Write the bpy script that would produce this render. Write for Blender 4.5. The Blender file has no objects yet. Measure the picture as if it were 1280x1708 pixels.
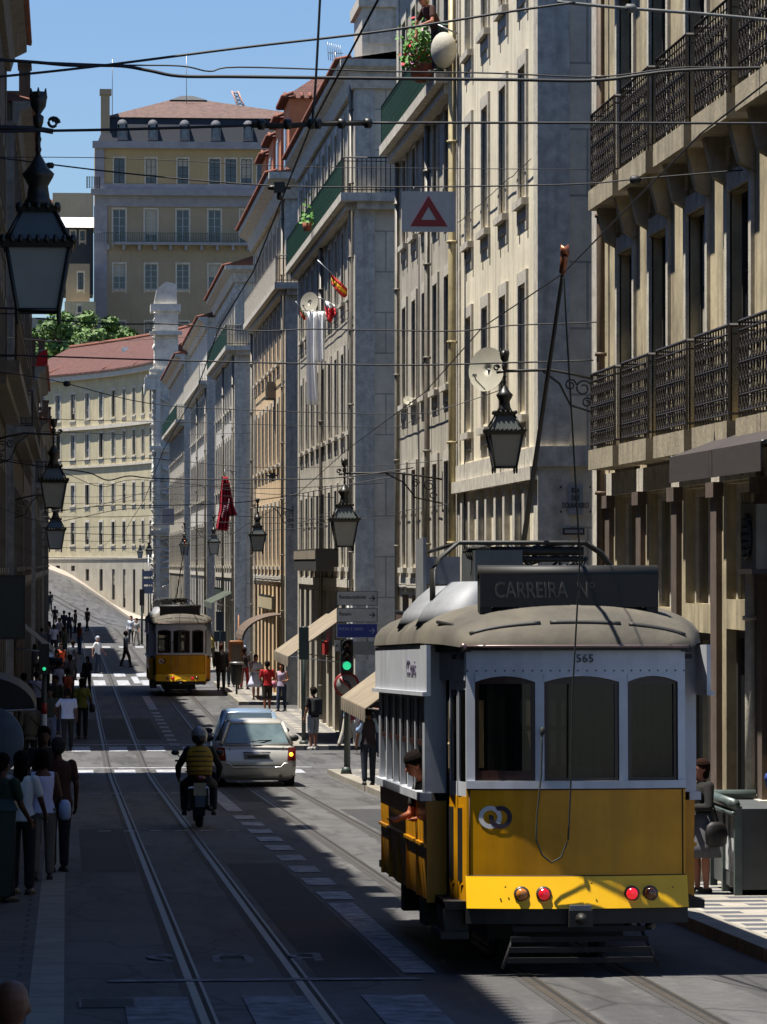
import bpy, bmesh, math, random
from mathutils import Vector, Matrix, Euler
rnd = random.Random(7)
sc = bpy.context.scene
COL = sc.collection
PI = math.pi
# ---------------------------------------------------------------- camera
FPX, CX, CY = 6600.0, 640.0, 854.0
YAW = math.atan((640-111)/FPX); PITCH = math.atan((941-854)/FPX)
CAM = Vector((0, 0, 5.0))
cd = bpy.data.cameras.new('camera'); cam = bpy.data.objects.new('camera', cd); COL.objects.link(cam)
cd.sensor_fit = 'VERTICAL'; cd.sensor_height = 36.0; cd.lens = 36.0*FPX/1708.0
cd.clip_start = 0.5; cd.clip_end = 4000
cam.location = CAM; cam.rotation_euler = (PI/2+PITCH, 0, -YAW)
sc.camera = cam
RM = Euler((PI/2+PITCH, 0, -YAW)).to_matrix()
def g2(x, y):
    if y < 330: return g(y)
    zb = lerp([(-30, 9.0), (-10, 6.2), (-2.2, 4.1), (.6, 2.95), (3.5, 1.3), (6.3, -.35), (12, -.6)], x); ye = lerp([(-2.2, 400), (6.3, 374)], x)
    return zb*min(1.25, ((y-330)/(ye-330))**1.3)
def ray(u, v):
    return RM @ Vector(((u-CX)/FPX, -(v-CY)/FPX, -1.0))
def at_y(u, v, Y):
    d = ray(u, v); return CAM + d*(Y/d.y)
def at_x(u, v, X):
    d = ray(u, v); return CAM + d*(X/d.x)
def lerp(tab, y):
    if y <= tab[0][0]: return tab[0][1]
    for (a, b), (c, d) in zip(tab, tab[1:]):
        if y <= c: return b+(d-b)*(y-a)/(c-a)
    return tab[-1][1]
GT = [(-20, 2.87), (88, .17), (93, .07), (99, 0), (330, 0), (430, 5.0), (460, 14), (500, 30), (560, 36), (900, 42)]
def g(y): return lerp(GT, y)
def on_ground(u, v, off=0.0):
    d = ray(u, v); lo, hi = 5.0, 420.0
    f = lambda Y: (CAM.z + d.z*Y/d.y) - g(Y) - off
    Y = lo; prev = f(lo)
    while Y < hi:
        Y2 = Y+1.0; c = f(Y2)
        if prev > 0 and c <= 0:
            Y = Y+prev/(prev-c); break
        Y, prev = Y2, c
    p = CAM + d*(Y/d.y); return Vector((p.x, p.y, g(p.y)+off))
# ---------------------------------------------------------------- materials
MATS = {}
def M(name, col, rough=.8, var=.2, scale=2.0, st=(1, 1, 1), metal=0.0, bump=0.0, col2=None, spec=None, emit=None, es=1.0, detail=6, coord='Object', streak=0.0):
    if name in MATS: return MATS[name]
    m = bpy.data.materials.new(name); m.use_nodes = True; nt = m.node_tree; N = nt.nodes; L = nt.links
    b = N['Principled BSDF']; b.inputs['Roughness'].default_value = rough; b.inputs['Metallic'].default_value = metal
    if spec is not None: b.inputs['Specular IOR Level'].default_value = spec
    c = (*col, 1)
    if var > 0:
        tc = N.new('ShaderNodeTexCoord'); mp = N.new('ShaderNodeMapping'); mp.inputs['Scale'].default_value = st
        L.new(tc.outputs[coord], mp.inputs[0])
        nz = N.new('ShaderNodeTexNoise'); nz.inputs['Scale'].default_value = scale; nz.inputs['Detail'].default_value = detail
        nz.inputs['Roughness'].default_value = .65
        L.new(mp.outputs[0], nz.inputs[0])
        cr = N.new('ShaderNodeMapRange'); cr.inputs[1].default_value = .32; cr.inputs[2].default_value = .68
        L.new(nz.outputs[0], cr.inputs[0])
        mx = N.new('ShaderNodeMix'); mx.data_type = 'RGBA'
        L.new(cr.outputs[0], mx.inputs[0])
        mx.inputs[6].default_value = (*(col2 if col2 else [x*(1-var) for x in col]), 1); mx.inputs[7].default_value = (*[min(1, x*(1+var*.35)) for x in col], 1)
        out = mx.outputs[2]
        if streak > 0:
            mp2 = N.new('ShaderNodeMapping'); mp2.inputs['Scale'].default_value = (4, 4, .25); L.new(tc.outputs[coord], mp2.inputs[0])
            n2 = N.new('ShaderNodeTexNoise'); n2.inputs['Scale'].default_value = 1.3; n2.inputs['Detail'].default_value = 8; L.new(mp2.outputs[0], n2.inputs[0])
            r2 = N.new('ShaderNodeMapRange'); r2.inputs[1].default_value = .5; r2.inputs[2].default_value = .72; r2.inputs[3].default_value = 0; r2.inputs[4].default_value = streak
            L.new(n2.outputs[0], r2.inputs[0])
            m2 = N.new('ShaderNodeMix'); m2.data_type = 'RGBA'; L.new(r2.outputs[0], m2.inputs[0]); L.new(out, m2.inputs[6]); m2.inputs[7].default_value = (col[0]*.35, col[1]*.33, col[2]*.32, 1)
            out = m2.outputs[2]
        L.new(out, b.inputs['Base Color'])
        if bump > 0:
            n3 = N.new('ShaderNodeTexNoise'); n3.inputs['Scale'].default_value = scale*9; n3.inputs['Detail'].default_value = 4; L.new(mp.outputs[0], n3.inputs[0])
            bp = N.new('ShaderNodeBump'); bp.inputs['Strength'].default_value = bump; bp.inputs['Distance'].default_value = .02
            L.new(n3.outputs[0], bp.inputs['Height']); L.new(bp.outputs[0], b.inputs['Normal'])
    else:
        b.inputs['Base Color'].default_value = c
    if emit:
        b.inputs['Emission Color'].default_value = (*emit, 1); b.inputs['Emission Strength'].default_value = es
    m.diffuse_color = c
    MATS[name] = m; return m
def glass_mat(name, tint, alpha, rough=.06):
    if name in MATS: return MATS[name]
    m = bpy.data.materials.new(name); m.use_nodes = True; nt = m.node_tree; N = nt.nodes; L = nt.links
    N.remove(N['Principled BSDF']); o = N['Material Output']
    t = N.new('ShaderNodeBsdfTransparent'); t.inputs[0].default_value = (*tint, 1)
    d = N.new('ShaderNodeBsdfDiffuse'); d.inputs[0].default_value = (.008, .008, .007, 1)
    gl = N.new('ShaderNodeBsdfGlossy'); gl.inputs['Roughness'].default_value = rough
    m1 = N.new('ShaderNodeMixShader'); m1.inputs[0].default_value = alpha; L.new(t.outputs[0], m1.inputs[1]); L.new(d.outputs[0], m1.inputs[2])
    fr = N.new('ShaderNodeFresnel'); fr.inputs[0].default_value = 1.42
    m2 = N.new('ShaderNodeMixShader'); L.new(fr.outputs[0], m2.inputs[0]); L.new(m1.outputs[0], m2.inputs[1]); L.new(gl.outputs[0], m2.inputs[2])
    L.new(m2.outputs[0], o.inputs[0]); MATS[name] = m; return m
def brick_mat(name, c1, c2, mort, scale, bw, bh, ms, rough=.85, rot=None, noise=.25, offset=.5, coord='Object', bump=0):
    if name in MATS: return MATS[name]
    m = bpy.data.materials.new(name); m.use_nodes = True; nt = m.node_tree; N = nt.nodes; L = nt.links
    b = N['Principled BSDF']; b.inputs['Roughness'].default_value = rough
    tc = N.new('ShaderNodeTexCoord'); mp = N.new('ShaderNodeMapping'); L.new(tc.outputs[coord], mp.inputs[0])
    if rot: mp.inputs['Rotation'].default_value = rot
    bt = N.new('ShaderNodeTexBrick'); bt.inputs['Color1'].default_value = (*c1, 1); bt.inputs['Color2'].default_value = (*c2, 1); bt.inputs['Mortar'].default_value = (*mort, 1)
    bt.inputs['Scale'].default_value = scale; bt.inputs['Brick Width'].default_value = bw; bt.inputs['Row Height'].default_value = bh; bt.inputs['Mortar Size'].default_value = ms
    bt.offset = offset; bt.inputs['Mortar Smooth'].default_value = .1
    L.new(mp.outputs[0], bt.inputs[0])
    nz = N.new('ShaderNodeTexNoise'); nz.inputs['Scale'].default_value = 1.7; nz.inputs['Detail'].default_value = 9; nz.inputs['Roughness'].default_value = .7; L.new(tc.outputs[coord], nz.inputs[0])
    r = N.new('ShaderNodeMapRange'); r.inputs[1].default_value = .35; r.inputs[2].default_value = .7; r.inputs[3].default_value = 1-noise; r.inputs[4].default_value = 1+noise*.4; L.new(nz.outputs[0], r.inputs[0])
    mx = N.new('ShaderNodeVectorMath'); mx.operation = 'SCALE'; L.new(bt.outputs[0], mx.inputs[0]); L.new(r.outputs[0], mx.inputs['Scale'])
    L.new(mx.outputs[0], b.inputs['Base Color'])
    if bump:
        bp = N.new('ShaderNodeBump'); bp.inputs['Strength'].default_value = bump; bp.inputs['Distance'].default_value = .03; bp.invert = True
        L.new(bt.outputs['Fac'], bp.inputs['Height']); L.new(bp.outputs[0], b.inputs['Normal'])
    MATS[name] = m; return m
def C(hexs):
    r = [int(hexs[i:i+2], 16)/255 for i in (0, 2, 4)]
    return tuple(x/12.92 if x <= .04045 else ((x+.055)/1.055)**2.4 for x in r)
# ---------------------------------------------------------------- mesh builder
class MB:
    def __init__(s): s.v = []; s.f = []; s.mi = []; s.sm = []; s.k = 0; s.T = None
    def add(s, vs, fs, smooth=False):
        o = len(s.v)
        s.v += [tuple(s.T @ Vector(p)) if s.T else tuple(p) for p in vs]
        for f in fs: s.f.append(tuple(i+o for i in f)); s.mi.append(s.k); s.sm.append(smooth)
        return s
    def box(s, x0, x1, y0, y1, z0, z1):
        return s.add([(x0, y0, z0), (x1, y0, z0), (x1, y1, z0), (x0, y1, z0), (x0, y0, z1), (x1, y0, z1), (x1, y1, z1), (x0, y1, z1)],
              [(0, 3, 2, 1), (4, 5, 6, 7), (0, 1, 5, 4), (1, 2, 6, 5), (2, 3, 7, 6), (3, 0, 4, 7)])
    def hexa(s, bot, top):
        n = len(bot)
        return s.add(list(bot)+list(top), [tuple(range(n-1, -1, -1)), tuple(range(n, 2*n))]+[(i, (i+1) % n, n+(i+1) % n, n+i) for i in range(n)])
    def quad(s, a, b, c, d): return s.add([a, b, c, d], [(0, 1, 2, 3)])
    def rings(s, rs, smooth=True, caps=True, close=True):
        n = len(rs[0]); vs = [p for r in rs for p in r]; fs = []
        for i in range(len(rs)-1):
            for j in range(n if close else n-1):
                a = i*n+j; b = i*n+(j+1) % n; fs.append((a, b, b+n, a+n))
        if caps and close: fs.append(tuple(range(n-1, -1, -1))); fs.append(tuple((len(rs)-1)*n+j for j in range(n)))
        return s.add(vs, fs, smooth)
    def lathe(s, prof, c=(0, 0, 0), axis='z', n=16, sx=1, sy=1):
        rs = []
        for r, h in prof:
            ring = []
            for j in range(n):
                a = 2*PI*j/n; x = r*math.cos(a)*sx; y = r*math.sin(a)*sy
                p = (x, y, h) if axis == 'z' else ((h, x, y) if axis == 'x' else (x, h, y))
                ring.append((p[0]+c[0], p[1]+c[1], p[2]+c[2]))
            rs.append(ring)
        return s.rings(rs)
    def ell(s, c, r, n=12, m=7):
        if isinstance(r, (int, float)): r = (r, r, r)
        rs = []
        for i in range(m+1):
            t = PI*i/m; q = max(math.sin(t), .02)
            rs.append([(c[0]+r[0]*q*math.cos(2*PI*j/n), c[1]+r[1]*q*math.sin(2*PI*j/n), c[2]-r[2]*math.cos(t)) for j in range(n)])
        return s.rings(rs)
    def tube(s, pts, r, n=6, smooth=True):
        pts = [Vector(p) for p in pts]; rr = r if isinstance(r, (list, tuple)) else [r]*len(pts)
        rs = []; up = Vector((0, 0, 1))
        for i, p in enumerate(pts):
            d = (pts[min(i+1, len(pts)-1)]-pts[max(i-1, 0)])
            if d.length < 1e-9: d = Vector((0, 0, 1))
            d.normalize()
            ref = up if abs(d.z) < .95 else Vector((1, 0, 0))
            a = d.cross(ref).normalized(); b = d.cross(a).normalized()
            rs.append([tuple(p+a*rr[i]*math.cos(2*PI*j/n)+b*rr[i]*math.sin(2*PI*j/n)) for j in range(n)])
        return s.rings(rs, smooth)
    def cap(s, a, b, ra, rb, n=10):
        a, b = Vector(a), Vector(b); d = (b-a).normalized()
        pts = []; rr = []
        for t in (-90, -60, -30, 0): pts.append(a+d*ra*math.sin(math.radians(t))); rr.append(max(ra*math.cos(math.radians(t)), .001))
        for t in (0, 30, 60, 90): pts.append(b+d*rb*math.sin(math.radians(t))); rr.append(max(rb*math.cos(math.radians(t)), .001))
        ref = Vector((0, 0, 1)) if abs(d.z) < .9 else Vector((1, 0, 0))
        u = d.cross(ref).normalized(); w = d.cross(u).normalized()
        return s.rings([[tuple(p+u*r*math.cos(2*PI*j/n)+w*r*math.sin(2*PI*j/n)) for j in range(n)] for p, r in zip(pts, rr)])
    def prism(s, poly, axis, a, b):
        def q(p, t): return (t, p[0], p[1]) if axis == 'x' else ((p[0], t, p[1]) if axis == 'y' else (p[0], p[1], t))
        return s.hexa([q(p, a) for p in poly], [q(p, b) for p in poly])
    def mesh(s, name, mats):
        me = bpy.data.meshes.new(name); me.from_pydata(s.v, [], s.f)
        for m in (mats if isinstance(mats, (list, tuple)) else [mats]): me.materials.append(m)
        if any(s.mi): me.polygons.foreach_set('material_index', s.mi)
        me.polygons.foreach_set('use_smooth', s.sm)
        bm = bmesh.new(); bm.from_mesh(me); bmesh.ops.recalc_face_normals(bm, faces=bm.faces); bm.to_mesh(me); bm.free()
        me.update(); return me
    def build(s, name, mats, parent=None, world=False):
        if world and parent:
            r = parent
            while r.parent: r = r.parent
            o = r.location; s.v = [(p[0]-o.x, p[1]-o.y, p[2]-o.z) for p in s.v]
        return link(name, s.mesh(name, mats), parent)
def link(name, me, parent=None, loc=None, rz=None):
    o = bpy.data.objects.new(name, me); COL.objects.link(o)
    if parent: o.parent = parent
    if loc is not None: o.location = loc
    if rz is not None: o.rotation_euler = (0, 0, rz)
    return o
def tag(o, label, cat, group=None):
    o['label'] = label; o['category'] = cat
    if group: o['group'] = group
    return o
def thing(name, label, cat, loc=(0, 0, 0), rz=0, group=None):
    o = bpy.data.objects.new(name, None); COL.objects.link(o); o.location = loc; o.rotation_euler = (0, 0, rz); o.empty_display_size = .2
    return tag(o, label, cat, group)
def struct(o): o['kind'] = 'structure'; return o
def copy_tree(o, parent=None):
    c = o.copy(); COL.objects.link(c); c.parent = parent
    for ch in list(o.children): copy_tree(ch, c)
    return c
def tiles_roof(): return brick_mat('terracotta', C('6f4235'), C('62382d'), C('3a211b'), 3.0, .35, .5, .06, noise=.45)
# ---------------------------------------------------------------- text and remesh caches (made first, while the scene is small)
def text_mesh(txt, size, ext=.004, align='CENTER', sx=1.0, space=1.0):
    cu = bpy.data.curves.new('lettering', 'FONT'); cu.body = txt; cu.size = size; cu.extrude = ext; cu.align_x = align; cu.align_y = 'CENTER'
    cu.space_character = space; cu.resolution_u = 3; cu.offset = size*.012
    o = bpy.data.objects.new('t', cu); COL.objects.link(o); o.scale = (sx, 1, 1)
    dg = bpy.context.evaluated_depsgraph_get(); me = bpy.data.meshes.new_from_object(o.evaluated_get(dg))
    for v in me.vertices: v.co.x *= sx
    bpy.data.objects.remove(o); bpy.data.curves.remove(cu); return me
def text_obj(name, me, mat, parent, loc, rot):
    me.materials.clear(); me.materials.append(mat)
    o = link(name, me, parent); o.location = loc; o.rotation_euler = rot; return o
def remeshed(mb, vox, name='body', smooth=2):
    me = bpy.data.meshes.new(name); me.from_pydata(mb.v, [], mb.f)
    o = bpy.data.objects.new(name, me); COL.objects.link(o)
    md = o.modifiers.new('r', 'REMESH'); md.mode = 'VOXEL'; md.voxel_size = vox
    s = o.modifiers.new('s', 'SMOOTH'); s.factor = .5; s.iterations = smooth
    dg = bpy.context.evaluated_depsgraph_get(); r = bpy.data.meshes.new_from_object(o.evaluated_get(dg))
    bpy.data.objects.remove(o); bpy.data.meshes.remove(me)
    r.polygons.foreach_set('use_smooth', [True]*len(r.polygons)); r.name = name
    return r
TX = {
 'carreira': text_mesh('CARREIRA  Nº', .19, sx=.72, align='LEFT'), '565': text_mesh('565', .095, space=1.1),
 'rua': text_mesh('RUA\nDOS\nDOURADORES', .13), 'rest': text_mesh('Restauradores', .13, align='LEFT', sx=.85), 'rossio': text_mesh('Rossio', .13, align='LEFT', sx=.85),
 'blue1': text_mesh('PORTAS  E  LISBOA', .085, align='LEFT', sx=.8), 'cc': text_mesh('CC carris', .2, sx=1.2), 'bus': text_mesh('BUS', .95, sx=.62, space=2.0), 'nr': text_mesh('Nº', .2),
}
# ---------------------------------------------------------------- people
def loft(mb, rings, f=lambda p: p, n=14, grow=0.0, rot=0):
    rs = []
    for z, rx, ry, oy in rings:
        rs.append([tuple(f(Vector(((rx+grow)*math.cos(2*PI*j/n), oy+(ry+grow)*math.sin(2*PI*j/n), z)))) for j in range(n)])
    mb.rings(rs)
def person(label, loc, head=0, H=1.75, stride=.0, arms=('down', 'down'), skin='c58f72', top='ffffff', topkind='tee', bottom='222222', botkind='trousers', hair='1a1410', hairkind='short',
           shoes='1a1a1a', female=False, lean=0.0, pose='stand', near=True, fat=1.0, extra=None, group='people on foot', turn=0.0, headtilt=0, cat='person', acc=None):
    k = H/1.75; vox = (.0095 if near else .016)
    root = thing('person', label, cat, loc, head, group)
    sw = .9 if female else 1.0
    hipz = .93 if pose != 'ride' else .78
    cl, sl = math.cos(lean), math.sin(lean)
    dz = 0 if pose != 'ride' else -.15
    def U(p):                               # upper body: shift, lean forward about the pelvis
        p = Vector(p); p.z += dz; q = p-Vector((0, 0, hipz)); return Vector((q.x, q.y*cl+q.z*sl, hipz+q.z*cl-q.y*sl))
    sh = {s: U((s*.185*sw, 0, 1.41)) for s in (-1, 1)}
    legs = {}
    for s in (-1, 1):
        st = stride*s
        if pose == 'ride': hp, kn, an = Vector((s*.1, 0, .79)), Vector((s*.24, .42, .68)), Vector((s*.24, .28, .27))
        elif pose == 'sit': hp, kn, an = Vector((s*.1, 0, .93)), Vector((s*.13, .42, .93)), Vector((s*.13, .4, .5))
        else:
            hp = Vector((s*.095, 0, .92)); kn = Vector((s*.1, st*.32+.01+abs(st)*.06, .505)); an = Vector((s*.1, st*.55, .085+(.05*abs(stride)*2 if st < 0 else 0)))
        legs[s] = (hp, kn, an)
    AP = {'down': ((.245, -.03, 1.13), (.26, .05, .89)), 'fwd': ((.235, .07, 1.14), (.235, .24, .96)), 'back': ((.245, -.13, 1.15), (.255, -.12, .9)),
          'fold': ((.25, .06, 1.14), (-.02, .2, 1.13)), 'phone': ((.26, .12, 1.18), (.13, .13, 1.47)), 'ride': ((.34, .2, 1.15), (.33, .44, 1.0)), 'carry': ((.25, .0, 1.13), (.21, .26, 1.1)),
          'bag': ((.25, -.02, 1.13), (.27, .0, .88)), 'point': ((.25, .2, 1.25), (.3, .45, 1.2)), 'rail': ((.28, .22, 1.2), (.1, .42, 1.22)), 'out': ((.34, .2, 1.2), (.3, .36, 1.0)), 'sill': ((.2, .2, 1.17), (.1, .36, 1.2)), 'mirror': ((.25, .1, 1.2), (.1, .3, 1.35))}
    arm = {}
    for s, a in zip((-1, 1), arms):
        e, w = AP[a]; arm[s] = (sh[s], U((e[0]*s, e[1], e[2])), U((w[0]*s, w[1], w[2])))
    mb = MB()
    T = [(.86, .12, .09, 0), (.92, .158, .11, -.005), (.99, .15, .105, 0), (1.09, .128*sw+.005, .095, 0), (1.2, .145*sw, .105, .005), (1.32, .165*sw, .115, .008), (1.4, .165*sw, .095, 0), (1.45, .1, .07, -.005), (1.48, .06, .055, 0)]
    T = [(a, b*fat, c*fat, d) for a, b, c, d in T]
    loft(mb, T, U)
    mb.cap(U((0, 0, 1.44)), U((0, .015, 1.56)), .056, .05)
    ht = Matrix.Rotation(turn, 4, 'Z'); hc0 = Vector((0, .02, 1.63))
    def Hd(p): q = ht @ (Vector(p)-hc0); q = Matrix.Rotation(-headtilt, 4, 'X') @ q; return U(q+hc0)
    loft(mb, [(1.522, .028, .03, .05), (1.54, .048, .055, .045), (1.575, .062, .08, .03), (1.62, .073, .094, .02), (1.67, .077, .098, .012), (1.71, .07, .09, .008), (1.738, .05, .065, .005), (1.75, .02, .03, .005)], Hd)
    mb.cap(Hd((0, .108, 1.64)), Hd((0, .126, 1.605)), .009, .014, 6)
    for s in (-1, 1): mb.ell(tuple(Hd((s*.078, .01, 1.625))), (.012, .02, .032), 8, 5)
    mb.cap(Hd((-.022, .107, 1.565)), Hd((.022, .107, 1.565)), .008, .008, 6)
    for s in (-1, 1):
        hp, kn, an = legs[s]; mb.cap(hp, kn, .085*fat, .055); mb.cap(kn, kn+(an-kn)*.35, .055, .057); mb.cap(kn+(an-kn)*.35, an, .057, .036)
        mb.cap(an+Vector((0, -.03, -.045)), an+Vector((0, .13, -.055)), .033, .026)
        a, e, w = arm[s]; mb.cap(a, e, .052*sw, .038); mb.cap(e, w, .038, .026)
        d = (w-e).normalized(); side = d.cross(Vector((0, 1, 0))).normalized() if abs(d.y) < .9 else Vector((1, 0, 0)); fw = side.cross(d)
        pal = w+d*.055; mb.cap(w+fw*.012, pal+fw*.018, .022, .024, 8); mb.cap(w-fw*.012, pal-fw*.018, .022, .022, 8)
        if near:
            for i, (o_, ln) in enumerate(((.032, .06), (.011, .072), (-.011, .066), (-.032, .05))):
                b_ = w+d*.085+fw*o_; c_ = b_+d*ln*.55-side*s*.008; e_ = c_+d*ln*.4-side*s*.025
                mb.cap(b_-d*.02, c_, .0095, .0088, 6); mb.cap(c_, e_, .0088, .008, 6)
            t0 = w+d*.02+fw*.03; mb.cap(t0, t0+fw*.035+d*.035, .0115, .010, 6)
    body = remeshed(mb, vox)
    ms = M('skin_'+skin, C(skin), .55, .08, 12, spec=.3); body.materials.append(ms)
    bo = link('body', body, root)
    # clothing
    cb = MB(); gr = .017
    if topkind != 'none':
        z1 = 1.455 if topkind in ('tee', 'long', 'jacket') else 1.43
        zb = .78 if topkind == 'jacket' else .9
        TT = [(zb, .165*fat+.01, .118*fat, -.003)]+[(a, b, c, d) for a, b, c, d in T if a > zb+.02 and a < z1]
        if topkind in ('tee', 'long', 'jacket'): TT.append((1.462, .085, .068, -.003))
        loft(cb, TT, U, grow=gr+(.012 if topkind == 'jacket' else 0))
        for s in (-1, 1):
            a, e, w = arm[s]
            if topkind == 'tee': cb.cap(a, a+(e-a)*.62, .068*sw, .06)
            elif topkind in ('long', 'jacket'): cb.cap(a, e, .07, .056); cb.cap(e, e+(w-e)*.93, .056, .04)
            else: cb.cap(a+Vector((-s*.03, 0, 0)), a+Vector((-s*.07, 0, .01)), .05, .045)
        t = remeshed(cb, vox*1.1, 'top', 3); t.materials.append(M('cloth_'+top, C(top), .9, .15, 9, bump=.3)); link({'jacket': 'jacket', 'tee': 'shirt', 'long': 'shirt'}.get(topkind, 'vest'), t, root)
    if botkind in ('trousers', 'shorts'):
        lb = MB(); loft(lb, [(.84, .13*fat, .1*fat, 0), (.92, .16*fat, .112*fat, -.005), (1.0, .15*fat, .106*fat, 0)], (lambda p: Vector(p)+Vector((0, 0, dz))), grow=.013)
        for s in (-1, 1):
            hp, kn, an = legs[s]
            if botkind == 'trousers': lb.cap(hp, kn, .098*fat, .075); lb.cap(kn, kn+(an-kn)*.9, .075, .062)
            else: lb.cap(hp, hp+(kn-hp)*1.0, .1*fat, .088)
        t = remeshed(lb, vox*1.1, 'trousers', 3); t.materials.append(M('cloth_'+bottom, C(bottom), .9, .2, 7, bump=.3)); link('trousers' if botkind == 'trousers' else 'shorts', t, root)
    elif botkind in ('skirt', 'dress', 'longskirt'):
        sk = MB(); zb = {'skirt': .48, 'dress': .5, 'longskirt': .2}[botkind]; rs = []
        n = 28
        for i, (z, r, q) in enumerate([(1.06, .15, .11), (.95, .18, .14), (.8, .22+.02*(botkind == 'dress'), .18), ((.8+zb)/2, .25+.04*(botkind == 'dress'), .22), (zb, .28+.06*(botkind == 'dress'), .26)]):
            rs.append([(r*math.cos(2*PI*j/n)*(1+.045*i/4*math.cos(7*2*PI*j/n)), q*math.sin(2*PI*j/n)*(1+.045*i/4*math.cos(7*2*PI*j/n)), z) for j in range(n)])
        sk.rings(rs); sk.build('skirt', M('cloth_'+bottom, C(bottom), .9, .15, 7), root)
    so = MB()
    for s in (-1, 1):
        an = legs[s][2]; so.cap(an+Vector((0, -.05, -.045)), an+Vector((0, .14, -.055)), .042, .034, 10)
        so.box(an.x-.04, an.x+.04, an.y-.09, an.y+.17, an.z-.085, an.z-.066)
    so.build('shoes', M('shoe_'+shoes, C(shoes), .5, .1, 8), root)
    if hairkind not in ('bald', 'helmet'):
        hb = MB()
        loft(hb, [(1.6, .07, .075, -.03), (1.64, .082, .092, -.015), (1.69, .085, .104, -.004), (1.73, .07, .088, 0), (1.758, .04, .055, 0), (1.772, .012, .02, 0)], Hd, grow=.013)
        hb.ell(tuple(Hd((0, -.038, 1.625))), (.083, .075, .085), 12, 8)
        if hairkind == 'long':
            hb.cap(Hd((0, -.05, 1.66)), Hd((0, -.085, 1.42)), .078, .06); hb.cap(Hd((-.055, -.02, 1.64)), Hd((-.06, -.05, 1.47)), .035, .03); hb.cap(Hd((.055, -.02, 1.64)), Hd((.06, -.05, 1.47)), .035, .03)
        if hairkind == 'bob': hb.cap(Hd((-.05, -.02, 1.64)), Hd((-.055, -.02, 1.54)), .045, .04); hb.cap(Hd((.05, -.02, 1.64)), Hd((.055, -.02, 1.54)), .045, .04); hb.cap(Hd((0, -.06, 1.64)), Hd((0, -.06, 1.54)), .06, .05)
        t = remeshed(hb, vox, 'hair', 2); t.materials.append(M('hair_'+hair, C(hair), .9, .35, 30, spec=.12, bump=.5)); link('hair', t, root)
    ey = MB()
    for s in (-1, 1): ey.ell(tuple(Hd((s*.031, .104, 1.642))), (.012, .008, .008), 8, 5)
    ey.build('eyes', M('eye', (.02, .015, .01), .2, 0), root)
    if extra: extra(root, U, Hd, arm, legs)
    for c in list(root.children): c.scale = (k, k, k)
    return root
# ---------------------------------------------------------------- common materials
STONE = brick_mat('limestone', C('b9b3a4'), C('aaa598'), C('86827a'), 1.0, 1.5, .62, .012, noise=.3, rot=(PI/2, 0, 0))
SIDE = brick_mat('side_wall_stone', C('dacbb0'), C('d0c2a9'), C('a39988'), 1.0, 2.6, 1.1, .02, noise=.28, rot=(PI/2, 0, 0))
TRIM = M('stone_trim', C('c4bdae'), .85, .35, 5, bump=.3, streak=.45)
IRON = M('dark_iron', C('151412'), .55, .4, 14, col2=C('221813'))
GRNIRON = M('green_painted_iron', C('1d3d30'), .5, .3, 10)
WFRAME = M('white_window_paint', C('b7b9b8'), .6, .2, 6)
DFRAME = M('dark_window_paint', C('2c2a27'), .6, .3, 6)
PANE = M('window_glass', (.016, .018, .02), .07, 0, spec=.8)
PANEG = M('pale_window_glass', C('5a6066'), .1, .3, 1.5, col2=C('2a2f36'), spec=.8)
SHUT = M('louvre_shutter', C('203028'), .7, .2, 5, st=(1, 1, 12))
BLACKG = M('shop_interior', (.012, .011, .010), .35, .4, 2)
CABLE = M('black_cable', C('17181a'), .6, .2, 10)
STEEL = M('steel', C('8a8c8e'), .35, .2, 12, metal=.6)
POLEG = M('green_grey_pole', C('2c3934'), .5, .25, 8)
WIN = {}
TRIML = M('shaded_stone_trim', C('68635a'), .9, .4, 3, bump=.3, streak=.5)  # darker copy of the trim, left side's shade put into its colour
TR = [None]
BLIND = M('window_blind', C('a59f90'), .8, .2, 3, st=(1, 1, 14))
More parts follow.
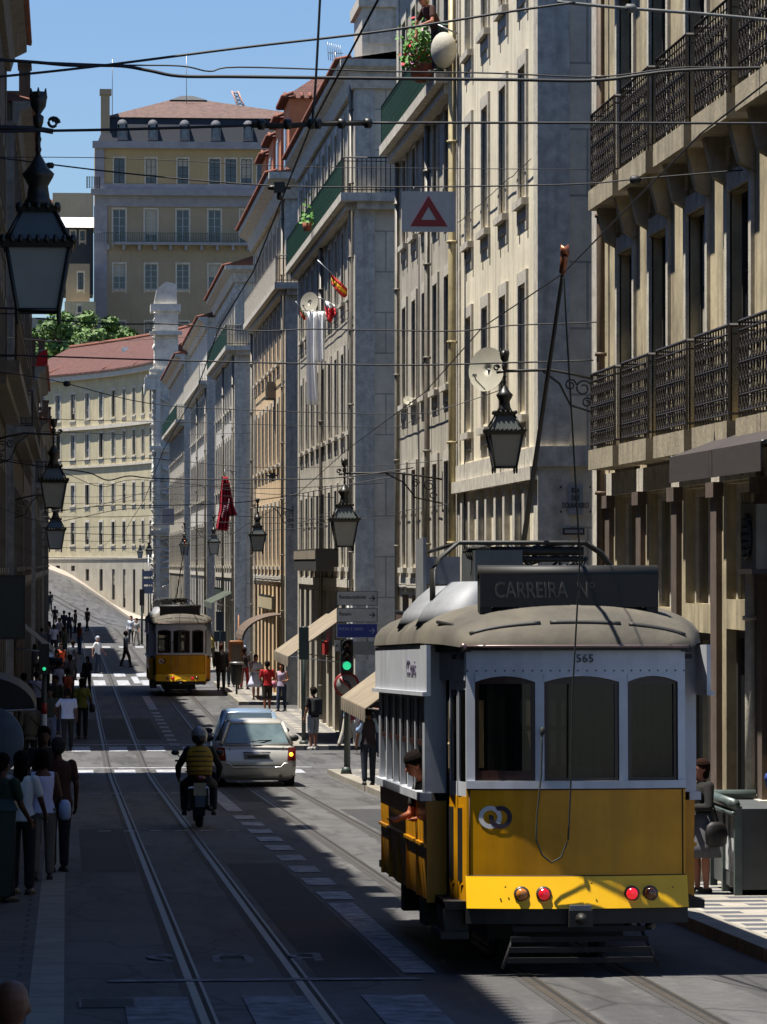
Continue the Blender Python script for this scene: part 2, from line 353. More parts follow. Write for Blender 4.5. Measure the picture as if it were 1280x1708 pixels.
def win_mesh(w, h, style):
    k = (w, h, style, TR[0])
    if k in WIN: return WIN[k]
    fr, pn, su = MB(), MB(), MB()
    dark = style in ('dark', 'shop')
    d = .14; t = .06
    if style != 'shutter':
        fr.box(-w/2, -w/2+t, d, d+.05, 0, h); fr.box(w/2-t, w/2, d, d+.05, 0, h); fr.box(-w/2+t, w/2-t, d, d+.05, 0, t); fr.box(-w/2+t, w/2-t, d, d+.05, h-t, h)
        fr.box(-.035, .035, d-.01, d+.05, t, h-t)
        n = 3 if h > 1.6 else 2
        if style == 'shop': n = 1
        for i in range(1, n+ (1 if h > 1.9 and style == 'sash' else 0)):
            z = h*i/(n+(1 if h > 1.9 and style == 'sash' else 0)); fr.box(-w/2+t, -.035, d+.01, d+.045, z-.02, z+.02); fr.box(.035, w/2-t, d+.01, d+.045, z-.02, z+.02)
        pn.box(-w/2+t, w/2-t, d+.03, d+.04, t, h-t)
    else:
        for s in (-1, 1):
            x0, x1 = (s*.01, s*(w/2-.01)) if s > 0 else (-(w/2-.01), -.01)
            fr.box(x0, x1, .08, .115, .01, h-.01)
            z = .08
            while z < h-.1: fr.box(x0+.05, x1-.05, .065, .08, z, z+.03); z += .075
    q = .17; e = .045
    su.box(-w/2-q, -w/2, -e, .02, -.08, h+.02); su.box(w/2, w/2+q, -e, .02, -.08, h+.02); su.box(-w/2-q, w/2+q, -e, .02, h+.02, h+.24)
    su.box(-w/2-q-.03, w/2+q+.03, -e-.08, .02, -.2, -.08)
    su.box(-w/2-q, -w/2-.02, -e, .02, -.62, -.2); su.box(w/2+.02, w/2+q, -e, .02, -.62, -.2); su.box(-w/2-.02, w/2+.02, -e+.01, .02, -.4, -.2)
    if style in ('blind', 'halfblind'): pass
    r = (fr.mesh('window', {'dark': DFRAME, 'shop': DFRAME, 'shutter': SHUT}.get(style, WFRAME)), pn.mesh('pane', PANEG if style == 'pale' else PANE) if pn.v else None, su.mesh('window_surround', TR[0] or TRIM))
    WIN[k] = r; return r
WR = random.Random(21)
def place_window(parent, loc, ang, w, h, style='sash', surround=True):
    f, p, s = win_mesh(w, h, style)
    o = link('window', f, parent, loc-parent.location, ang)
    if style in ('sash', 'dark') and h > 1.5 and WR.random() < .38:
        q = WR.choice((.3, .5, .75)); kb = ('b', w, h, q)
        if kb not in WIN: bb = MB(); bb.box(-w/2+.07, w/2-.07, .165, .169, h*(1-q), h-.07); WIN[kb] = bb.mesh('blind', BLIND)
        link('blind', WIN[kb], o)
    if p: link('pane', p, o)
    if surround: link('window_surround', s, o)
    return o
class Fac:
    """a wall plane: local x along it, y inward, z up"""
    def __init__(s, x, y, ang): s.o = Vector((x, y, 0)); s.a = ang; s.m = Matrix.Translation(s.o) @ Matrix.Rotation(ang, 4, 'Z')
    def w(s, x, y, z): return s.m @ Vector((x, y, z))
def wall_mesh(mb, fac, W, z0, z1, ops, depth=.3, x0=0):
    xs = sorted({x0, W} | {o[0]-o[2]/2 for o in ops} | {o[0]+o[2]/2 for o in ops}); zs = sorted({z0, z1} | {o[1] for o in ops} | {o[1]+o[3] for o in ops})
    def inside(x, z):
        for o in ops:
            if o[0]-o[2]/2 < x < o[0]+o[2]/2 and o[1] < z < o[1]+o[3]: return True
        return False
    mb.T = fac.m
    for i in range(len(xs)-1):
        run = None
        for j in range(len(zs)-1):
            if inside((xs[i]+xs[i+1])/2, (zs[j]+zs[j+1])/2): continue
            mb.quad((xs[i], 0, zs[j]), (xs[i+1], 0, zs[j]), (xs[i+1], 0, zs[j+1]), (xs[i], 0, zs[j+1]))
    for cx, z, w, h in [o[:4] for o in ops]:
        a, b = cx-w/2, cx+w/2
        mb.quad((a, 0, z), (a, depth, z), (a, depth, z+h), (a, 0, z+h)); mb.quad((b, depth, z), (b, 0, z), (b, 0, z+h), (b, depth, z+h))
        mb.quad((a, 0, z), (b, 0, z), (b, depth, z), (a, depth, z)); mb.quad((a, depth, z+h), (b, depth, z+h), (b, 0, z+h), (a, 0, z+h))
    mb.T = None
def railing_bars(mb, pts, z, h=1.0, step=.12, r=.011, pattern='bars'):
    """a railing along pts (world xy)"""
    for (xa, ya), (xb, yb) in zip(pts, pts[1:]):
        L = math.hypot(xb-xa, yb-ya); n = max(1, round(L/step)); ux, uy = (xb-xa)/L, (yb-ya)/L
        def P(t, zz): return (xa+ux*t, ya+uy*t, zz)
        for zz, rr in ((z+h, .022), (z+h-.1, .012), (z+.08, .014)): mb.tube([P(0, zz), P(L, zz)], rr, 4, False)
        for i in range(n+1): mb.tube([P(L*i/n, z), P(L*i/n, z+h)], r if 0 < i < n else r*1.8, 4, False)
        if pattern == 'ornate':
            c = L/n
            for i in range(n):
                x = (i+.5)*c
                for zz, q in ((z+.16, .05), (z+.36, .055), (z+.52, .055), (z+.72, .06), (z+.85, .045)):
                    m = 8; mb.tube([P(x+q*1.2*math.cos(2*PI*j/m), zz+q*1.45*math.sin(2*PI*j/m)) for j in range(m+1)], .008, 4, False)
            for zz in (z+.26, z+.62): mb.tube([P(0, zz), P(L, zz)], .014, 4, False)
        if pattern == 'mesh':
            s_ = .16; k = int(L/s_)
            for i in range(-int(h/s_), k+1):
                for sg in (1, -1):
                    t0, t1 = i*s_, i*s_+h-.1
                    a_, b_ = max(0, t0), min(L, t1)
                    if b_-a_ < .05: continue
                    za, zb = z+.05+(a_-t0), z+.05+(b_-t0)
                    if sg < 0: za, zb = z+h-.05-(a_-t0), z+h-.05-(b_-t0)
                    mb.tube([P(a_, za), P(b_, zb)], .009, 3, False)
def building(label, side, y0, y1, ztop, mat, rows, ws, bays=None, X=None, depth=12, group='buildings along the street', style='sash', gf='shop', corn=(.55, .5), sidemat=None, balc=None, roof=True, name='building', roofh=2.2, quoin=True, zeave=None, ww=1.1, gtop=4.2, rail=GRNIRON, wrap=0, trim=None):
    TR[0] = trim; trim = trim or TRIM
    """a block along the street: side +1 right, -1 left; rows = [(sill z, height, style)]"""
    xf = X if X is not None else (7.8 if side > 0 else -1.45)
    zb = min(g(y0), g(y1))-.3
    root = thing(name, label, 'building', (xf+side*depth/2, (y0+y1)/2, zb), 0, group)
    fac = Fac(xf, y1, -PI/2) if side > 0 else Fac(xf, y0, PI/2)
    L = y1-y0
    n = bays or max(2, round(L/2.95)); m = .75
    cxs = [m+(L-2*m)*(i+.5)/n for i in range(n)]
    ops = []; wl = []
    for r in rows:
        z, h, st = r[:3]; w_ = r[3] if len(r) > 3 else ww
        for c in cxs: ops.append((c, z, w_, h)); wl.append((c, z, w_, h, st))
    gz = max(g(y0), g(y1)) + .15
    gops = []
    if gf == 'shop':
        for c in cxs: gops.append((c, gz, 1.75, gtop-gz))
    mb = MB(); wall_mesh(mb, fac, L, zb, ztop, ops+gops)
    # side, back and top faces
    xo = xf+side*depth
    nf = len(mb.f)
    mb.k = 1
    for y in (y0, y1): mb.quad((xf, y, zb), (xo, y, zb), (xo, y, ztop), (xf, y, ztop))
    mb.quad((xo, y0, zb), (xo, y1, zb), (xo, y1, ztop), (xo, y0, ztop)); mb.quad((xf, y0, ztop), (xo, y0, ztop), (xo, y1, ztop), (xf, y1, ztop))
    mb.k = 0
    mb.build('wall', [mat, sidemat or SIDE], root, True)
    # a dark core behind the openings
    cb = MB(); a_, b_ = xf+side*.31, xf+side*(depth-.3); cb.box(min(a_, b_), max(a_, b_), y0+.02, y1-.02, zb, ztop-.02); cb.build('interior', BLACKG, root, True)
    for c, z, w_, h, st in wl: place_window(root, fac.w(c, 0, z), fac.a, w_, h, st)
    for c, z, w_, h in gops:
        f = MB(); f.T = Matrix.Rotation(0, 4, 'Z')
        f.box(-w_/2, -w_/2+.07, .2, .26, 0, h); f.box(w_/2-.07, w_/2, .2, .26, 0, h); f.box(-w_/2+.07, w_/2-.07, .2, .26, h-.7, h-.62); f.box(-w_/2+.07, w_/2-.07, .2, .26, 0, .35)
        o = link('shop_front', f.mesh('shop_front', DFRAME), root, fac.w(c, 0, z)-root.location, fac.a)
        p = MB(); p.box(-w_/2+.07, w_/2-.07, .225, .235, .35, h-.7); p.box(-w_/2+.07, w_/2-.07, .225, .235, h-.62, h); link('pane', p.mesh('pane', PANE), o)
    t = MB(); t.T = fac.m; e = .035
    if quoin:
        for a, b in ((0, .55), (L-.55, L)): t.box(a, b, -e, .02, zb, ztop-.5)
        t.T = None
        for y, s_ in ((y0, -1), (y1, 1)):
            a_, b_ = sorted((xf-side*e, xf+side*.5)); t.box(a_, b_, *sorted((y+s_*e, y-s_*.02)), zb, ztop-.5)
        t.T = fac.m
    t.box(.55, L-.55, -e-.02, .02, gtop+.15, gtop+.4)
    if rows and len(rows) > 1: t.box(.55, L-.55, -.02, .02, zb, gz+.0)
    t.T = None
    t.build('stone_trim', trim, root, True)
    TR[0] = None
    if corn:
        c = MB(); pr, th = corn; ze = ztop
        prof = [(0, -th-.15), (pr*.25, -th-.15), (pr*.45, -th*.6), (pr*.9, -th*.35), (pr, -th*.3), (pr, 0), (0, 0)]
        def ringp(y): return [(xf-side*(p[0]+.002), y, ze+p[1]) for p in prof]
        if not wrap: c.rings([ringp(y0-pr*.5), ringp(y1+pr*.5)], smooth=False)
        else:
            c.rings([[(xo_, y0-(p[0]+.002), ze+p[1]) for p in prof] for xo_ in (xf+side*wrap,)]+[[(xf-side*(p[0]+.002), y0-(p[0]+.002), ze+p[1]) for p in prof], ringp(y1)], smooth=False)
        c.build('cornice', trim, root, True)
    if balc:
        for (zt, pr, mt, pat) in balc:
            s = MB(); yw = y0-(pr if wrap else 0)
            if wrap: s.box(*sorted((xf-side*.002, xf+side*wrap)), yw, y0-.002, zt-.22, zt); s.box(*sorted((xf, xf+side*wrap)), y0-pr*.6, y0-.003, zt-.42, zt-.22)
            s.box(*sorted((xf-side*pr, xf-side*.0-side*.002)), yw, y1, zt-.22, zt); s.box(*sorted((xf-side*pr*.6, xf-side*.004)), y0+.1, y1-.1, zt-.42, zt-.22)
            bo = s.build('balcony', trim, root, True)
            rb = MB(); xr = xf-side*(pr-.06); railing_bars(rb, [(xr, yw+.06), (xr, y1-.06), (xf, y1-.06)] if wrap else [(xf, y0+.06), (xr, y0+.06), (xr, y1-.06), (xf, y1-.06)], zt, .95, .16, .012, pat)
            rb.build('railing', mt, bo, True)
            if wrap: rb = MB(); railing_bars(rb, [(xf+side*wrap, yw+.06), (xr, yw+.06)], zt, .95, .13, .013, 'bars'); rb.build('railing', IRON, bo, True)
    if roof:
        rf = MB(); ov = corn[0]+.08 if corn else .2
        za = ztop+.02
        mid = xf+side*depth/2
        prof = [(xf-side*ov, za), (xo, za), (mid, za+roofh)]
        rf.rings([[(p[0], y, p[1]) for p in prof] for y in (y0-.1, y1+.1)], smooth=False)
        # row of rounded eave tiles
        ro = rf.build('roof', tiles_roof(), root, True)
        et = MB(); y = y0
        while y < y1:
            et.tube([(xf-side*(ov+.04), y+.12, za+.02), (xf-side*(ov-.4), y+.12, za+.12)], .055, 5); y += .26
        et.build('eave_tiles', M('tile_clay', C('7d4b39'), .85, .45, 3), ro, True)
    return root, fac, cxs
def pipe(root, x, y, z0, z1, r=.055, mat=None, name='drainpipe'):
    p = MB(); p.tube([(x, y, z0), (x, y, z1)], r, 8)
    z = z0+1
    while z < z1: p.tube([(x, y, z), (x, y, z+.05)], r*1.45, 8); z += 2.0
    return p.build(name, mat or M('cream_pipe', C('a89a72'), .5, .3, 4), root, True)
def P(name, col, var=.25, sc_=.8, streak=.35): return M(name, C(col), .9, var, sc_, bump=.25, streak=streak)
CREAM = P('cream_plaster', 'ded4ba', .2, .8, .45); GREY = P('grey_beige_plaster', 'aca595', .3, .9, .6); TAN = P('tan_worn_plaster', 'b7a988', .55, .9, .85)
OCHRE = P('ochre_plaster', 'd0b48c', .25, .8, .45); WHITEP = P('pale_grey_plaster', 'bdb9af', .25, .8, .5); LBROWN = P('left_brown_plaster', '4b412f', .45, .7, .7); LGREY = P('left_grey_plaster', '444039', .4, .9, .7); LOCH = P('left_ochre_plaster', '4e4330', .45, .7, .7)  # left plasters darkened, street shade is put into their colour
ROWS = [(5.0, 2.1, 'sash'), (8.75, 2.15, 'sash'), (12.45, 1.9, 'sash')]
# R1: the near worn building with iron balconies ------------------------------------------------
gr1 = g(50)
R1, f1, c1 = building('worn tan building at the right edge with two rows of ornate iron balconies', 1, 40.0, 58.0, 16.8, TAN, [], [], gf=None, corn=None, roof=False, quoin=False, gtop=5.9)
# replace its plain wall: openings at balcony bays
for c in [c for c in R1.children if c.name.startswith(('wall', 'stone_trim'))]: bpy.data.objects.remove(c)
bay1 = [54.75, 51.65, 48.5, 45.4, 42.3]; L1 = 18.0
mb = MB(); ops = []
gz = g(40)+.15
for b in bay1:
    x = 58.0-b
    for z, h in ((6.62, 2.75), (10.32, 2.7), (14.05, 2.4)): ops.append((x, z, 1.5, h))
    ops.append((x, g(b)+.25, 2.1, 2.75)); ops.append((x, g(b)+3.35, 2.1, 5.95-g(b)-3.35))
mb = MB(); wall_mesh(mb, f1, L1, .3, 16.8, ops, .35)
mb.k = 1
for y in (40.0, 58.0): mb.quad((7.8, y, .3), (19, y, .3), (19, y, 16.8), (7.8, y, 16.8))
mb.quad((7.8, 40, 16.8), (19, 40, 16.8), (19, 58, 16.8), (7.8, 58, 16.8)); mb.k = 0
mb.build('wall', [TAN, SIDE], R1, True)
PINK = M('reddish_stone', C('5f5147'), .8, .3, 3, bump=.2, streak=.3)
t = MB(); t.T = f1.m
t.box(0, .5, -.06, .02, .4, 16.8); t.T = None; t.box(7.74, 8.3, 57.98, 58.03, .4, 16.8); t.T = f1.m
t.box(.5, L1, -.05, .02, 5.98, 6.3)
t.build('stone_trim', TRIM, R1, True)
for b in bay1+[39.15]:
    e = b+1.57; x = 58-e
    if x < .6: x = 1.2
    t = MB(); t.T = f1.m; t.box(x-.22, x+.22, -.07, .02, g(e)+1.1, 5.8); t.box(x-.3, x+.3, -.12, .02, 5.8, 5.98); t.T = None; pb = t.build('pilaster', PINK, R1, True)
    t = MB(); t.T = f1.m; t.box(x-.42, x+.42, -.13, .02, g(e)-.2, g(e)+1.1); t.T = None; t.build('pilaster_base', TRIM, pb, True)
for b in bay1:
    x = 58-b
    for z, h in ((6.62, 2.75), (10.32, 2.7), (14.05, 2.4)): place_window(R1, f1.w(x, 0, z), f1.a, 1.5, h, 'dark')
    for z, h in ((g(b)+.25, 2.75), (g(b)+3.35, 5.95-g(b)-3.35)):
        fr = MB(); w_ = 2.1
        fr.box(-w_/2, -w_/2+.1, .12, .2, 0, h); fr.box(w_/2-.1, w_/2, .12, .2, 0, h); fr.box(-.05, .05, .13, .2, 0, h); fr.box(-w_/2+.1, w_/2-.1, .12, .2, h-.1, h)
        o = link('shop_front', fr.mesh('shop_front', TRIM if h < 2.7 else DFRAME), R1, f1.w(x, 0, z)-R1.location, f1.a)
        p = MB(); p.box(-w_/2+.1, w_/2-.1, .16, .17, 0, h-.1); link('pane', p.mesh('pane', PANE), o)
    f = MB(); f.T = f1.m; f.box(x-1.05, x+1.05, .02, .1, g(b)+3.0, g(b)+3.35); f.T = None; f.build('fascia', M('brown_board', C('3a3029'), .7, .3, 3), R1, True)
BALSTONE = M('balcony_stone', C('a1967e'), .85, .4, 2.5, bump=.3, streak=.5)
for zt in (6.62, 10.32, 14.05):
    for b in bay1:
        s = MB(); s.box(7.42, 7.797, b-1.25, b+1.25, zt-.28, zt)
        if zt > 7: s.prism([(7.797, zt-.28), (7.5, zt-.28), (7.62, zt-.75), (7.797, zt-.85)], 'y', b-1.0, b-.78); s.prism([(7.797, zt-.28), (7.5, zt-.28), (7.62, zt-.75), (7.797, zt-.85)], 'y', b+.78, b+1.0)
        bo = s.build('balcony', BALSTONE, R1, True)
        rb = MB(); railing_bars(rb, [(7.46, b-1.21), (7.46, b+1.21)], zt, 1.08, .19, .009, 'ornate')
        for y_ in (b-1.21, b+1.21):
            railing_bars(rb, [(7.78, y_), (7.46, y_)], zt, 1.08, .2, .007, 'bars')
            for z_ in (.35, .6, .82): rb.tube([(7.62+.06*math.cos(a_*PI/4), y_, zt+z_+.08*math.sin(a_*PI/4)) for a_ in range(9)], .007, 4)
        rb.build('railing', IRON, bo, True)
pipe(R1, 7.68, 56.6, 1.0, 16.5, .06, M('brown_pipe', C('5b4a3a'), .6, .3, 4))
pipe(R1, 7.66, 44.0, g(44)+.1, 5.7, .06, TRIM)
# R2a cream
R2a, f2a, c2a = building('cream plastered building with blue grey side wall and street name plaque', 1, 65.0, 78.6, 18.5, CREAM, [(7.62, 2.15, 'dark'), (11.3, 2.2, 'dark'), (15.0, 2.1, 'dark')], [], bays=4, gf=None, corn=None, roof=False, gtop=6.3, ww=1.05)
ar = MB()
for c in c2a:
    for dx in (0,):
        b = MB(); pts = [(-.5, 0), (.5, 0), (.5, 2.9), (.25, 3.3), (-.25, 3.3), (-.5, 2.9)]
        b.prism([(c+p[0], 3.0+p[1]) for p in pts], 'y', -.012, .01); b.T = None
        for i in range(len(b.v)): b.v[i] = tuple(f2a.m @ Vector(b.v[i]))
        b.build('arched_window', PANE, R2a, True)
        for s_ in (-1, 1):
            q = MB(); q.T = f2a.m; q.box(c+s_*.72-.17, c+s_*.72+.17, -.1, .02, 1.0, 6.4); q.T = None; q.build('pilaster', TRIM, R2a, True)
t = MB(); t.T = f2a.m; t.box(0, 13.6, -.16, .02, 6.4, 6.62); t.box(0, 13.6, -.08, .02, 6.62, 6.95); t.T = None; t.box(7.72, 8.6, 64.9, 65.01, 6.62, 6.95); t.build('string_course', TRIM, R2a, True)
pipe(R2a, 7.66, 78.45, .4, 18.4, .075)
# R2b grey beige
R2b, f2b, c2b = building('grey beige building with green balcony and geraniums on its top floor', 1, 78.7, 93.0, 19.2, GREY, [(5.0, 2.1, 'sash'), (8.75, 2.15, 'sash'), (12.45, 1.9, 'dark'), (15.1, 2.4, 'dark')], [], bays=5, corn=(.45, .5), balc=[(14.85, .45, GRNIRON, 'mesh')], roof=False, gtop=4.3, ww=1.0)
pipe(R2b, 7.7, 84.4, .4, 14.4, .06, M('grey_pipe', C('6d675c'), .5, .3, 4)); pipe(R2b, 7.7, 92.2, .4, 14.4, .05, M('grey_pipe', C('6d675c')))
# R3
R3, f3, c3 = building('grey corner building across the junction with long green balcony and flags', 1, 106.5, 133.0, 18.6, GREY, ROWS[:3]+[(15.2, 2.2, 'dark')], [], bays=9, corn=(.45, .6), balc=[(15.0, .45, GRNIRON, 'mesh')], roofh=1.0, wrap=3.2, gtop=4.2, ww=1.0)
a = MB(); a.box(7.95, 12, 106.4, 109.4, 18.62, 20.05); a.box(7.85, 12.1, 106.3, 109.6, 20.05, 20.35); a.box(8.15, 8.75, 106.36, 106.41, 19.05, 19.75); a.box(8.0, 12, 106.5, 109, 20.35, 21.3); a.build('attic_pavilion', TRIM, R3, True)
# R4 ochre with orange attic
R4, f4, c4 = building('ochre building with cream cornices and orange dormer attic', 1, 140.5, 165.0, 18.9, OCHRE, ROWS+[(15.3, 2.1, 'sash')], [], bays=8, corn=(.65, .75), balc=[(15.0, .45, TRIM, 'bars')], roofh=1.2, wrap=2.5, ww=1.0)
ORANGE = P('orange_plaster', 'c47a52', .2, 1.0, .2)
for i, y in enumerate((141.5, 147.0, 152.5, 158.0)):
    d = MB(); zt = 21.7-i*.12; d.box(7.95, 12.5, y, y+3.6, 18.9, zt)
    do = d.build('dormer', ORANGE, R4, True)
    r_ = MB(); r_.hexa([(7.72, y-.15, zt), (12.6, y-.15, zt), (12.6, y+3.75, zt), (7.72, y+3.75, zt)], [(9.0, y+1.7, zt+1.0), (12, y+1.7, zt+1.0), (12, y+1.9, zt+1.0), (9.0, y+1.9, zt+1.0)])
    r_.build('dormer_roof', tiles_roof(), do, True)
    e_ = MB(); yy = y-.1
    while yy < y+3.8: e_.tube([(7.66, yy, zt+.04), (8.1, yy, zt+.2)], .07, 5); yy += .3
    xx = 7.8
    while xx < 12: e_.tube([(xx, y-.2, zt+.04), (xx, y+.2, zt+.2)], .07, 5); xx += .3
    e_.build('dormer_tiles', M('tile_clay', C('a0604a')), do, True)
    w_ = MB(); w_.box(7.9, 7.96, y+1.2, y+2.4, 19.2, zt-.6); w_.build('dormer_window', WFRAME, do, True); w_ = MB(); w_.box(7.88, 7.9, y+1.35, y+2.25, 19.4, zt-.75); w_.build('dormer_pane', PANE, do, True)
# R5, R6, R7
R5, f5, c5 = building('pale grey building with a green balcony beside the red banner', 1, 183.0, 207.5, 18.8, WHITEP, ROWS+[(15.2, 2.2, 'sash')], [], bays=8, corn=(.5, .6), balc=[(15.1, .5, GRNIRON, 'mesh')], ww=1.0, wrap=2.0)
R6, f6, c6 = building('pale building with tiled eaves behind the second tram', 1, 219.5, 249.0, 18.7, WHITEP, ROWS, [], bays=10, corn=(.5, .5), balc=[(15.2, .5, TRIM, 'bars')], ww=1.0)
R7, f7, c7 = building('grey building with tiled eaves next to the white baroque tower', 1, 262.0, 300.0, 18.9, GREY, ROWS, [], bays=11, corn=(.6, .5), balc=[(14.6, .6, GRNIRON, 'mesh')], ww=1.0)
for R_, y_, zt_ in ((R3, 106.9, 18), (R3, 119.6, 14.6), (R4, 141.0, 18), (R4, 164.6, 14.6), (R5, 183.4, 14.8), (R5, 195, 14.7), (R6, 219.9, 15), (R6, 234, 15)): pipe(R_, 7.68, y_, .3, zt_, .055, M('grey_pipe', C('6d675c')))
rr = random.Random(31)
for R_, ya, yb in ((R2a, 65.5, 78), (R2b, 79, 92.5), (R3, 107, 132), (R4, 141, 164)):       # loose service cables stapled along each front
    for k in range(3):
        z = rr.choice((4.45, 6.35, 8.1, 11.9)) + rr.uniform(-.15, .15); n = 14; m = MB(); m.tube([(7.72, ya+(yb-ya)*i/n, z+rr.uniform(-.012, .012)-.02*(i % 2)) for i in range(n+1)], .009, 4); m.build('service_cable', CABLE, R_, True)
    y = rr.uniform(ya+1, yb-1); m = MB(); m.tube([(7.73, y, .6 if R_ is not R1 else 1.3), (7.73, y+.05, 6), (7.73, y-.04, 12.2)], .015, 4); m.build('service_cable', CABLE, R_, True)
# left side ------------------------------------------------
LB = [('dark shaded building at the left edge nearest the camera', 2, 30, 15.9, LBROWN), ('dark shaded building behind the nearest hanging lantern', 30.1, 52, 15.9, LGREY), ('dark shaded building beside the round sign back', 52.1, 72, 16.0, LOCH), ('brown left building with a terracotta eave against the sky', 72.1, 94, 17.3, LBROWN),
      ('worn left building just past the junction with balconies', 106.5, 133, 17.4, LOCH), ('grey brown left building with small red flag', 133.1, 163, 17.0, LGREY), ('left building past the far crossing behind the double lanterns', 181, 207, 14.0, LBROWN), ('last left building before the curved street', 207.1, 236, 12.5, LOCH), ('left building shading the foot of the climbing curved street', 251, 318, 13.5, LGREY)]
LEFT = []
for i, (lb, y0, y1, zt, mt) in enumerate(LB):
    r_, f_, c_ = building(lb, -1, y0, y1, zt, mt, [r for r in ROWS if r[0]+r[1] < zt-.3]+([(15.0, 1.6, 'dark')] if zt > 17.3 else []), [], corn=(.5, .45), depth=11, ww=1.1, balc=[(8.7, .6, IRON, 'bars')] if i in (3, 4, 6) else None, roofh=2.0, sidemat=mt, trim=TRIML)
    LEFT.append(r_)
    rr = random.Random(i*3+1)
    y = y0+1.5
    while y < y1-2.5:                       # dormers and eave blocks, added to make the street shadow's edge jagged
        w_ = rr.uniform(.9, 2.2); h_ = rr.uniform(.5, 1.5)
        if rr.random() < .4: d = MB(); d.box(-2.6, -1.45, y, y+w_, zt, zt+h_); d.box(-2.7, -1.3, y-.1, y+w_+.1, zt+h_, zt+h_+.12); d.build('dormer', mt, r_, True)
        else: d = MB(); d.box(-1.3, -1.0, y, y+w_, zt, zt+h_); d.box(-1.34, -.96, y-.05, y+w_+.05, zt+h_, zt+h_+.08); d.build('shadow_block', mt, r_, True)
        y += w_+rr.uniform(.5, 2.2)
# far white baroque tower --------------------------------------------------------
BW = M('white_greenish_stucco', C('cfcabd'), .8, .3, 1.6, bump=.3)
tw = thing('bell_tower', 'ornate white baroque facade rising at the far end of the right side', 'tower', (8.4, 318, 0))
b = MB(); b.box(6.9, 9.9, 316, 322, 0, 20.2); b.box(6.7, 10, 315.8, 322.2, 20.2, 20.7); b.build('wall', BW, tw, True)
b = MB(); b.box(7.0, 8.9, 316.4, 319, 20.7, 25.2); b.box(6.7, 9.1, 316.2, 319.2, 25.2, 25.8); b.prism([(6.95, 25.8), (8.8, 25.8), (8.8, 27.4), (7.9, 27.6), (7.2, 27.0)], 'y', 316.5, 318.8); b.build('upper_stage', BW, tw, True)
orn = MB(); rr = random.Random(4)
for z in [i*.42+1.5 for i in range(57)]:
    x = 6.95 if z < 20 else 7.05; q = .5+.5*math.sin(z*1.7)
    orn.cap((x-.05, 315.95, z), (x-.06-.2*q*rr.uniform(.5, 1), 315.8+rr.uniform(-.2, .2), z+rr.uniform(-.3, .35)), rr.uniform(.06, .13), rr.uniform(.03, .09), 6)
    if z < 19 and rr.random() < .8: orn.cap((8.2+rr.uniform(-.7, .7), 315.9, z), (8.2+rr.uniform(-.7, .7), 315.75, z+rr.uniform(-.5, .5)), rr.uniform(.08, .16), rr.uniform(.05, .1), 7)
orn.box(6.2, 7.1, 315.6, 316.6, 18.9, 19.9); orn.box(6.35, 7.1, 315.5, 316.7, 19.9, 20.1); orn.cap((6.3, 316, 19.2), (6.2, 316, 18.5), .2, .08); orn.box(6.6, 9.2, 315.9, 316.3, 23.3, 23.6)
for z in (7.5, 14.2, 20.3): orn.box(6.6, 10.1, 315.6, 316.1, z, z+.22); orn.box(6.75, 10.0, 315.7, 316.1, z-.25, z)
for x in (7.3, 9.2): orn.box(x-.18, x+.18, 315.75, 316.05, .5, 20.2)
orn.build('stucco_ornament', BW, tw, True)
bl = MB(); bl.box(8.9, 11.5, 315.2, 316, 17.4, 17.7); bo = bl.build('balcony', TRIM, tw, True); rb = MB(); railing_bars(rb, [(8.9, 315.3), (11.5, 315.3)], 17.7, 1.6, .3, .03, 'bars'); rb.build('railing', GRNIRON, bo, True)
# curved yellow building --------------------------------------------------------
CY_ = P('pale_yellow_plaster', 'b5aa8a', .2, .5, .35)
cv = thing('curved_building', 'long curved pale yellow building under a red tiled roof at the end of the street', 'building', (3, 395, 0))
ux = [30, 58, 84, 110, 134, 158, 180, 199, 216, 232, 246, 258, 268]
Yc = [414.5, 411.8, 409, 406.2, 403.2, 400, 396.8, 393.6, 390.4, 387.2, 384, 380.8, 377.6]
pc = [at_y(u, 940, y) for u, y in zip(ux, Yc)]
pc = [Vector((p.x, p.y)) for p in pc]
wal = MB(); ev = 24.2
wrows = [(19.7, 2.6, .72), (15.75, 2.4, .72), (11.0, 2.0, .68), (7.0, 2.2, .68)]
lo = MB(); st_ = MB()
for i in range(len(pc)-1):
    a, b = pc[i], pc[i+1]; d = b-a; Ls = d.length; ang = math.atan2(d.y, d.x); fc = Fac(a.x, a.y, ang)
    o1 = [(Ls/2, z, w*1.35, h) for z, h, w in wrows]
    gzf = g2((a.x+b.x)/2, (a.y+b.y)/2-1)
    if gzf+.9 < 4.4-.6: o1.append((Ls/2, gzf+.7, .85, 4.3-gzf-.7+.2))
    else: o1.append((Ls/2, 4.3, .85, .55))
    wall_mesh(wal, fc, Ls, 5.6, ev, o1[:-1], .3); wall_mesh(lo, fc, Ls, -1.5, 5.6, o1[-1:], .3)
    for j, (cx, z, w, h) in enumerate(o1): place_window(cv, fc.w(cx, 0, z), ang, w, round(h, 1), 'pale' if j < 3 and (i+j) % 3 else 'dark', surround=j < 4)
wal.build('wall', CY_, cv, True); lo.build('stone_base', P('pale_base_stone', '9d9788', .2, .8, .4), cv, True)
n_ = [(p, Vector((-(pc[min(i+1, len(pc)-1)]-pc[max(i-1, 0)]).y, (pc[min(i+1, len(pc)-1)]-pc[max(i-1, 0)]).x)).normalized()) for i, p in enumerate(pc)]
for pr_, za_, zb_ in ((.35, 18.6, 18.95), (.18, 14.75, 14.95), (.1, 5.5, 5.75), (.55, ev-.5, ev)):
    st_ = MB(); st_.rings([[((p-n1*o_).x, (p-n1*o_).y, z_) for o_, z_ in ((-.02, za_), (pr_, za_), (pr_, zb_), (-.02, zb_))] for p, n1 in n_], smooth=False); st_.build('string_course', TRIM, cv, True)
core = MB()
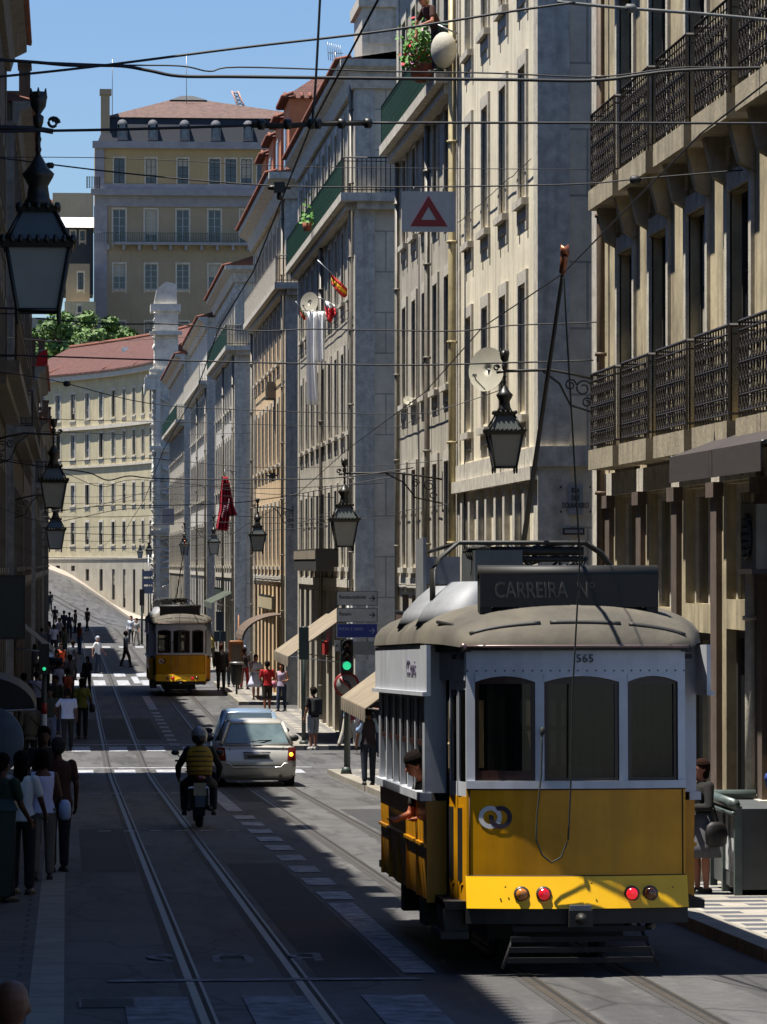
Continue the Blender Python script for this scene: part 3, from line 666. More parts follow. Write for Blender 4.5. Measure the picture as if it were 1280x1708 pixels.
for i in range(len(pc)-1):
    (p, n1), (q, n2) = n_[i], n_[i+1]
    A, B = p+n1*.4, q+n2*.4; C2, D = q+n2*13, p+n1*13
    core.hexa([(A.x, A.y, -1.5), (B.x, B.y, -1.5), (C2.x, C2.y, -1.5), (D.x, D.y, -1.5)], [(A.x, A.y, ev-.1), (B.x, B.y, ev-.1), (C2.x, C2.y, ev-.1), (D.x, D.y, ev-.1)])
core.build('interior', BLACKG, cv, True)
rf = MB(); rs = []
for i, (p, n1) in enumerate(n_):
    A, Bm, D = p-n1*.7, p+n1*6.5, p+n1*13; t_ = i/(len(n_)-1); rz = ev+3.6+1.2*t_
    rs.append([(A.x, A.y, ev+.02), (A.x, A.y, ev+.2), (Bm.x, Bm.y, rz), (D.x, D.y, ev+.2), (D.x, D.y, ev+.02)])
rf.rings(rs, smooth=False); ro = rf.build('roof', tiles_roof(), cv, True)
sk = MB(); q = n_[5][0]+n_[5][1]*4; sk.T = Matrix.Translation((q.x, q.y, ev+2.35)) @ Matrix.Rotation(.48, 4, 'X'); sk.box(-.9, .9, -.7, .7, 0, .15); sk.T = None; sk.build('skylight', PANEG, ro, True)
rg = MB(); rg.tube([((p+n1*6.5).x, (p+n1*6.5).y, ev+3.6+1.2*i/(len(n_)-1)+.05) for i, (p, n1) in enumerate(n_)], .22, 6)
for k in (2, 6, 9): p, n1 = n_[k]; rg.tube([((p-n1*.6).x, (p-n1*.6).y, ev+.3), ((p+n1*6.5).x+1.5, (p+n1*6.5).y-1, ev+3.9)], .1, 5)
rg.build('ridge_tiles', M('tile_clay', C('a0604a')), ro, True)
# hill-top palace ----------------------------------------------------------------
YB = 508; SB = FPX/YB
hp = thing('hilltop_building', 'large ochre building with dark mansard and tiled roof on the hill', 'building', (10, 515, 28))
def hx(u): return at_y(u, 700, YB).x
def hz(v): return at_y(300, v, YB).z
x0, x1 = hx(158), hx(560)
OC2 = P('hilltop_ochre_plaster', '998b74', .15, .3, .15); OC3 = P('hilltop_upper_ochre_plaster', 'a8926c', .12, .3, .1)
fch = Fac(x0, YB, 0); Wd = x1-x0; zz = {k: hz(v) for k, v in dict(bot=600, win4b=560, win4t=537, w3b=482, w3t=441, bal=405, w2b=405, w2t=350, corn2=318, w1b=306, w1t=265, corn1=242, man=195).items()}
wc = [u for u in (199, 252, 305, 358, 411, 465, 518)]
ops = []; pl = []
for u in wc:
    cx = hx(u)-x0
    for zb_, zt_, w_, stl in ((zz['win4b'], zz['win4t'], 1.5, 'dark'), (zz['w3b'], zz['w3t'], 1.55, 'sash'), (zz['w2b'], zz['w2t'], 1.6, 'sash'), (zz['w1b'], zz['w1t'], 1.35, 'dark')):
        ops.append((cx, zb_, w_, zt_-zb_)); pl.append((cx, zb_, w_, round(zt_-zb_, 2), stl))
for u in (385, 438):
    cx = hx(u)-x0; ops.append((cx, zz['w1b'], 1.35, zz['w1t']-zz['w1b'])); pl.append((cx, zz['w1b'], 1.35, round(zz['w1t']-zz['w1b'], 2), 'dark'))
w1 = MB(); wall_mesh(w1, fch, Wd, 24, zz['corn2'], [o for o in ops if o[1] < zz['corn2']], .3); w1.box(x0, x0+.01, YB+.01, YB+14, 24, zz['corn1']); w1.build('wall', OC2, hp, True)
w1 = MB(); wall_mesh(w1, fch, Wd, zz['corn2'], zz['corn1'], [o for o in ops if o[1] > zz['corn2']], .3); w1.build('upper_wall', OC3, hp, True)
w1 = MB(); w1.box(x0+.05, x1, YB+.32, YB+14, 24, zz['corn1']-.1); w1.build('interior', BLACKG, hp, True)
for cx, z, w_, h, stl in pl: place_window(hp, fch.w(cx, 0, z), 0, w_, h, stl)
t = MB(); t.box(x0-.3, x1, YB-.6, YB, zz['corn1']-.5, zz['corn1']+.4); t.box(x0-.5, x1, YB-1.0, YB, zz['corn2']-.7, zz['corn2']+.1); t.box(x0, x1, YB-.2, YB, zz['corn2']-2.1, zz['corn2']-.7); t.box(x0, x1, YB-.15, YB, zz['corn2']+.1, zz['corn2']+.8)
t.box(x0-.1, x0+1.6, YB-.2, YB, 24, zz['corn2']-2.1); t.box(x0, x0+1.2, YB-.2, YB, zz['corn2']+.8, zz['corn1']-.5)
t.build('stone_trim', M('lilac_grey_stone', C('8f8e94'), .85, .2, 1), hp, True)
bl = MB(); bl.box(x0+2.5, x1, YB-1.1, YB, zz['bal']-.35, zz['bal']); 
for u in range(178, 560, 26): bl.box(hx(u), hx(u)+.35, YB-.9, YB, zz['bal']-1.0, zz['bal']-.35)
bo = bl.build('balcony', M('lilac_grey_stone', C('8f8e94')), hp, True); rb = MB(); railing_bars(rb, [(x0, YB-1.0), (x1, YB-1.0)], zz['bal'], 1.2, .3, .025, 'bars'); rb.build('railing', GRNIRON, bo, True)
rb = MB(); railing_bars(rb, [(x0-1.0, YB-1.4), (x0+.6, YB-1.4)], zz['corn2']+.1, 1.5, .3, .04, 'mesh'); rb.build('railing', IRON, hp, True)
m = MB(); zc, zm = zz['corn1']+.4, zz['man']; m.hexa([(x0+.4, YB+.1, zc), (x1, YB+.1, zc), (x1, YB+13, zc), (x0+.4, YB+13, zc)], [(x0+1.6, YB+1.2, zm), (x1, YB+1.2, zm), (x1, YB+12, zm), (x0+1.6, YB+12, zm)])
mo = m.build('mansard', M('dark_slate', C('1d232c'), .6, .3, 1.2, st=(1, 1, 4)), hp, True)
for u in (204, 255, 308, 360, 414, 467, 520):
    x = hx(u); f = MB(); f.box(x-.65, x+.65, YB-.0, YB+1.6, zc+.2, zc+2.2); f.lathe([(.65, 0), (.65, 1.5)], (x, YB, zc+2.2), 'y', 16); fo = f.build('dormer_window', M('dormer_grey', C('5f6066'), .8, .2, 2), mo, True)
    p = MB(); p.box(x-.38, x+.38, YB-.05, YB-.02, zc+.4, zc+2.3); p.build('dormer_pane', PANEG, fo, True)
r_ = MB(); xr = x0+1.1; za = zm
r_.hexa([(xr, YB+.9, za), (x1, YB+.9, za), (x1, YB+13, za), (xr, YB+13, za)], [(hx(285), YB+6, hz(158)), (hx(345), YB+6, hz(158)), (hx(345), YB+7.5, hz(158)), (hx(285), YB+7.5, hz(158))]); r_.build('roof', brick_mat('brown_roof_tiles', C('7d6156'), C('6f5850'), C('4d3b36'), 2.0, .4, .5, .07, noise=.4), hp, True)
r_ = MB(); r_.hexa([(hx(285), YB+5.6, hz(158)), (hx(348), YB+5.6, hz(158)), (hx(348), YB+8, hz(158)), (hx(285), YB+8, hz(158))], [(hx(305), YB+6.3, hz(150)), (hx(325), YB+6.3, hz(150)), (hx(325), YB+7.2, hz(150)), (hx(305), YB+7.2, hz(150))]); r_.build('roof_crown', M('dark_slate', C('1d232c')), hp, True)
c_ = MB(); c_.box(hx(168), hx(183), YB+.5, YB+2, zz['corn1'], hz(155)); c_.box(hx(166), hx(186), YB+.3, YB+2.2, hz(158), hz(149)); c_.build('chimney', OC2, hp, True)
c_ = MB(); c_.box(hx(352), hx(357), YB+7, YB+8, hz(170), hz(158)); c_.build('chimney', STEEL, hp, True)
an = MB()
for u, v in ((188, 92), (313, 84)): an.tube([(hx(u), YB+5, hz(190)), (hx(u), YB+5, hz(v))], .05, 5)
an.build('antenna', STEEL, hp, True)
# crane and small hill buildings
cr = thing('crane', 'pinkish crane boom tip showing over the hilltop roof', 'crane', (at_y(410, 190, 560).x, 560, 36)); c_ = MB(); a = at_y(412, 200, 560); b = at_y(392, 152, 560)
c_.box(a.x-.4, a.x+.4, 559.6, 560.4, 36, a.z); 
for s_ in (-.45, .45): c_.tube([(a.x+s_, 560, a.z), (b.x+s_, 560, b.z)], .12, 5)
for i in range(8):
    t_ = i/8; t2 = (i+1)/8; p = a.lerp(b, t_); q = a.lerp(b, t2); c_.tube([(p.x-.45, 560, p.z), (q.x+.45, 560, q.z)], .07, 4); c_.tube([(p.x+.45, 560, p.z), (q.x-.45, 560, q.z)], .07, 4)
c_.build('boom', M('crane_paint', C('b99384'), .6, .2, 3), cr, True)
def hillhouse(label, u0, u1, v0, v1, Y, mat, roofmat=None, wins=(), vr=None):
    a = at_y(u0, v1, Y); b = at_y(u1, v0, Y); h = thing('hillside_house', label, 'house', ((a.x+b.x)/2, Y+4, a.z-4), 0, 'houses on the hill')
    fc = Fac(a.x, Y, 0); w = MB(); ops = []
    for u, va, vb, ww_ in wins: z1_ = at_y(u, va, Y).z; z0_ = at_y(u, vb, Y).z; ops.append((at_y(u, va, Y).x-a.x, z0_, ww_, z1_-z0_))
    wall_mesh(w, fc, b.x-a.x, a.z-4, b.z, ops, .25); w.box(a.x, b.x, Y+.3, Y+8, a.z-4, b.z-.05); w.build('wall', mat, h, True)
    for c, z0_, ww_, hh in ops: place_window(h, fc.w(c, 0, z0_), 0, ww_, round(hh, 2), 'dark')
    if roofmat:
        z2 = at_y(u0, vr, Y).z; r = MB(); r.rings([[(x, Y-.5, b.z), (x, Y+8.3, b.z), (x, Y+4, z2)] for x in (a.x-.3, b.x+.3)], smooth=False); r.build('roof', roofmat, h, True)
    return h
hillhouse('plain tan box house with flat top left of the hilltop building', 88, 156, 322, 420, 540, P('hill_beige_plaster', 'b3a88f', .15, .3, .15))
hillhouse('low house with red roof half hidden behind the nearest lantern', 10, 88, 345, 420, 545, OC2, tiles_roof(), vr=328)
hillhouse('dark house with sunlit white roof below the tan box house', 98, 156, 380, 440, 525, M('slate_wall', C('3a4048'), .8, .2, 1), M('sunlit_white_roof', C('d8d2cc'), .7, .25, 2), [(122, 386, 400, .6), (138, 386, 400, .6)], vr=358)
hillhouse('yellow house with arched gable beside the left corner of the hilltop building', 110, 150, 440, 510, 500, OC2, None, [(135, 455, 482, .7)])
hillhouse('cream terrace wall house above the trees', 108, 160, 503, 600, 495, P('pale_yellow_plaster', 'b8ad86'), None, [(133, 511, 521, .45)])
hillhouse('grey retaining block above the left trees', 20, 110, 530, 600, 490, M('grey_block', C('8a8984'), .9, .2, 1))
# trees
LEAF = M('foliage', C('5f7d3a'), .7, .45, .6, col2=C('34491f')); BARK = M('bark', C('4a3b2c'), .9, .3, 4)
def tree(label, base, h, rx, rz, n=5200, seed=1, name='tree', leaf=.36, mat=None, gap=.55):
    t = thing(name, label, 'tree', base, 0, 'trees behind the curved roof'); r = random.Random(seed)
    tr = MB(); top = h-rz; tr.tube([(0, 0, -1), (.1, 0, top*.5), (0, .1, top+rz*.3)], [.4, .3, .15], 8)
    for i in range(7):
        a = r.uniform(0, 2*PI); tr.tube([(0, 0, top*.6+i*.15*rz*.3), (math.cos(a)*rx*.4, math.sin(a)*rx*.4, top+.1*rz*i*.5), (math.cos(a)*rx*.75, math.sin(a)*rx*.75, top+.2*rz+i*.1*rz)], [.16, .1, .04], 6)
    tr.build('trunk', BARK, t)
    cl = [(r.gauss(0, .5)*rx, r.gauss(0, .5)*rx, top+r.gauss(.1, .45)*rz, r.uniform(.22, .42)*rx) for _ in range(34)]
    lf = MB()
    for i in range(n):
        c = r.choice(cl); v = Vector((r.gauss(0, 1), r.gauss(0, 1), r.gauss(0, 1))).normalized()*c[3]*r.uniform(.6, 1.05)
        p = Vector(c[:3])+v*1.0; p.z = c[2]+v.z*.75; a = Vector((r.uniform(-1, 1), r.uniform(-1, 1), r.uniform(-1, 1))).normalized(); b = a.cross(v).normalized() if v.length > 0 else a; s_ = leaf*r.uniform(.5, 1.1)
        lf.quad(p-a*s_, p-b*s_*.6, p+a*s_, p+b*s_*.6)
    lf.build('crown', mat or LEAF, t); return t
for i, (u, v, rx, h, lb) in enumerate([(118, 570, 3.8, 9, 'bushy green tree rising left of the red roof'), (92, 585, 3.0, 8, 'darker round tree at the far left of the tree row'), (152, 580, 3.4, 8, 'green tree in the middle of the row below the ochre building'), (192, 575, 2.8, 7.5, 'smallest green tree at the right end of the row')]):
    p = at_y(u, v, 452+i*3); tree(lb, (p.x, p.y, p.z-h+2.6), h, rx, 3.3, seed=i+3, mat=LEAF)
p = at_y(38, 250, 300); tree('thin bare twiggy tree beside the left eave', (p.x-.5, 300, p.z-9), 10, 1.6, 2.2, n=260, seed=12, leaf=.2, mat=BARK)
# ---------------------------------------------------------------- ground, road, pavements
def asphalt():
    m = bpy.data.materials.new('asphalt'); m.use_nodes = True; N = m.node_tree.nodes; L = m.node_tree.links; b = N['Principled BSDF']; b.inputs['Roughness'].default_value = .8
    tc = N.new('ShaderNodeTexCoord'); base = None
    def nz(scale, st, lo, hi, a, z, det=8):
        mp = N.new('ShaderNodeMapping'); mp.inputs['Scale'].default_value = st; L.new(tc.outputs['Object'], mp.inputs[0])
        n = N.new('ShaderNodeTexNoise'); n.inputs['Scale'].default_value = scale; n.inputs['Detail'].default_value = det; n.inputs['Roughness'].default_value = .65; L.new(mp.outputs[0], n.inputs[0])
        r = N.new('ShaderNodeMapRange'); r.inputs[1].default_value = lo; r.inputs[2].default_value = hi; r.inputs[3].default_value = a; r.inputs[4].default_value = z; L.new(n.outputs[0], r.inputs[0]); return r.outputs[0], n
    a, _ = nz(.5, (1, .35, 1), .4, .62, .72, 1.15); c, _ = nz(7, (1, 1, 1), .3, .7, .8, 1.2); d, _ = nz(1.6, (1, .12, 1), .52, .6, 1, .62, 3); e_, nn = nz(60, (1, 1, 1), .3, .7, .8, 1.2, 2)
    mp = N.new('ShaderNodeMapping'); mp.inputs['Scale'].default_value = (1, .45, 1); L.new(tc.outputs['Object'], mp.inputs[0]); v = N.new('ShaderNodeTexVoronoi'); v.feature = 'DISTANCE_TO_EDGE'; v.inputs['Scale'].default_value = .55; v.inputs['Randomness'].default_value = 1
    wn = N.new('ShaderNodeTexNoise'); wn.inputs['Scale'].default_value = 1.5; L.new(mp.outputs[0], wn.inputs[0]); ad = N.new('ShaderNodeVectorMath'); ad.operation = 'MULTIPLY_ADD'; L.new(wn.outputs['Color'], ad.inputs[0]); ad.inputs[1].default_value = (.6, .6, .6); L.new(mp.outputs[0], ad.inputs[2]); L.new(ad.outputs[0], v.inputs[0])
    cr = N.new('ShaderNodeMapRange'); cr.inputs[1].default_value = .004; cr.inputs[2].default_value = .02; cr.inputs[3].default_value = .45; cr.inputs[4].default_value = 1; L.new(v.outputs['Distance'], cr.inputs[0])
    cur = None
    for o in (a, c, d, e_, cr.outputs[0]):
        if cur is None: cur = o
        else: mm = N.new('ShaderNodeMath'); mm.operation = 'MULTIPLY'; L.new(cur, mm.inputs[0]); L.new(o, mm.inputs[1]); cur = mm.outputs[0]
    sc_ = N.new('ShaderNodeVectorMath'); sc_.operation = 'SCALE'; sc_.inputs[0].default_value = C('4a4948'); L.new(cur, sc_.inputs['Scale']); L.new(sc_.outputs[0], b.inputs['Base Color'])
    bp = N.new('ShaderNodeBump'); bp.inputs['Strength'].default_value = .5; bp.inputs['Distance'].default_value = .01; L.new(nn.outputs[0], bp.inputs['Height']); L.new(bp.outputs[0], b.inputs['Normal'])
    return m
ASPH = asphalt()
def strip(mb, xs, ys, off):
    for (xa, xb), in [(xs,)]:
        for a, b in zip(ys, ys[1:]):
            mb.quad((xa, a, g(a)+off), (xb, a, g(a)+off), (xb, b, g(b)+off), (xa, b, g(b)+off))
YS = [-20, 0, 20, 40, 60, 80, 88, 90.5, 93, 96, 99, 110, 140, 180, 220, 250, 270, 300, 330]
mb = MB(); strip(mb, (-80, 80), YS, 0)
gx = [-80, -30, -20, -12, -8, -5, -3, -1.5, 0, 1.5, 3, 4.5, 6, 8, 12, 30, 80]; gy = [330, 336, 342, 348, 354, 360, 366, 372, 378, 384, 390, 396, 402, 410, 418, 424, 430]
for ya, yb in zip(gy, gy[1:]):
    for xa, xb in zip(gx, gx[1:]): mb.quad((xa, ya, g2(xa, ya)), (xb, ya, g2(xb, ya)), (xb, yb, g2(xb, yb)), (xa, yb, g2(xa, yb)))
struct(mb.build('road', ASPH))
mb = MB(); strip(mb, (-400, 400), [430, 445, 460, 480, 500, 530, 560, 700, 1200], 0); 
mb.add([(-600, -60, -3), (600, -60, -3), (600, 432, -3), (-600, 432, -3)], [(0, 1, 2, 3)])
struct(mb.build('hill', M('hill_ground', C('5d5a44'), .95, .3, .05)))
# kerbs and pavements
PAVR = brick_mat('patterned_cobbles', C('4d4f55'), C('44464c'), C('958f84'), 1.0, 1.15, .62, .14, noise=.35, offset=.5, bump=.2)
PAVL = brick_mat('grey_slabs', C('57544f'), C('4b4945'), C('2b2a28'), 1.0, .75, .42, .02, noise=.4, bump=.3)
KERB = brick_mat('kerb_stone', C('8a8478'), C('7d786d'), C('4b4843'), 1.0, 1.3, .5, .015, noise=.3, rot=(0, 0, PI/2))
def pavement(name, x0, x1, y0, y1, mat, ks):
    ys = [y0]+[y for y in YS if y0 < y < y1]+[y1]; h = .12
    m = MB()
    strip(m, (x0, x1), ys, h)
    for y in (y0, y1): m.quad((x0, y, g(y)-.1), (x1, y, g(y)-.1), (x1, y, g(y)+h), (x0, y, g(y)+h))
    struct(m.build(name, mat))
    k = MB(); xa, xb = (x0-.28, x0) if ks < 0 else (x1, x1+.28)
    strip(k, (xa, xb), ys, h+.004); xe = xa if ks < 0 else xb
    for a, b in zip(ys, ys[1:]): k.quad((xe, a, g(a)-.1), (xe, b, g(b)-.1), (xe, b, g(b)+h+.004), (xe, a, g(a)+h+.004))
    for y in (y0, y1): k.quad((xa, y, g(y)-.1), (xb, y, g(y)-.1), (xb, y, g(y)+h+.004), (xa, y, g(y)+h+.004))
    struct(k.build('kerb', KERB))
for a, b in ((-15, 57.8), (65.2, 92.6), (106.2, 133.4), (140.3, 165.2), (182.8, 207.6), (219.3, 249.2), (261.8, 300)): pavement('pavement', 6.38, 7.85, a, b, PAVR, -1)
for a, b in ((-15, 93.5), (106.2, 163.2), (180.8, 236)): pavement('pavement', -1.5, -.28, a, b, PAVL, 1)
# curved pavement in front of the curved building
m = MB(); h = .2
pts = [(p.x, p.y, n1) for p, n1 in n_]
for (p, n1), (q, n2) in zip(n_, n_[1:]):
    A = p-n1*2.6; B = q-n2*2.6
    m.quad((A.x, A.y, g2(*A)+h), (B.x, B.y, g2(*B)+h), (q.x, q.y, g2(*q)+h+.05), (p.x, p.y, g2(*p)+h+.05)); m.quad((A.x, A.y, g2(*A)-.2), (B.x, B.y, g2(*B)-.2), (B.x, B.y, g2(*B)+h), (A.x, A.y, g2(*A)+h))
struct(m.build('pavement', M('light_pavement', C('a0978a'), .9, .2, 2)))
# tram rails
RAIL = M('polished_rail', C('4a453f'), .5, .3, 8, metal=.25); GROOVE = M('rail_groove', C('15130f'), .9, .2, 5)
xc1, xc2 = 1.47, 4.27
def rails(xc, y1, bend=None):
    for s_ in (-.45, .45):
        for (d0, d1, off, mt, nm) in ((-.035, .03, .006, RAIL, 'tram_rail'), (.03, .07, .0045, GROOVE, 'rail_groove'), (.07, .095, .006, RAIL, 'tram_rail'), (-.10, -.035, .0035, M('rail_bed', C('383532'), .9, .3, 2), 'rail_bed')):
            m = MB(); ys = [y for y in YS+[342, 354, 366, 378, 390] if y <= y1]
            for a, b in zip(ys, ys[1:]):
                k = 4 if a >= 250 else 1
                for i in range(k):
                    ya, yb = a+(b-a)*i/k, a+(b-a)*(i+1)/k
                    xa, xb = [xc+s_ - (max(0, y-300)**2)*.0011 for y in (ya, yb)]; of2 = off+(.03 if ya > 325 else 0)
                    m.quad((xa+d0, ya, g2(xa, ya)+of2), (xa+d1, ya, g2(xa, ya)+of2), (xb+d1, yb, g2(xb, yb)+of2), (xb+d0, yb, g2(xb, yb)+of2))
            struct(m.build(nm, mt))
rails(xc1, 402); rails(xc2, 402)
# painted markings
PAINT = M('road_paint', C('a5a6aa'), .85, .5, 4.5, col2=C('55565a'))
OLDP = M('worn_road_paint', C('77787c'), .85, .5, 4.5, col2=C('303034'))
def mark(x0, x1, y0, y1, off=.009, mt=None):
    n = max(1, int((y1-y0)/6)); m = MB()
    ys = sorted({y0, y1} | {y for y in YS if y0 < y < y1}); strip(m, (x0, x1), ys, off); return struct(m.build('road_marking', mt or PAINT))
for y in (44.6, 47.5, 50.4, 53.3, 56.2, 59.0, 61.8, 64.6, 67.4): mark(2.85, 3.2, y-.75, y+.75)
mark(2.85, 3.13, 33.4, 43.2); mark(2.85, 3.13, 70, 91)
mark(.35, 2.95, 32.7, 32.92, .010, OLDP)
for x in (.45, 1.38, 2.32): mark(x, x+.5, 28.0, 31.2, mt=OLDP)
t = text_obj('road_lettering', TX['bus'], OLDP, None, (1.5, 35.2, g(35.2)+.012), (-.025, 0, PI)); struct(t)
for k in range(9): mark(2.85, 3.13, 109+k*2.9, 110.5+k*2.9)
mark(2.85, 3.13, 136, 150); mark(2.85, 3.13, 166, 176)
for y0, y1 in ((93.2, 95.6), (105.8, 108.6), (163.5, 170.5), (176, 182), (237, 241)):
    for k in range(6): 
        if abs(k-2.7) > 2.9: continue
        mark(.15+k*1.0, .65+k*1.0, y0, y1)
for y in (96.6, 109.6, 162, 183, 242): mark(.1, 6.0, y, y+.35)
for y, n in ((62, 6), (80, 7), (130, 7)):
    for k in range(n): mark(.5+k*.4, .7+k*.4, y, y+.25)
for k in range(3): mark(.6, .75, 300+k*7, 303+k*7)
PATCH = M('asphalt_patch', C('2b2b2d'), .9, .35, 1.2, bump=.4)
for x0, x1, y0, y1 in ((2.1, 2.8, 33, 52), (.2, .9, 50, 63), (4.9, 5.9, 60, 71), (3.3, 3.75, 75, 88), (.3, 2.7, 113, 128), (4.8, 6, 118, 131), (3.4, 5.2, 97, 103)):
    m = MB(); strip(m, (x0, x1), sorted({y0, y1} | {y for y in YS if y0 < y < y1}), .0028); struct(m.build('road_patch', PATCH))
GR = M('drain_iron', C('2a2927'), .6, .3, 9)
for x, y, lb in ((.12, 30.6, 'small iron gutter grate by the left kerb'), (5.7, 31.5, 'iron gutter grate by the right kerb in the sun')):
    gt = thing('drain_grate', lb, 'drain grate', (x+.2, y, g(y)+.006)); m = MB()
    for i in range(9): m.box(-.2, .2, -.3+i*.07, -.27+i*.07, 0, .012)
    m.box(-.22, -.2, -.32, .32, 0, .014); m.box(.2, .22, -.32, .32, 0, .014); m.build('grate_bars', GR, gt)
# ---------------------------------------------------------------- TRAM
YEL = M('tram_yellow', C('cf9204'), .36, .18, 1.2, col2=C('b57c04'), spec=.35, streak=.3); TWH = M('tram_white', C('b9bcc2'), .4, .18, 2.5, streak=.2)
TROOF = M('tram_roof', C('575145'), .85, .35, 1.6, col2=C('403c34'), bump=.2, streak=.3); TBLK = M('tram_black', C('16140f'), .6, .4, 3); WOOD = M('varnished_wood', C('30180f'), .35, .3, 6, st=(1, 1, 4)); SILV = M('tram_silver', C('7a7c7f'), .6, .3, 3, metal=.1)
TPANE = glass_mat('tram_glass', (.45, .44, .4), .4)
INT = M('tram_interior', C('150f0b'), .7, .3, 3)
def tram(label, loc, near):
    t = thing('tram', label, 'tram', loc, 0, 'yellow trams')
    t.rotation_euler = (math.atan(-.025) if near else 0, 0, 0)
    def bul(x): return .14*(x/.93)**2
    def face(mb, x0, x1, z0, z1, off=0.0, n=6, lean0=0.0, lean1=0.0):     # curved front strip with thickness
        xs = [x0+(x1-x0)*i/n for i in range(n+1)]
        o = [[(x, bul(x)+off+l, z) for x in xs] for z, l in ((z0, lean0), (z1, lean1))]
        b = [[(x, bul(x)+off+l+.03, z) for x in xs] for z, l in ((z0, lean0), (z1, lean1))]
        for i in range(n):
            mb.hexa([o[0][i], o[0][i+1], b[0][i+1], b[0][i]], [o[1][i], o[1][i+1], b[1][i+1], b[1][i]])
    hw = .93
    YB0, YB1, YE = 1.2, 6.2, 7.4
    b = MB()
    face(b, -hw, hw, .835, 1.57, 0, 12); b.build('dash_panel', YEL, t)
    b = MB(); face(b, -hw-.01, hw+.01, .57, .835, 0, 12, -.10, -.012); b.build('apron', M('tram_yellow_bright', C('f0b804'), .35, .12, 1.5), t)  # apron yellow is brighter than the dash and unstreaked
    b = MB(); face(b, -hw-.01, hw+.01, .44, .57, .0, 12, -.05, -.05)
    b.box(-.1, .1, -.16, .1, .42, .56); b.cap((0, -.16, .49), (0, -.2, .49), .05, .04); b.build('bumper', TBLK, t)
    b = MB(); b.box(-.09, .09, -.125, -.1, .5, .6); b.ell((0, -.13, .51), (.05, .03, .02)); b.build('coupler', SILV, t)
    # platform sides: door left, panel right
    def side(mb, s, y0, y1, x0, x1, z0, z1, th=.03):
        mb.hexa([(s*x0, y0, z0), (s*x1, y1, z0), (s*(x1-th), y1, z0), (s*(x0-th), y0, z0)], [(s*x0, y0, z1), (s*x1, y1, z1), (s*(x1-th), y1, z1), (s*(x0-th), y0, z1)])
    for s in (-1, 1):
        if s == 1:
            b = MB(); side(b, s, .17, YB0, hw, 1.05, .45, 1.5); b.build('platform_panel', YEL, t)
            b = MB(); side(b, s, .17, YB0, hw, 1.05, 1.5, 1.58); side(b, s, .17, YB0, hw, 1.05, 2.5, 2.75); side(b, s, .17, .25, hw, hw+.01, 1.58, 2.5); side(b, s, 1.1, YB0, 1.04, 1.05, 1.58, 2.5); b.build('platform_frame', TWH, t)
        else:
            for k, (ya, yb) in enumerate(((.19, .5), (.53, .84))):
                xa, xb = hw-.005+.12*(ya-.17), hw-.005+.12*(yb-.17)
                b = MB(); side(b, s, ya, yb, xa, xb, .62, 1.5); side(b, s, ya+.1, yb-.1, xa+.012, xb+.012, .75, 1.42, .005)
                d = b.build('door_panel', YEL, t)
                q = MB(); side(q, s, ya+.12, yb-.12, xa+.018, xb+.018, .78, 1.4, .003); q.build('recess', TBLK, d)
                q = MB(); side(q, s, ya, ya+.04, xa, xa, 1.5, 2.48); side(q, s, yb-.04, yb, xb, xb, 1.5, 2.48); side(q, s, ya+.04, yb-.04, xa, xb, 1.5, 1.62); side(q, s, ya+.04, yb-.04, xa, xb, 2.4, 2.48); q.build('door_frame', TWH, d)
                q = MB(); side(q, s, ya+.04, yb-.04, xa-.01, xb-.01, 1.62, 2.4, .006); q.build('door_pane', TPANE, d)
            b = MB(); side(b, s, .17, YB0, hw+.01, 1.06, 2.48, 2.75); b.build('platform_frame', TWH, t)
            b = MB(); b.box(-1.14, -.9, .25, 1.1, .3, .36); b.box(-1.1, -.9, .3, 1.05, .36, .6); b.build('step', TBLK, t)
    # window band of the face
    ws = [(-.86, -.36), (-.285, .35), (.425, .865)]; ps = [(-hw, -.86), (-.36, -.285), (.35, .425), (.865, hw)]
    b = MB()
    for x0, x1 in ps: face(b, x0, x1, 1.62, 2.57, -.01, 2)
    face(b, -hw, hw, 1.57, 1.635, -.03, 12); face(b, -hw, hw, 2.52, 2.73, -.01, 12)
    for x0, x1 in ws:                                      # arched heads
        n = 8
        for i in range(n):
            xa, xb = x0+(x1-x0)*i/n, x0+(x1-x0)*(i+1)/n; q = [(x-(x0+x1)/2)/((x1-x0)/2) for x in (xa, xb)]; zz_ = [2.515-.05*k*k for k in q]; ya, yb = bul(xa)-.016, bul(xb)-.016
            b.hexa([(xa, ya, zz_[0]), (xb, yb, zz_[1]), (xb, yb+.04, zz_[1]), (xa, ya+.04, zz_[0])], [(xa, ya, 2.53), (xb, yb, 2.53), (xb, yb+.04, 2.53), (xa, ya+.04, 2.53)])
    b.build('window_pillars', TWH, t)
    for i, (x0, x1) in enumerate(ws):
        f = MB(); face(f, x0, x0+.035, 1.635, 2.5, .01, 1); face(f, x1-.035, x1, 1.635, 2.5, .01, 1); face(f, x0+.035, x1-.035, 1.635, 1.72 if i == 0 else 1.66, .01, 4); face(f, x0+.035, x1-.035, 2.45, 2.51, .01, 4)
        w = f.build('window', WOOD, t)
        p = MB(); face(p, x0+.035, x1-.035, 1.66, 2.47, .025, 6); p.build('pane', TPANE, w)
    # saloon
    W = 1.19
    b = MB(); belt = 1.43
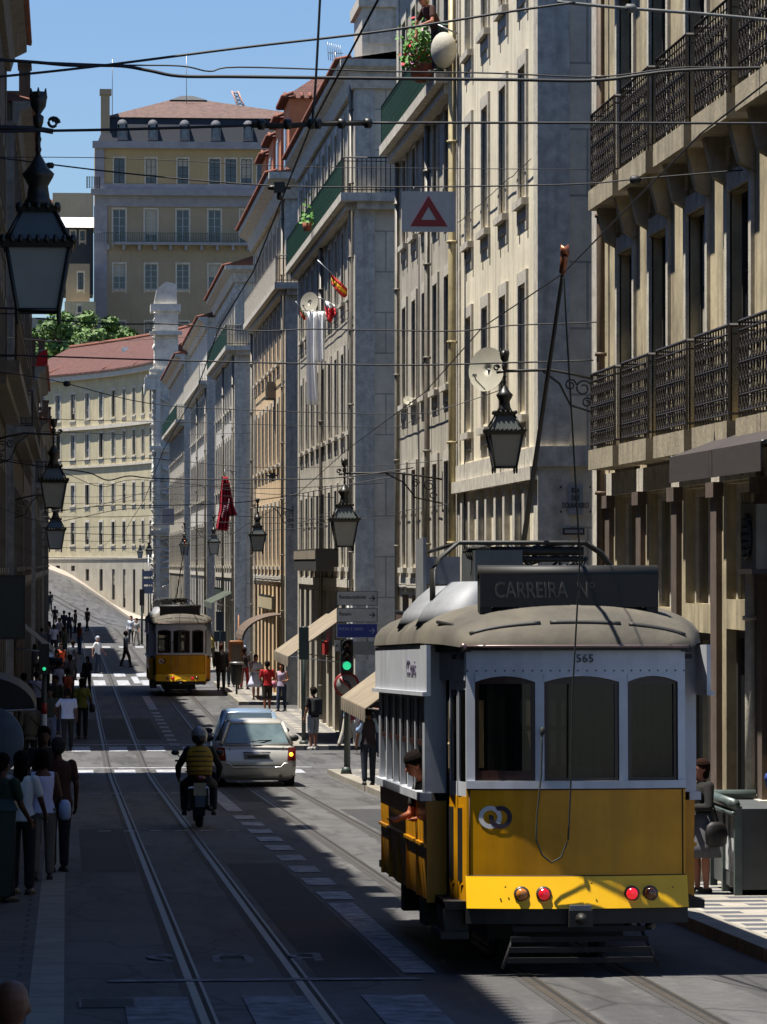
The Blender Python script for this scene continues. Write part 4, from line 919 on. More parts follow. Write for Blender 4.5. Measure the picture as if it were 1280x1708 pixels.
    for s in (-1, 1):
        b.hexa([(s*1.13, YB0, .55), (s*1.13, YB1, .55), (s*1.09, YB1, .55), (s*1.09, YB0, .55)], [(s*1.17, YB0, 1.04), (s*1.17, YB1, 1.04), (s*1.13, YB1, 1.04), (s*1.13, YB0, 1.04)])
        b.hexa([(s*1.17, YB0, 1.04), (s*1.17, YB1, 1.04), (s*1.13, YB1, 1.04), (s*1.13, YB0, 1.04)], [(s*1.18, YB0, belt), (s*1.18, YB1, belt), (s*1.14, YB1, belt), (s*1.14, YB0, belt)])
        b.hexa([(s*1.17, YB0, 1.02), (s*1.17, YB1, 1.02), (s*1.195, YB1, 1.03), (s*1.195, YB0, 1.03)], [(s*1.17, YB0, 1.06), (s*1.17, YB1, 1.06), (s*1.195, YB1, 1.055), (s*1.195, YB0, 1.055)])
        for (xa, xb) in ((1.0, 1.17),): b.box(*sorted((s*xa, s*xb)), YB0-.01, YB0+.03, .55, belt); b.box(*sorted((s*xa, s*xb)), YB1-.03, YB1+.01, .55, belt)
        for i in range(1, 5): y = YB0+(YB1-YB0)*i/5; b.box(*sorted((s*1.1, s*1.178)), y-.005, y+.005, .56, 1.02)
    b.build('side_panels', YEL, t)
    b = MB(); nw = 6; bw = (YB1-YB0-.3)/nw
    for s in (-1, 1):
        def xx(a, c): return sorted((s*a, s*c))
        b.box(*xx(1.13, 1.23), YB0-.03, YB1, belt, belt+.07)
        for i in range(nw+1): y = YB0+.15+i*bw; b.box(*xx(1.14, 1.19), y-.045, y+.045, belt+.07, 2.36)
        b.box(*xx(1.0, 1.19), YB0-.02, YB0+.15, belt+.07, 2.36); b.box(*xx(1.14, 1.19), YB1-.15, YB1, belt+.07, 2.36)
        b.box(*xx(1.14, 1.18), YB0, YB1, 2.36, 2.80); b.box(*xx(1.0, 1.19), YB0-.02, YB0, 2.36, 2.8)
    b.build('window_pillars', TWH, t)
    for s in (-1, 1):
        l = MB(); l.box(*sorted((s*1.19, s*1.225)), YB0-.62, YB1, 2.38, 2.78); l.box(*sorted((s*1.19, s*1.26)), YB0-.62, YB1, 2.345, 2.38); lb_ = l.build('letter_board', TWH, t)
        if near and s < 0: text_obj('lettering', TX['cc'], M('faded_blue_paint', C('5a5568'), .7, .2, 5), lb_, (-1.228, YB0+.85, 2.58), (PI/2, 0, -PI/2))
        for i in range(nw):
            y0_, y1_ = YB0+.15+i*bw+.045, YB0+.15+(i+1)*bw-.045
            f = MB(); x_ = sorted((s*1.15, s*1.175)); f.box(*x_, y0_, y1_, 2.31, 2.36); f.box(*x_, y0_, y1_, 1.9, 1.95); f.box(*x_, y0_, y0_+.03, 1.9, 2.36); f.box(*x_, y1_-.03, y1_, 1.9, 2.36)
            w = f.build('side_window', WOOD, t); p = MB(); p.box(*sorted((s*1.16, s*1.166)), y0_+.03, y1_-.03, 1.95, 2.31); p.build('pane', TPANE, w)
    # far end platform
    b = MB()
    for s in (-1, 1): b.hexa([(s*1.05, YB1, .5), (s*.93, YE, .5), (s*.9, YE, .5), (s*1.02, YB1, .5)], [(s*1.05, YB1, 1.55), (s*.93, YE, 1.55), (s*.9, YE, 1.55), (s*1.02, YB1, 1.55)])
    b.box(-.93, .93, YE, YE+.04, .5, 1.55); b.build('far_dash', YEL, t)
    b = MB()
    for s in (-1, 1):
        b.box(*sorted((s*.86, s*.93)), YE-.05, YE+.03, 1.55, 2.6); b.box(*sorted((s*.98, s*1.05)), YB1, YB1+.08, 1.55, 2.6)
    b.box(-.36, -.29, YE, YE+.03, 1.55, 2.6); b.box(.35, .42, YE, YE+.03, 1.55, 2.6); b.box(-.93, .93, YE-.02, YE+.04, 2.5, 2.75); b.build('far_pillars', TWH, t)
    # interior: floor, seats, bulkheads, control column
    b = MB(); b.box(-1.1, 1.1, .2, YE-.05, .55, .62); b.box(-1.0, 1.0, .2, YE-.1, 2.66, 2.7)
    for y in (YB0+.05, YB1-.08): 
        for s in (-1, 1): b.box(*sorted((s*.4, s*1.05)), y, y+.05, .62, 1.5); b.box(*sorted((s*.4, s*.46)), y, y+.05, 1.5, 2.3); b.box(*sorted((s*.98, s*1.05)), y, y+.05, 1.5, 2.3); b.box(*sorted((s*.4, s*1.05)), y, y+.05, 2.3, 2.6)
        b.box(-.4, .4, y, y+.05, 2.3, 2.6)
    b.box(-.15, 1.08, YB1-.12, YB1-.1, .62, 1.6)
    for xa_, xb_ in ((-.15, .2), (.33, .5), (.57, .62), (.66, 1.08)): b.box(xa_, xb_, YB1-.12, YB1-.1, 1.6, 2.62)
    for z_ in (1.95, 2.3): b.box(-.15, 1.08, YB1-.13, YB1-.12, z_, z_+.05)
    b.box(-1.08, -.75, YB1-.12, YB1-.1, .62, 2.62); b.box(.5, 1.05, YB0+.02, YB0+.045, 1.5, 2.3)
    b.build('interior_shell', INT, t)
    for x_, y_ in ((-.12, 1.05), (.3, 1.0), (-.35, 2.4), (.35, 2.4), (-.35, 4.1), (.35, 4.1)): b = MB(); b.tube([(x_, y_, .62), (x_, y_, 2.66)], .017, 6); b.build('grab_pole', M('brass', C('a0803c'), .3, .1, 5, metal=.7), t)
    for i in range(5):
        y = YB0+.5+i*.85
        for s in (-1, 1): b = MB(); b.box(*sorted((s*.35, s*1.08)), y, y+.42, 1.0, 1.06); b.box(*sorted((s*.35, s*1.08)), y+.42, y+.47, 1.0, 1.55); b.box(*sorted((s*.4, s*.45)), y+.1, y+.15, .62, 1.0); b.build('seat', M('brown_seat', C('3a2a1e'), .6, .3, 5), t)
    b = MB(); b.lathe([(.12, .62), (.12, 1.5), (.16, 1.52), (.16, 1.6), (.02, 1.62)], (-.45, .5, 0)); b.box(.3, .7, .5, .7, .62, 1.5); b.build('control_column', STEEL, t)
    # roof: lofted dome
    r = MB(); rs = []
    def arch(hwid, z0, zt, y, n=18): return [(hwid*math.cos(PI*(1-i/n)), y, z0+(zt-z0)*math.sin(PI*i/n)**.8) for i in range(n+1)]
    prof = [(-.02, .55, 2.76, 2.765), (0.0, .80, 2.76, 2.84), (.1, .99, 2.76, 2.95), (.25, 1.04, 2.77, 3.06), (.45, 1.08, 2.78, 3.13), (.8, 1.14, 2.79, 3.18), (1.2, 1.24, 2.80, 3.2), (6.2, 1.24, 2.80, 3.2), (6.9, 1.12, 2.78, 3.12), (7.3, 1.0, 2.76, 2.95), (7.48, .7, 2.76, 2.8)]
    rs = [arch(h_, z0_, zt_, y) for y, h_, z0_, zt_ in prof]
    r.rings(rs, close=False); 
    r.rings([[(p[0], p[1], p[2]-.001 if k_ else p[2]) for p in (ring[0], ring[-1])] for k_, ring in enumerate(rs)], smooth=False, close=False, caps=False)
    ro = r.build('roof', TROOF, t)
    b = MB(); b.rings([[(s_*h_, y, z) for s_, h_, z in ((-1, hq+.015, 2.72), (-1, hq+.015, 2.775), (1, hq+.015, 2.775), (1, hq+.015, 2.72))] for y, hq in ((.12, .97), (1.15, 1.08))], smooth=False)
    face(b, -.97, .97, 2.73, 2.775, -.07, 14); b.build('roof_rim', TBLK, t)
    b = MB(); b.tube([(x, bul(x)-.09, 2.765) for x in [-.95+i*1.9/12 for i in range(13)]], .014, 6); b.ell((-.96, .05, 2.765), .03); b.build('rain_gutter', M('dark_red_rail', C('7d6a66'), .3, .2, 5, metal=.5), t)
    for xa, xb in ((-.9, -.3), (-.22, .38), (.45, .93)):
        b = MB(); m_ = (xa+xb)/2; n = 10; pts_ = []
        for i in range(n+1):
            x = xa+(xb-xa)*i/n; th_ = math.acos(max(-1, min(1, x/1.04))); pts_.append((x, .13, 2.765+.235*math.sin(th_)**.8-.035))
        b.tube(pts_, .026, 6); b.build('drip_rail', TBLK, ro)
    b = MB(); b.tube([(-1.1, .9, 2.98), (-1.0, .55, 2.95), (-.93, .25, 2.88)], .016, 6); b.build('drip_rail', TBLK, ro)
    # ventilators and boxes
    for y in (1.75, 3.7):
        b = MB(); b.rings([[(-.72+rx*math.cos(2*PI*j/18)-sh_, y+ry*math.sin(2*PI*j/18), z) for j in range(18)] for z, rx, ry, sh_ in ((2.95, .38, .6, .12), (3.1, .35, .56, .08), (3.24, .28, .46, .02), (3.34, .2, .36, -.02), (3.345, .05, .1, -.02))]); b.build('ventilator', SILV, ro)
    b = MB(); b.box(-.95, -.62, 3.75, 4.5, 3.36, 3.62); b.box(-.97, -.94, 3.7, 4.5, 3.1, 3.8); b.build('resistor_box', SILV, t)
    b = MB(); b.box(-.7, -.28, 1.6, 2.8, 3.3, 3.62); b.box(-.68, -.64, 1.7, 2.7, 3.1, 3.3); b.build('roof_box', M('dark_grey_box', C('4b4f50'), .5, .2, 4), t)
    # destination board
    b = MB(); b.box(-.78, .75, .42, .64, 3.1, 3.38); b.box(-.78, -.68, .44, .62, 2.9, 3.1); b.box(.65, .75, .44, .62, 2.9, 3.1)
    b.tube([(-.79, .53, 3.39), (.76, .53, 3.39)], .07, 8)
    db = b.build('destination_board', TBLK, t)
    if near:
        text_obj('lettering', TX['carreira'], M('dim_lettering', C('5a5550'), .8, .5, 9), db, (-.66, .412, 3.24), (PI/2, 0, 0))
        text_obj('fleet_number', TX['565'], M('fleet_number_paint', C('33343a'), .6, 0), t, (.06, -.018, 2.66), (PI/2, 0, 0))
    # trolley base hoops
    b = MB()
    for y in (1.7, 1.86): b.tube([(-1.06, y, 3.0), (-1.06, y, 3.45), (-1.0, y, 3.55), (-.83, y, 3.69), (.3, y, 3.69), (.44, y, 3.6), (.55, y, 3.45), (.57, y, 3.1)], .02, 6)
    for x in (-.83, -.5, .3): b.tube([(x, 1.7, 3.69), (x, 4.6, 3.69)], .018, 6)
    b.tube([(-.6, 1.9, 3.55), (.3, 1.9, 3.55)], .03, 6); b.tube([(-.75, 1.9, 3.62), (.3, 1.9, 3.62)], .045, 6); b.tube([(-.7, 2.0, 3.42), (.3, 2.0, 3.42)], .03, 6)
    rr = random.Random(5)
    for i in range(9): x = rr.uniform(-.3, .3); b.tube([(x, 1.9+rr.uniform(-.2, .3), 3.4+rr.uniform(0, .3)), (x+rr.uniform(-.3, .3), 2.2+rr.uniform(-.2, .3), 3.4+rr.uniform(0, .3)), (x+rr.uniform(-.3, .3), 2.1, 3.4+rr.uniform(0, .2))], .02, 6)
    for y in (2.1, 2.6):
        for x in (-.62, .28): b.tube([(x, y, 3.1), (x, y, 3.62)], .022, 6)
    for i in range(6): x = -.7+.02*i; b.tube([(x+.06*math.cos(a*PI/4), 1.8, 3.6+.06*math.sin(a*PI/4)) for a in range(9)], .012, 5)
    b.build('trolley_base', TBLK, t)
    b = MB()
    for x in (-.905, .905): b.tube([(x, bul(x)-.003, .84), (x, bul(x)-.003, 1.57)], .006, 4)
    b.tube([(x, bul(x)-.004, 1.566) for x in [-.93+i*.155 for i in range(13)]], .009, 4); b.tube([(x, bul(x)-.006, .838) for x in [-.93+i*.155 for i in range(13)]], .006, 4)
    b.build('panel_seam', M('seam_brown', C('3c2408'), .7, .2, 8), t)
    b = MB()
    for i in range(25): x = -.92+i*.0767; b.ell((x, bul(x)-.012, 2.56), (.007, .005, .007), 6, 4)
    for x, z in ((-.62, .75), (-.66, .65), (.1, .78), (.8, .74)): b.ell((x, bul(x)-.08, z), (.008, .006, .008), 6, 4)
    b.build('rivets', TBLK, t)
    # lights
    for x, c, em, st_ in ((-.485, 'b5702a', None, 0), (-.3, 'b01020', (1, .02, .03), .16), (.445, 'b01020', (1, .02, .03), .3), (.605, '7a4418', None, 0)):
        y = bul(x)-.055; b = MB(); b.lathe([(.066, .02), (.066, -.02), (.05, -.03)], (x, y, .69), 'y', 16); h_ = b.build('tail_light', M('lamp_ring', C('3a3230'), .4, 0), t)
        b = MB(); b.lathe([(.052, -.02), (.045, -.045), (.02, -.055), (.002, -.056)], (x, y, .69), 'y', 16); b.build('lens', M('lens_'+c+str(st_), C(c), .15, 0, spec=.8, emit=em, es=st_), h_)
    # interlocked rings emblem
    for x, c in ((-.735, 'd0cdca'), (-.65, '2c2030')):
        b = MB(); n = 28
        for i in range(n):
            a0, a1 = 2*PI*i/n, 2*PI*(i+1)/n
            if c == '2c2030' and 2.0 < a0 < 2.9: continue
            P4 = [(x+q*math.cos(a), bul(x+q*math.cos(a))-.004-(.002 if c[0] == '2' else 0), 1.33+q*math.sin(a)) for q, a in ((.058, a0), (.096, a0), (.096, a1), (.058, a1))]
            b.quad(*P4)
        b.build('emblem', M('emblem_'+c, C(c), .5, 0), t)
    # lifeguard gate, underframe, wheels
    b = MB(); 
    for i in range(4): z = .12+i*.085; w_ = .62-.02*i; b.box(-w_, w_, -.12+.03*i, -.09+.03*i, z, z+.045)
    for s in (-1, 1): b.tube([(s*.66, -.14, .08), (s*.5, .05, .46)], .015, 5)
    b.build('lifeguard', M('lifeguard_grey', C('0c0b0b'), .8, .3, 5), t)
    b = MB(); b.box(-.95, .95, .3, 7.2, .42, .56); b.box(-.6, .6, 1.6, 6, .2, .45); b.box(-1.12, -.95, 2.0, 2.5, .3, .55); b.box(-1.1, -.9, 4.4, 4.7, .28, .55); b.build('underframe', TBLK, t)
    for y in (2.3, 5.0):
        for s in (-1, 1):
            b = MB(); b.lathe([(.3, -.04), (.38, -.035), (.38, .0), (.33, .01), (.33, .05), (.1, .06)], (s*.45, y, .335), 'x', 20); b.build('wheel', M('wheel_steel', C('4a4642'), .4, .3, 5, metal=.5), t)
    return t
tram1 = tram('large yellow and white tram in the right foreground with raised trolley pole', (4.29, 33.0, g(33.0)), True)
tram2 = tram('smaller yellow tram standing farther up the street near the silver cars', (4.32, 150.0, 0), False)
for tr_, near in ((tram1, True), (tram2, False)):
    b = MB(); inv = tr_.matrix_basis.inverted()
    p0 = Vector((-.12, 3.2, 3.5)); p1 = inv @ Vector((3.93, 31.2, 7.32)) if near else Vector((.1, -1.6, 5.7))
    b.tube([p0, p0.lerp(p1, .5), p1], [.026, .02, .016], 8); tp = b.build('trolley_pole', TBLK, tr_)
    q = MB(); q.tube([p1, p1+Vector((0, -.12, .12))], .03, 8); q.lathe([(.05, -.03), (.03, 0), (.05, .03)], p1+Vector((0, -.12, .16)), 'x', 12); q.build('trolley_wheel', M('copper', C('9a5a3c'), .35, .2, 5, metal=.6), tp)
    q = MB(); rp = [p1+Vector((0, -.05, -.05)), Vector((-.02, -.32, 3.5)), Vector((-.07, -.2, 2.4)), Vector((-.08, -.12, 1.6)), Vector((-.1, -.1, 1.15)), Vector((-.16, -.1, 1.0)), Vector((-.24, -.1, .955)), Vector((-.32, -.1, 1.02)), Vector((-.37, -.09, 1.15)), Vector((-.36, -.08, 1.35)), Vector((-.32, -.07, 1.7)), Vector((-.31, -.06, 2.05))]
    sm = []
    for i in range(len(rp)-1):
        for k in range(4): sm.append(rp[i].lerp(rp[i+1], k/4))
    sm.append(rp[-1]); q.tube(sm, .008, 5); q.ell(tuple(rp[-1]), (.02, .02, .04)); q.build('rope', M('rope', C('2c2f28'), .8, .3, 20), tr_)
# ---------------------------------------------------------------- cars
TYRE = M('tyre', C('121212'), .85, .2, 6); CARGL = M('car_glass', (.05, .07, .08), .05, 0, spec=1.0); CARPL = M('black_plastic', C('17181a'), .6, .1, 5)
def car(label, loc, W, H, Lc, paint, group, hatch):
    c = thing('car', label, 'car', loc, 0, group); w = W/2
    st_ = [  # y, z bottom, z belt, half width factor
        (0.0, .30, .56, .90), (.05, .2, .72, .97), (.16, .17, .86 if hatch else .93, 1.0), (.55, .17, .93, 1.0), (1.3, .17, .94, 1.0), (2.6, .17, .92, 1.0), (3.4, .18, .86, .99), (Lc-.25, .2, .72, .93), (Lc, .3, .55, .8)]
    b = MB(); rs = []
    for y, zb, zt, f in st_:
        hw = w*f; ring = [(-hw*.86, y, zb), (-hw*.97, y, zb+.1), (-hw, y, (zb+zt)/2), (-hw*.985, y, zt-.12), (-hw*.93, y, zt-.02), (-hw*.82, y, zt+.015), (0, y, zt+.03)]
        ring += [(-p[0], p[1], p[2]) for p in reversed(ring[:-1])]; rs.append(ring)
    b.rings(rs); b.build('body', paint, c)
    # greenhouse with pillars: roof shell + glass core
    y0g, y1g, y2g, y3g = (.18, .52, 2.3, 3.15) if hatch else (.55, 1.15, 2.5, 3.25)
    zb, zt = .9, H-.02
    def gh(wb, wt, e, top):
        return [[(-wb, y0g+e, zb), (wb, y0g+e, zb), (wb*.98, y3g-e, zb), (-wb*.98, y3g-e, zb)], [(-wt, y1g+e, top), (wt, y1g+e, top), (wt, y2g-e, top), (-wt, y2g-e, top)]]
    lo_, hi_ = gh(w*.86, w*.66, .02, zt-.03); b = MB(); b.hexa(lo_, hi_); b.build('cabin_glass', CARGL, c)
    b = MB(); wt = w*.68; n = 6
    rs = []
    for y, z, k in ((y1g-.03, zt-.045, .97), (y1g+.1, zt-.005, 1), ((y1g+y2g)/2, zt+.02, 1), (y2g-.1, zt-.005, 1), (y2g+.05, zt-.05, .97)):
        rs.append([(-wt*k, y, z-.045), (-wt*k*.92, y, z), (-wt*.4, y, z+.02), (wt*.4, y, z+.02), (wt*k*.92, y, z), (wt*k, y, z-.045), (wt*.8, y, z-.06), (-wt*.8, y, z-.06)])
    b.rings(rs)
    for s in (-1, 1):
        b.tube([(s*w*.875, y0g+.03, zb), (s*w*.67, y1g, zt-.04)], [.055, .042], 6); b.tube([(s*w*.87, y3g, zb), (s*w*.67, y2g, zt-.04)], .035, 6); b.tube([(s*w*.875, 1.75, zb), (s*w*.67, 1.7, zt-.04)], .03, 6)
    b.build('roof', paint, c)
    # tail
    yb = -.03
    for s in (-1, 1):
        b = MB(); x0, x1 = s*w*.76, s*w*.97
        b.hexa([(x0, yb+.0, .56), (x1, yb+.06, .56), (x1, yb+.18, .56), (x0, yb+.14, .56)], [(x0+s*.03, yb+.09, .84), (x1+s*.01, yb+.13, .84), (x1, yb+.3, .84), (x0, yb+.3, .84)]); tl = b.build('tail_light', M('tail_lens', C('5e1210'), .15, .1, 6, spec=.8), c)
        b = MB(); b.ell((s*w*.86, yb+.05, .69), (.045, .03, .045)); b.build('indicator', M('indicator_on' if s > 0 else 'indicator_off', C('e07a20') if s > 0 else C('8a4030'), .2, 0, emit=(1, .35, .03) if s > 0 and hatch else None, es=1.6), tl)
        b = MB(); b.ell((s*(w+.08), 2.45, .98), (.11, .07, .075)); b.build('wing_mirror', CARPL, c)
        for y in (.75, Lc-.8):
            b = MB(); b.lathe([(.2, -.09), (.29, -.1), (.305, -.07), (.305, .07), (.29, .1), (.2, .09)], (s*(w-.12), y, .3), 'x', 24); wh = b.build('wheel', TYRE, c)
            b = MB(); b.lathe([(.19, 0), (.18, s*.02), (.05, s*.03), (.001, s*.03)], (s*(w-.03), y, .3), 'x', 16); b.build('rim', STEEL, wh)
    if hatch:
        b = MB(); b.hexa([(-w*.8, .155, .93), (w*.8, .155, .93), (w*.8, .2, .93), (-w*.8, .2, .93)], [(-w*.62, .47, H-.1), (w*.62, .47, H-.1), (w*.62, .52, H-.1), (-w*.62, .52, H-.1)]); b.build('rear_window', M('rear_glass', C('6a7a7a'), .08, .5, .9, col2=C('3e4a4c'), spec=1.0), c)
        b = MB(); b.tube([(-w*.8, .1, .9), (w*.8, .1, .9)], .022, 6); b.tube([(-w*.98, .03, .5), (-w*.68, -.02, .5), (-w*.6, -.02, .42), (w*.6, -.02, .42), (w*.68, -.02, .5), (w*.98, .03, .5)], .014, 6); b.build('trim_strip', M('bright_trim', C('c6c8c8'), .2, 0, metal=.4), c)
        b = MB(); b.tube([(-.1, .14, .96), (.05, .15, .985), (.32, .2, .985)], .012, 5); b.build('wiper', CARPL, c)
    b = MB()
    for s in (-1, 1): b.tube([(s*w*.66, -.012, .46), (s*w*.67, .03, .6), (s*w*.665, .1, .85)], .007, 4)
    b.tube([(-w*.66, -.012, .46), (w*.66, -.012, .46)], .007, 4); b.build('hatch_gap', CARPL, c)
    b = MB(); b.box(-.27, .27, -.015, .02, .59, .7); pl_ = b.build('number_plate', M('plate', C('6a6c74'), .6, .1, 5), c)
    b = MB(); b.box(-.2, .2, -.02, -.016, .62, .67); b.build('plate_characters', M('plate_ink', C('24262e'), .6, 0), pl_)
    b = MB(); b.tube([(-.29, -.02, .73), (.29, -.02, .73)], .02, 6); b.build('chrome_handle', M('chrome', C('aab0c4'), .15, 0, metal=.8), c)
    b = MB(); b.lathe([(.035, 0), (.03, -.04), (.025, 0)], (w*.6, .04, .24), 'y', 12); b.box(-w*.8, w*.8, .05, .4, .14, .3); b.build('exhaust', M('dark_metal', C('3a3836'), .5, .3, 8), c)
    return c
SILVER = M('silver_car_paint', C('bcbab2'), .28, .05, 2, metal=.35, spec=.6); BLUEP = M('pale_blue_car_paint', C('8fa3b5'), .25, .05, 2, metal=.5, spec=.6)
c1_ = car('silver hatchback car seen from behind with orange indicator lit', (4.03, 83.9, g(83.9)), 1.7, 1.42, 4.1, SILVER, 'cars in the right lane', True)
c2_ = car('pale blue saloon car ahead of and half hidden by the silver hatchback', (4.27, 91.5, g(92)-.02), 1.66, 1.52, 4.3, BLUEP, 'cars in the right lane', False)
c1_.rotation_euler = (math.atan(-.02), 0, 0)
# ---------------------------------------------------------------- motorcycle
mc = thing('motorcycle', 'dark motorcycle ridden away beside the silver car', 'motorcycle', (2.13, 63.2, g(63.3)))
BK = M('motorbike_black', C('141414'), .35, .2, 6)
for y in (.33, 1.62):
    b = MB(); b.lathe([(.22, -.05), (.3, -.06), (.33, -.03), (.33, .03), (.3, .06), (.22, .05)], (0, y, .33), 'x', 26); wh = b.build('wheel', TYRE, mc); b = MB()
    b.lathe([(.06, -.05), (.22, -.02), (.22, .02), (.06, .05)], (0, y, .33), 'x', 20); b.build('rim', STEEL, wh)
b = MB(); b.tube([(0, .33, .33), (0, .7, .55), (0, 1.2, .8), (0, 1.45, .85), (0, 1.6, .35)], .04, 8); b.box(-.16, .16, .7, 1.15, .25, .6); b.build('frame', BK, mc)
b = MB(); b.cap((0, .3, .76), (0, .85, .72), .12, .13); b.build('seat', BK, mc)
b = MB(); b.cap((0, 1.0, .82), (0, 1.3, .86), .15, .13); b.build('fuel_tank', BK, mc)
b = MB(); b.tube([(-.36, 1.2, 1.02), (-.1, 1.35, 1.0), (.1, 1.35, 1.0), (.36, 1.2, 1.02)], .018, 6); b.build('handlebar', BK, mc)
for s in (-1, 1): b = MB(); b.tube([(s*.2, 1.28, 1.0), (s*.33, 1.25, 1.12)], .01, 5); b.ell((s*.36, 1.24, 1.15), (.07, .02, .045)); b.build('wing_mirror', BK, mc)
b = MB(); b.hexa([(-.1, .0, .52), (.1, .0, .52), (.1, .02, .52), (-.1, .02, .52)], [(-.1, .07, .72), (.1, .07, .72), (.1, .09, .72), (-.1, .09, .72)]); b.build('number_plate', M('faded_plate', C('8a8468'), .6, .2, 8), mc)
b = MB(); b.ell((0, .06, .8), (.09, .05, .045)); b.build('tail_light', M('tail_lens', C('8a1a14')), mc)
b = MB(); b.tube([(-.17, .3, .3), (-.17, .9, .28)], .05, 8); b.tube([(.17, .3, .3), (.17, .9, .28)], .05, 8); b.build('exhaust', M('dark_metal', C('3a3836')), mc)
b = MB(); rs = []
for i in range(9): a = math.radians(-20+i*22); rs.append([(x, .33-.38*math.cos(a), .33+.38*math.sin(a)) for x in (-.08, .08)]+[(x, .33-.36*math.cos(a), .33+.36*math.sin(a)) for x in (.08, -.08)])
b.rings(rs, smooth=False); b.build('mudguard', BK, mc)
# ---------------------------------------------------------------- lanterns
MILK = M('milky_lantern_glass', C('8d908c'), .35, .12, 3, spec=.4); LIR = M('lantern_iron', C('16150f'), .45, .3, 9)
def lantern(label, X, Y, zc, wallx, size=.6, arm_style=1, yaw=0):
    """zc = height of the crenellated collar; wallx = facade the bracket springs from"""
    t = thing('street_lantern', label, 'street lamp', (X, Y, zc), 0, 'iron bracket lanterns'); s = size/.65
    def sq(mb, w0, z0, w1, z1, o=0): mb.hexa([(-w0, -w0, z0), (w0, -w0, z0), (w0, w0, z0), (-w0, w0, z0)], [(-w1, -w1, z1), (w1, -w1, z1), (w1, w1, z1), (-w1, w1, z1)])
    g1 = MB(); sq(g1, .17*s, -.56*s, .265*s, -.03*s); g1.build('lantern_glass', MILK, t)
    g1 = MB(); sq(g1, .24*s, .04*s, .135*s, .3*s); g1.build('roof_glass', M('grey_lantern_glass', C('4f5552'), .3, .2, 3), t)
    f = MB()
    for a in (-1, 1):
        for b_ in (-1, 1):
            f.tube([(a*.18*s, b_*.18*s, -.64*s), (a*.18*s, b_*.18*s, -.56*s), (a*.275*s, b_*.275*s, 0)], .02*s, 5); f.tube([(a*.275*s, b_*.275*s, .04*s), (a*.14*s, b_*.14*s, .3*s)], .018*s, 5)
            f.cap((a*.18*s, b_*.18*s, -.66*s), (a*.18*s, b_*.18*s, -.6*s), .016*s, .022*s, 6)
    for w, z in ((.185, -.57),): 
        q = w*s; f.tube([(-q, -q, z*s), (q, -q, z*s), (q, q, z*s), (-q, q, z*s), (-q, -q, z*s)], .016*s, 5)
    f.build('frame', LIR, t)
    c = MB(); sq(c, .3*s, -.035*s, .32*s, .03*s)
    for i in range(9):
        u = -.3*s+.6*s*i/8
        for p in ((u, -.31*s), (u, .31*s), (-.31*s, u), (.31*s, u)): c.cap((p[0], p[1], .03*s), (p[0], p[1], .055*s), .028*s, .022*s, 6)
    sq(c, .165*s, .29*s, .18*s, .33*s)
    for i in range(5):
        u = -.16*s+.32*s*i/4
        for p in ((u, -.175*s), (u, .175*s), (-.175*s, u), (.175*s, u)): c.cap((p[0], p[1], .33*s), (p[0], p[1], .35*s), .025*s, .018*s, 6)
    c.lathe([(.15*s, .33*s), (.1*s, .42*s), (.085*s, .52*s), (.13*s, .6*s), (.14*s, .63*s), (.09*s, .68*s), (.03*s, .78*s), (.02*s, .8*s)], n=8); c.build('cap', LIR, t)
    r = MB(); zt = 1.02*s
    r.tube([(0, 0, .78*s), (0, 0, zt)], .022, 6)
    for i in range(2): r.ell((0, 0, .84*s+i*.09*s), (.03*s, .03*s, .035*s), 6, 4)
    r.lathe([(.02, zt-.01), (.04, zt+.05), (.045, zt+.1), (.02, zt+.12), (.06, zt+.18), (.07, zt+.25), (.05, zt+.3)], n=8)
    for a in (0, PI/2, PI, 3*PI/2): r.tube([(.05*math.cos(a), .05*math.sin(a), zt+.25), (.06*math.cos(a), .06*math.sin(a), zt+.33)], [.025, .004], 5)
    d = wallx-X; sg = 1 if d > 0 else -1
    r.tube([(-sg*.12, 0, zt-.02), (0, 0, zt), (d*.5, 0, zt+.02), (d*.75, 0, zt-.04), (d, 0, zt-.12)], .024, 6)
    r.tube([(d*.42, 0, zt), (d*.6, 0, zt-.18), (d*.72, 0, zt-.5), (d, 0, zt-.62)], .018, 6)
    for cx, cz, q in ((d*.72, zt-.2, .09), (d*.86, zt-.25, .13), (d*.9, zt-.46, .08), (-sg*.12, zt+.05, .05)):
        r.tube([(cx+q*(1-k/26)*math.cos(k*.5), 0, cz+q*(1-k/26)*math.sin(k*.5)) for k in range(18)], .013, 5)
    r.box(*sorted((d-sg*.02, d+sg*.01)), -.04, .04, zt-.8, zt+.05)
    r.build('bracket', LIR, t); return t
def lam(label, u, vc, wpx, wallx, size=.6):
    Y = FPX*size*1.0/wpx; p = at_y(u, vc, Y); return lantern(label, p.x, Y, p.z, wallx, size)
lam('largest lantern, hanging close at the upper left corner', 64, 410, 124, -1.45, .6)
lam('second hanging lantern on the left with clear sky of yellow facade behind', 90, 803, 50, -1.45, .6)
lam('third left lantern, hanging just below and behind the second one', 93, 884, 36, -1.45, .6)
lam('lantern above the large tram on a scrolled bracket beside the satellite dish', 842, 722, 66, 7.8, .58)
lam('lantern on long bracket above the blue direction sign', 575, 868, 50, 7.8, .62)
lam('lantern with dark head in front of the ochre facade', 430, 893, 30, 7.8, .62)
lam('lantern just below the hanging red banner', 357, 905, 22, 7.8, .62)
lam('lantern left of the red banner beside the grey pilaster', 308, 909, 18, 7.8, .6)
lam('distant lantern nearest the white baroque tower', 249, 918, 13, 7.8, .6)
lam('distant lantern just left of the tower one', 234, 921, 11, 7.8, .6)
lam('tiny far lantern in front of the curved yellow building', 184, 855, 9, 3.0, .6)
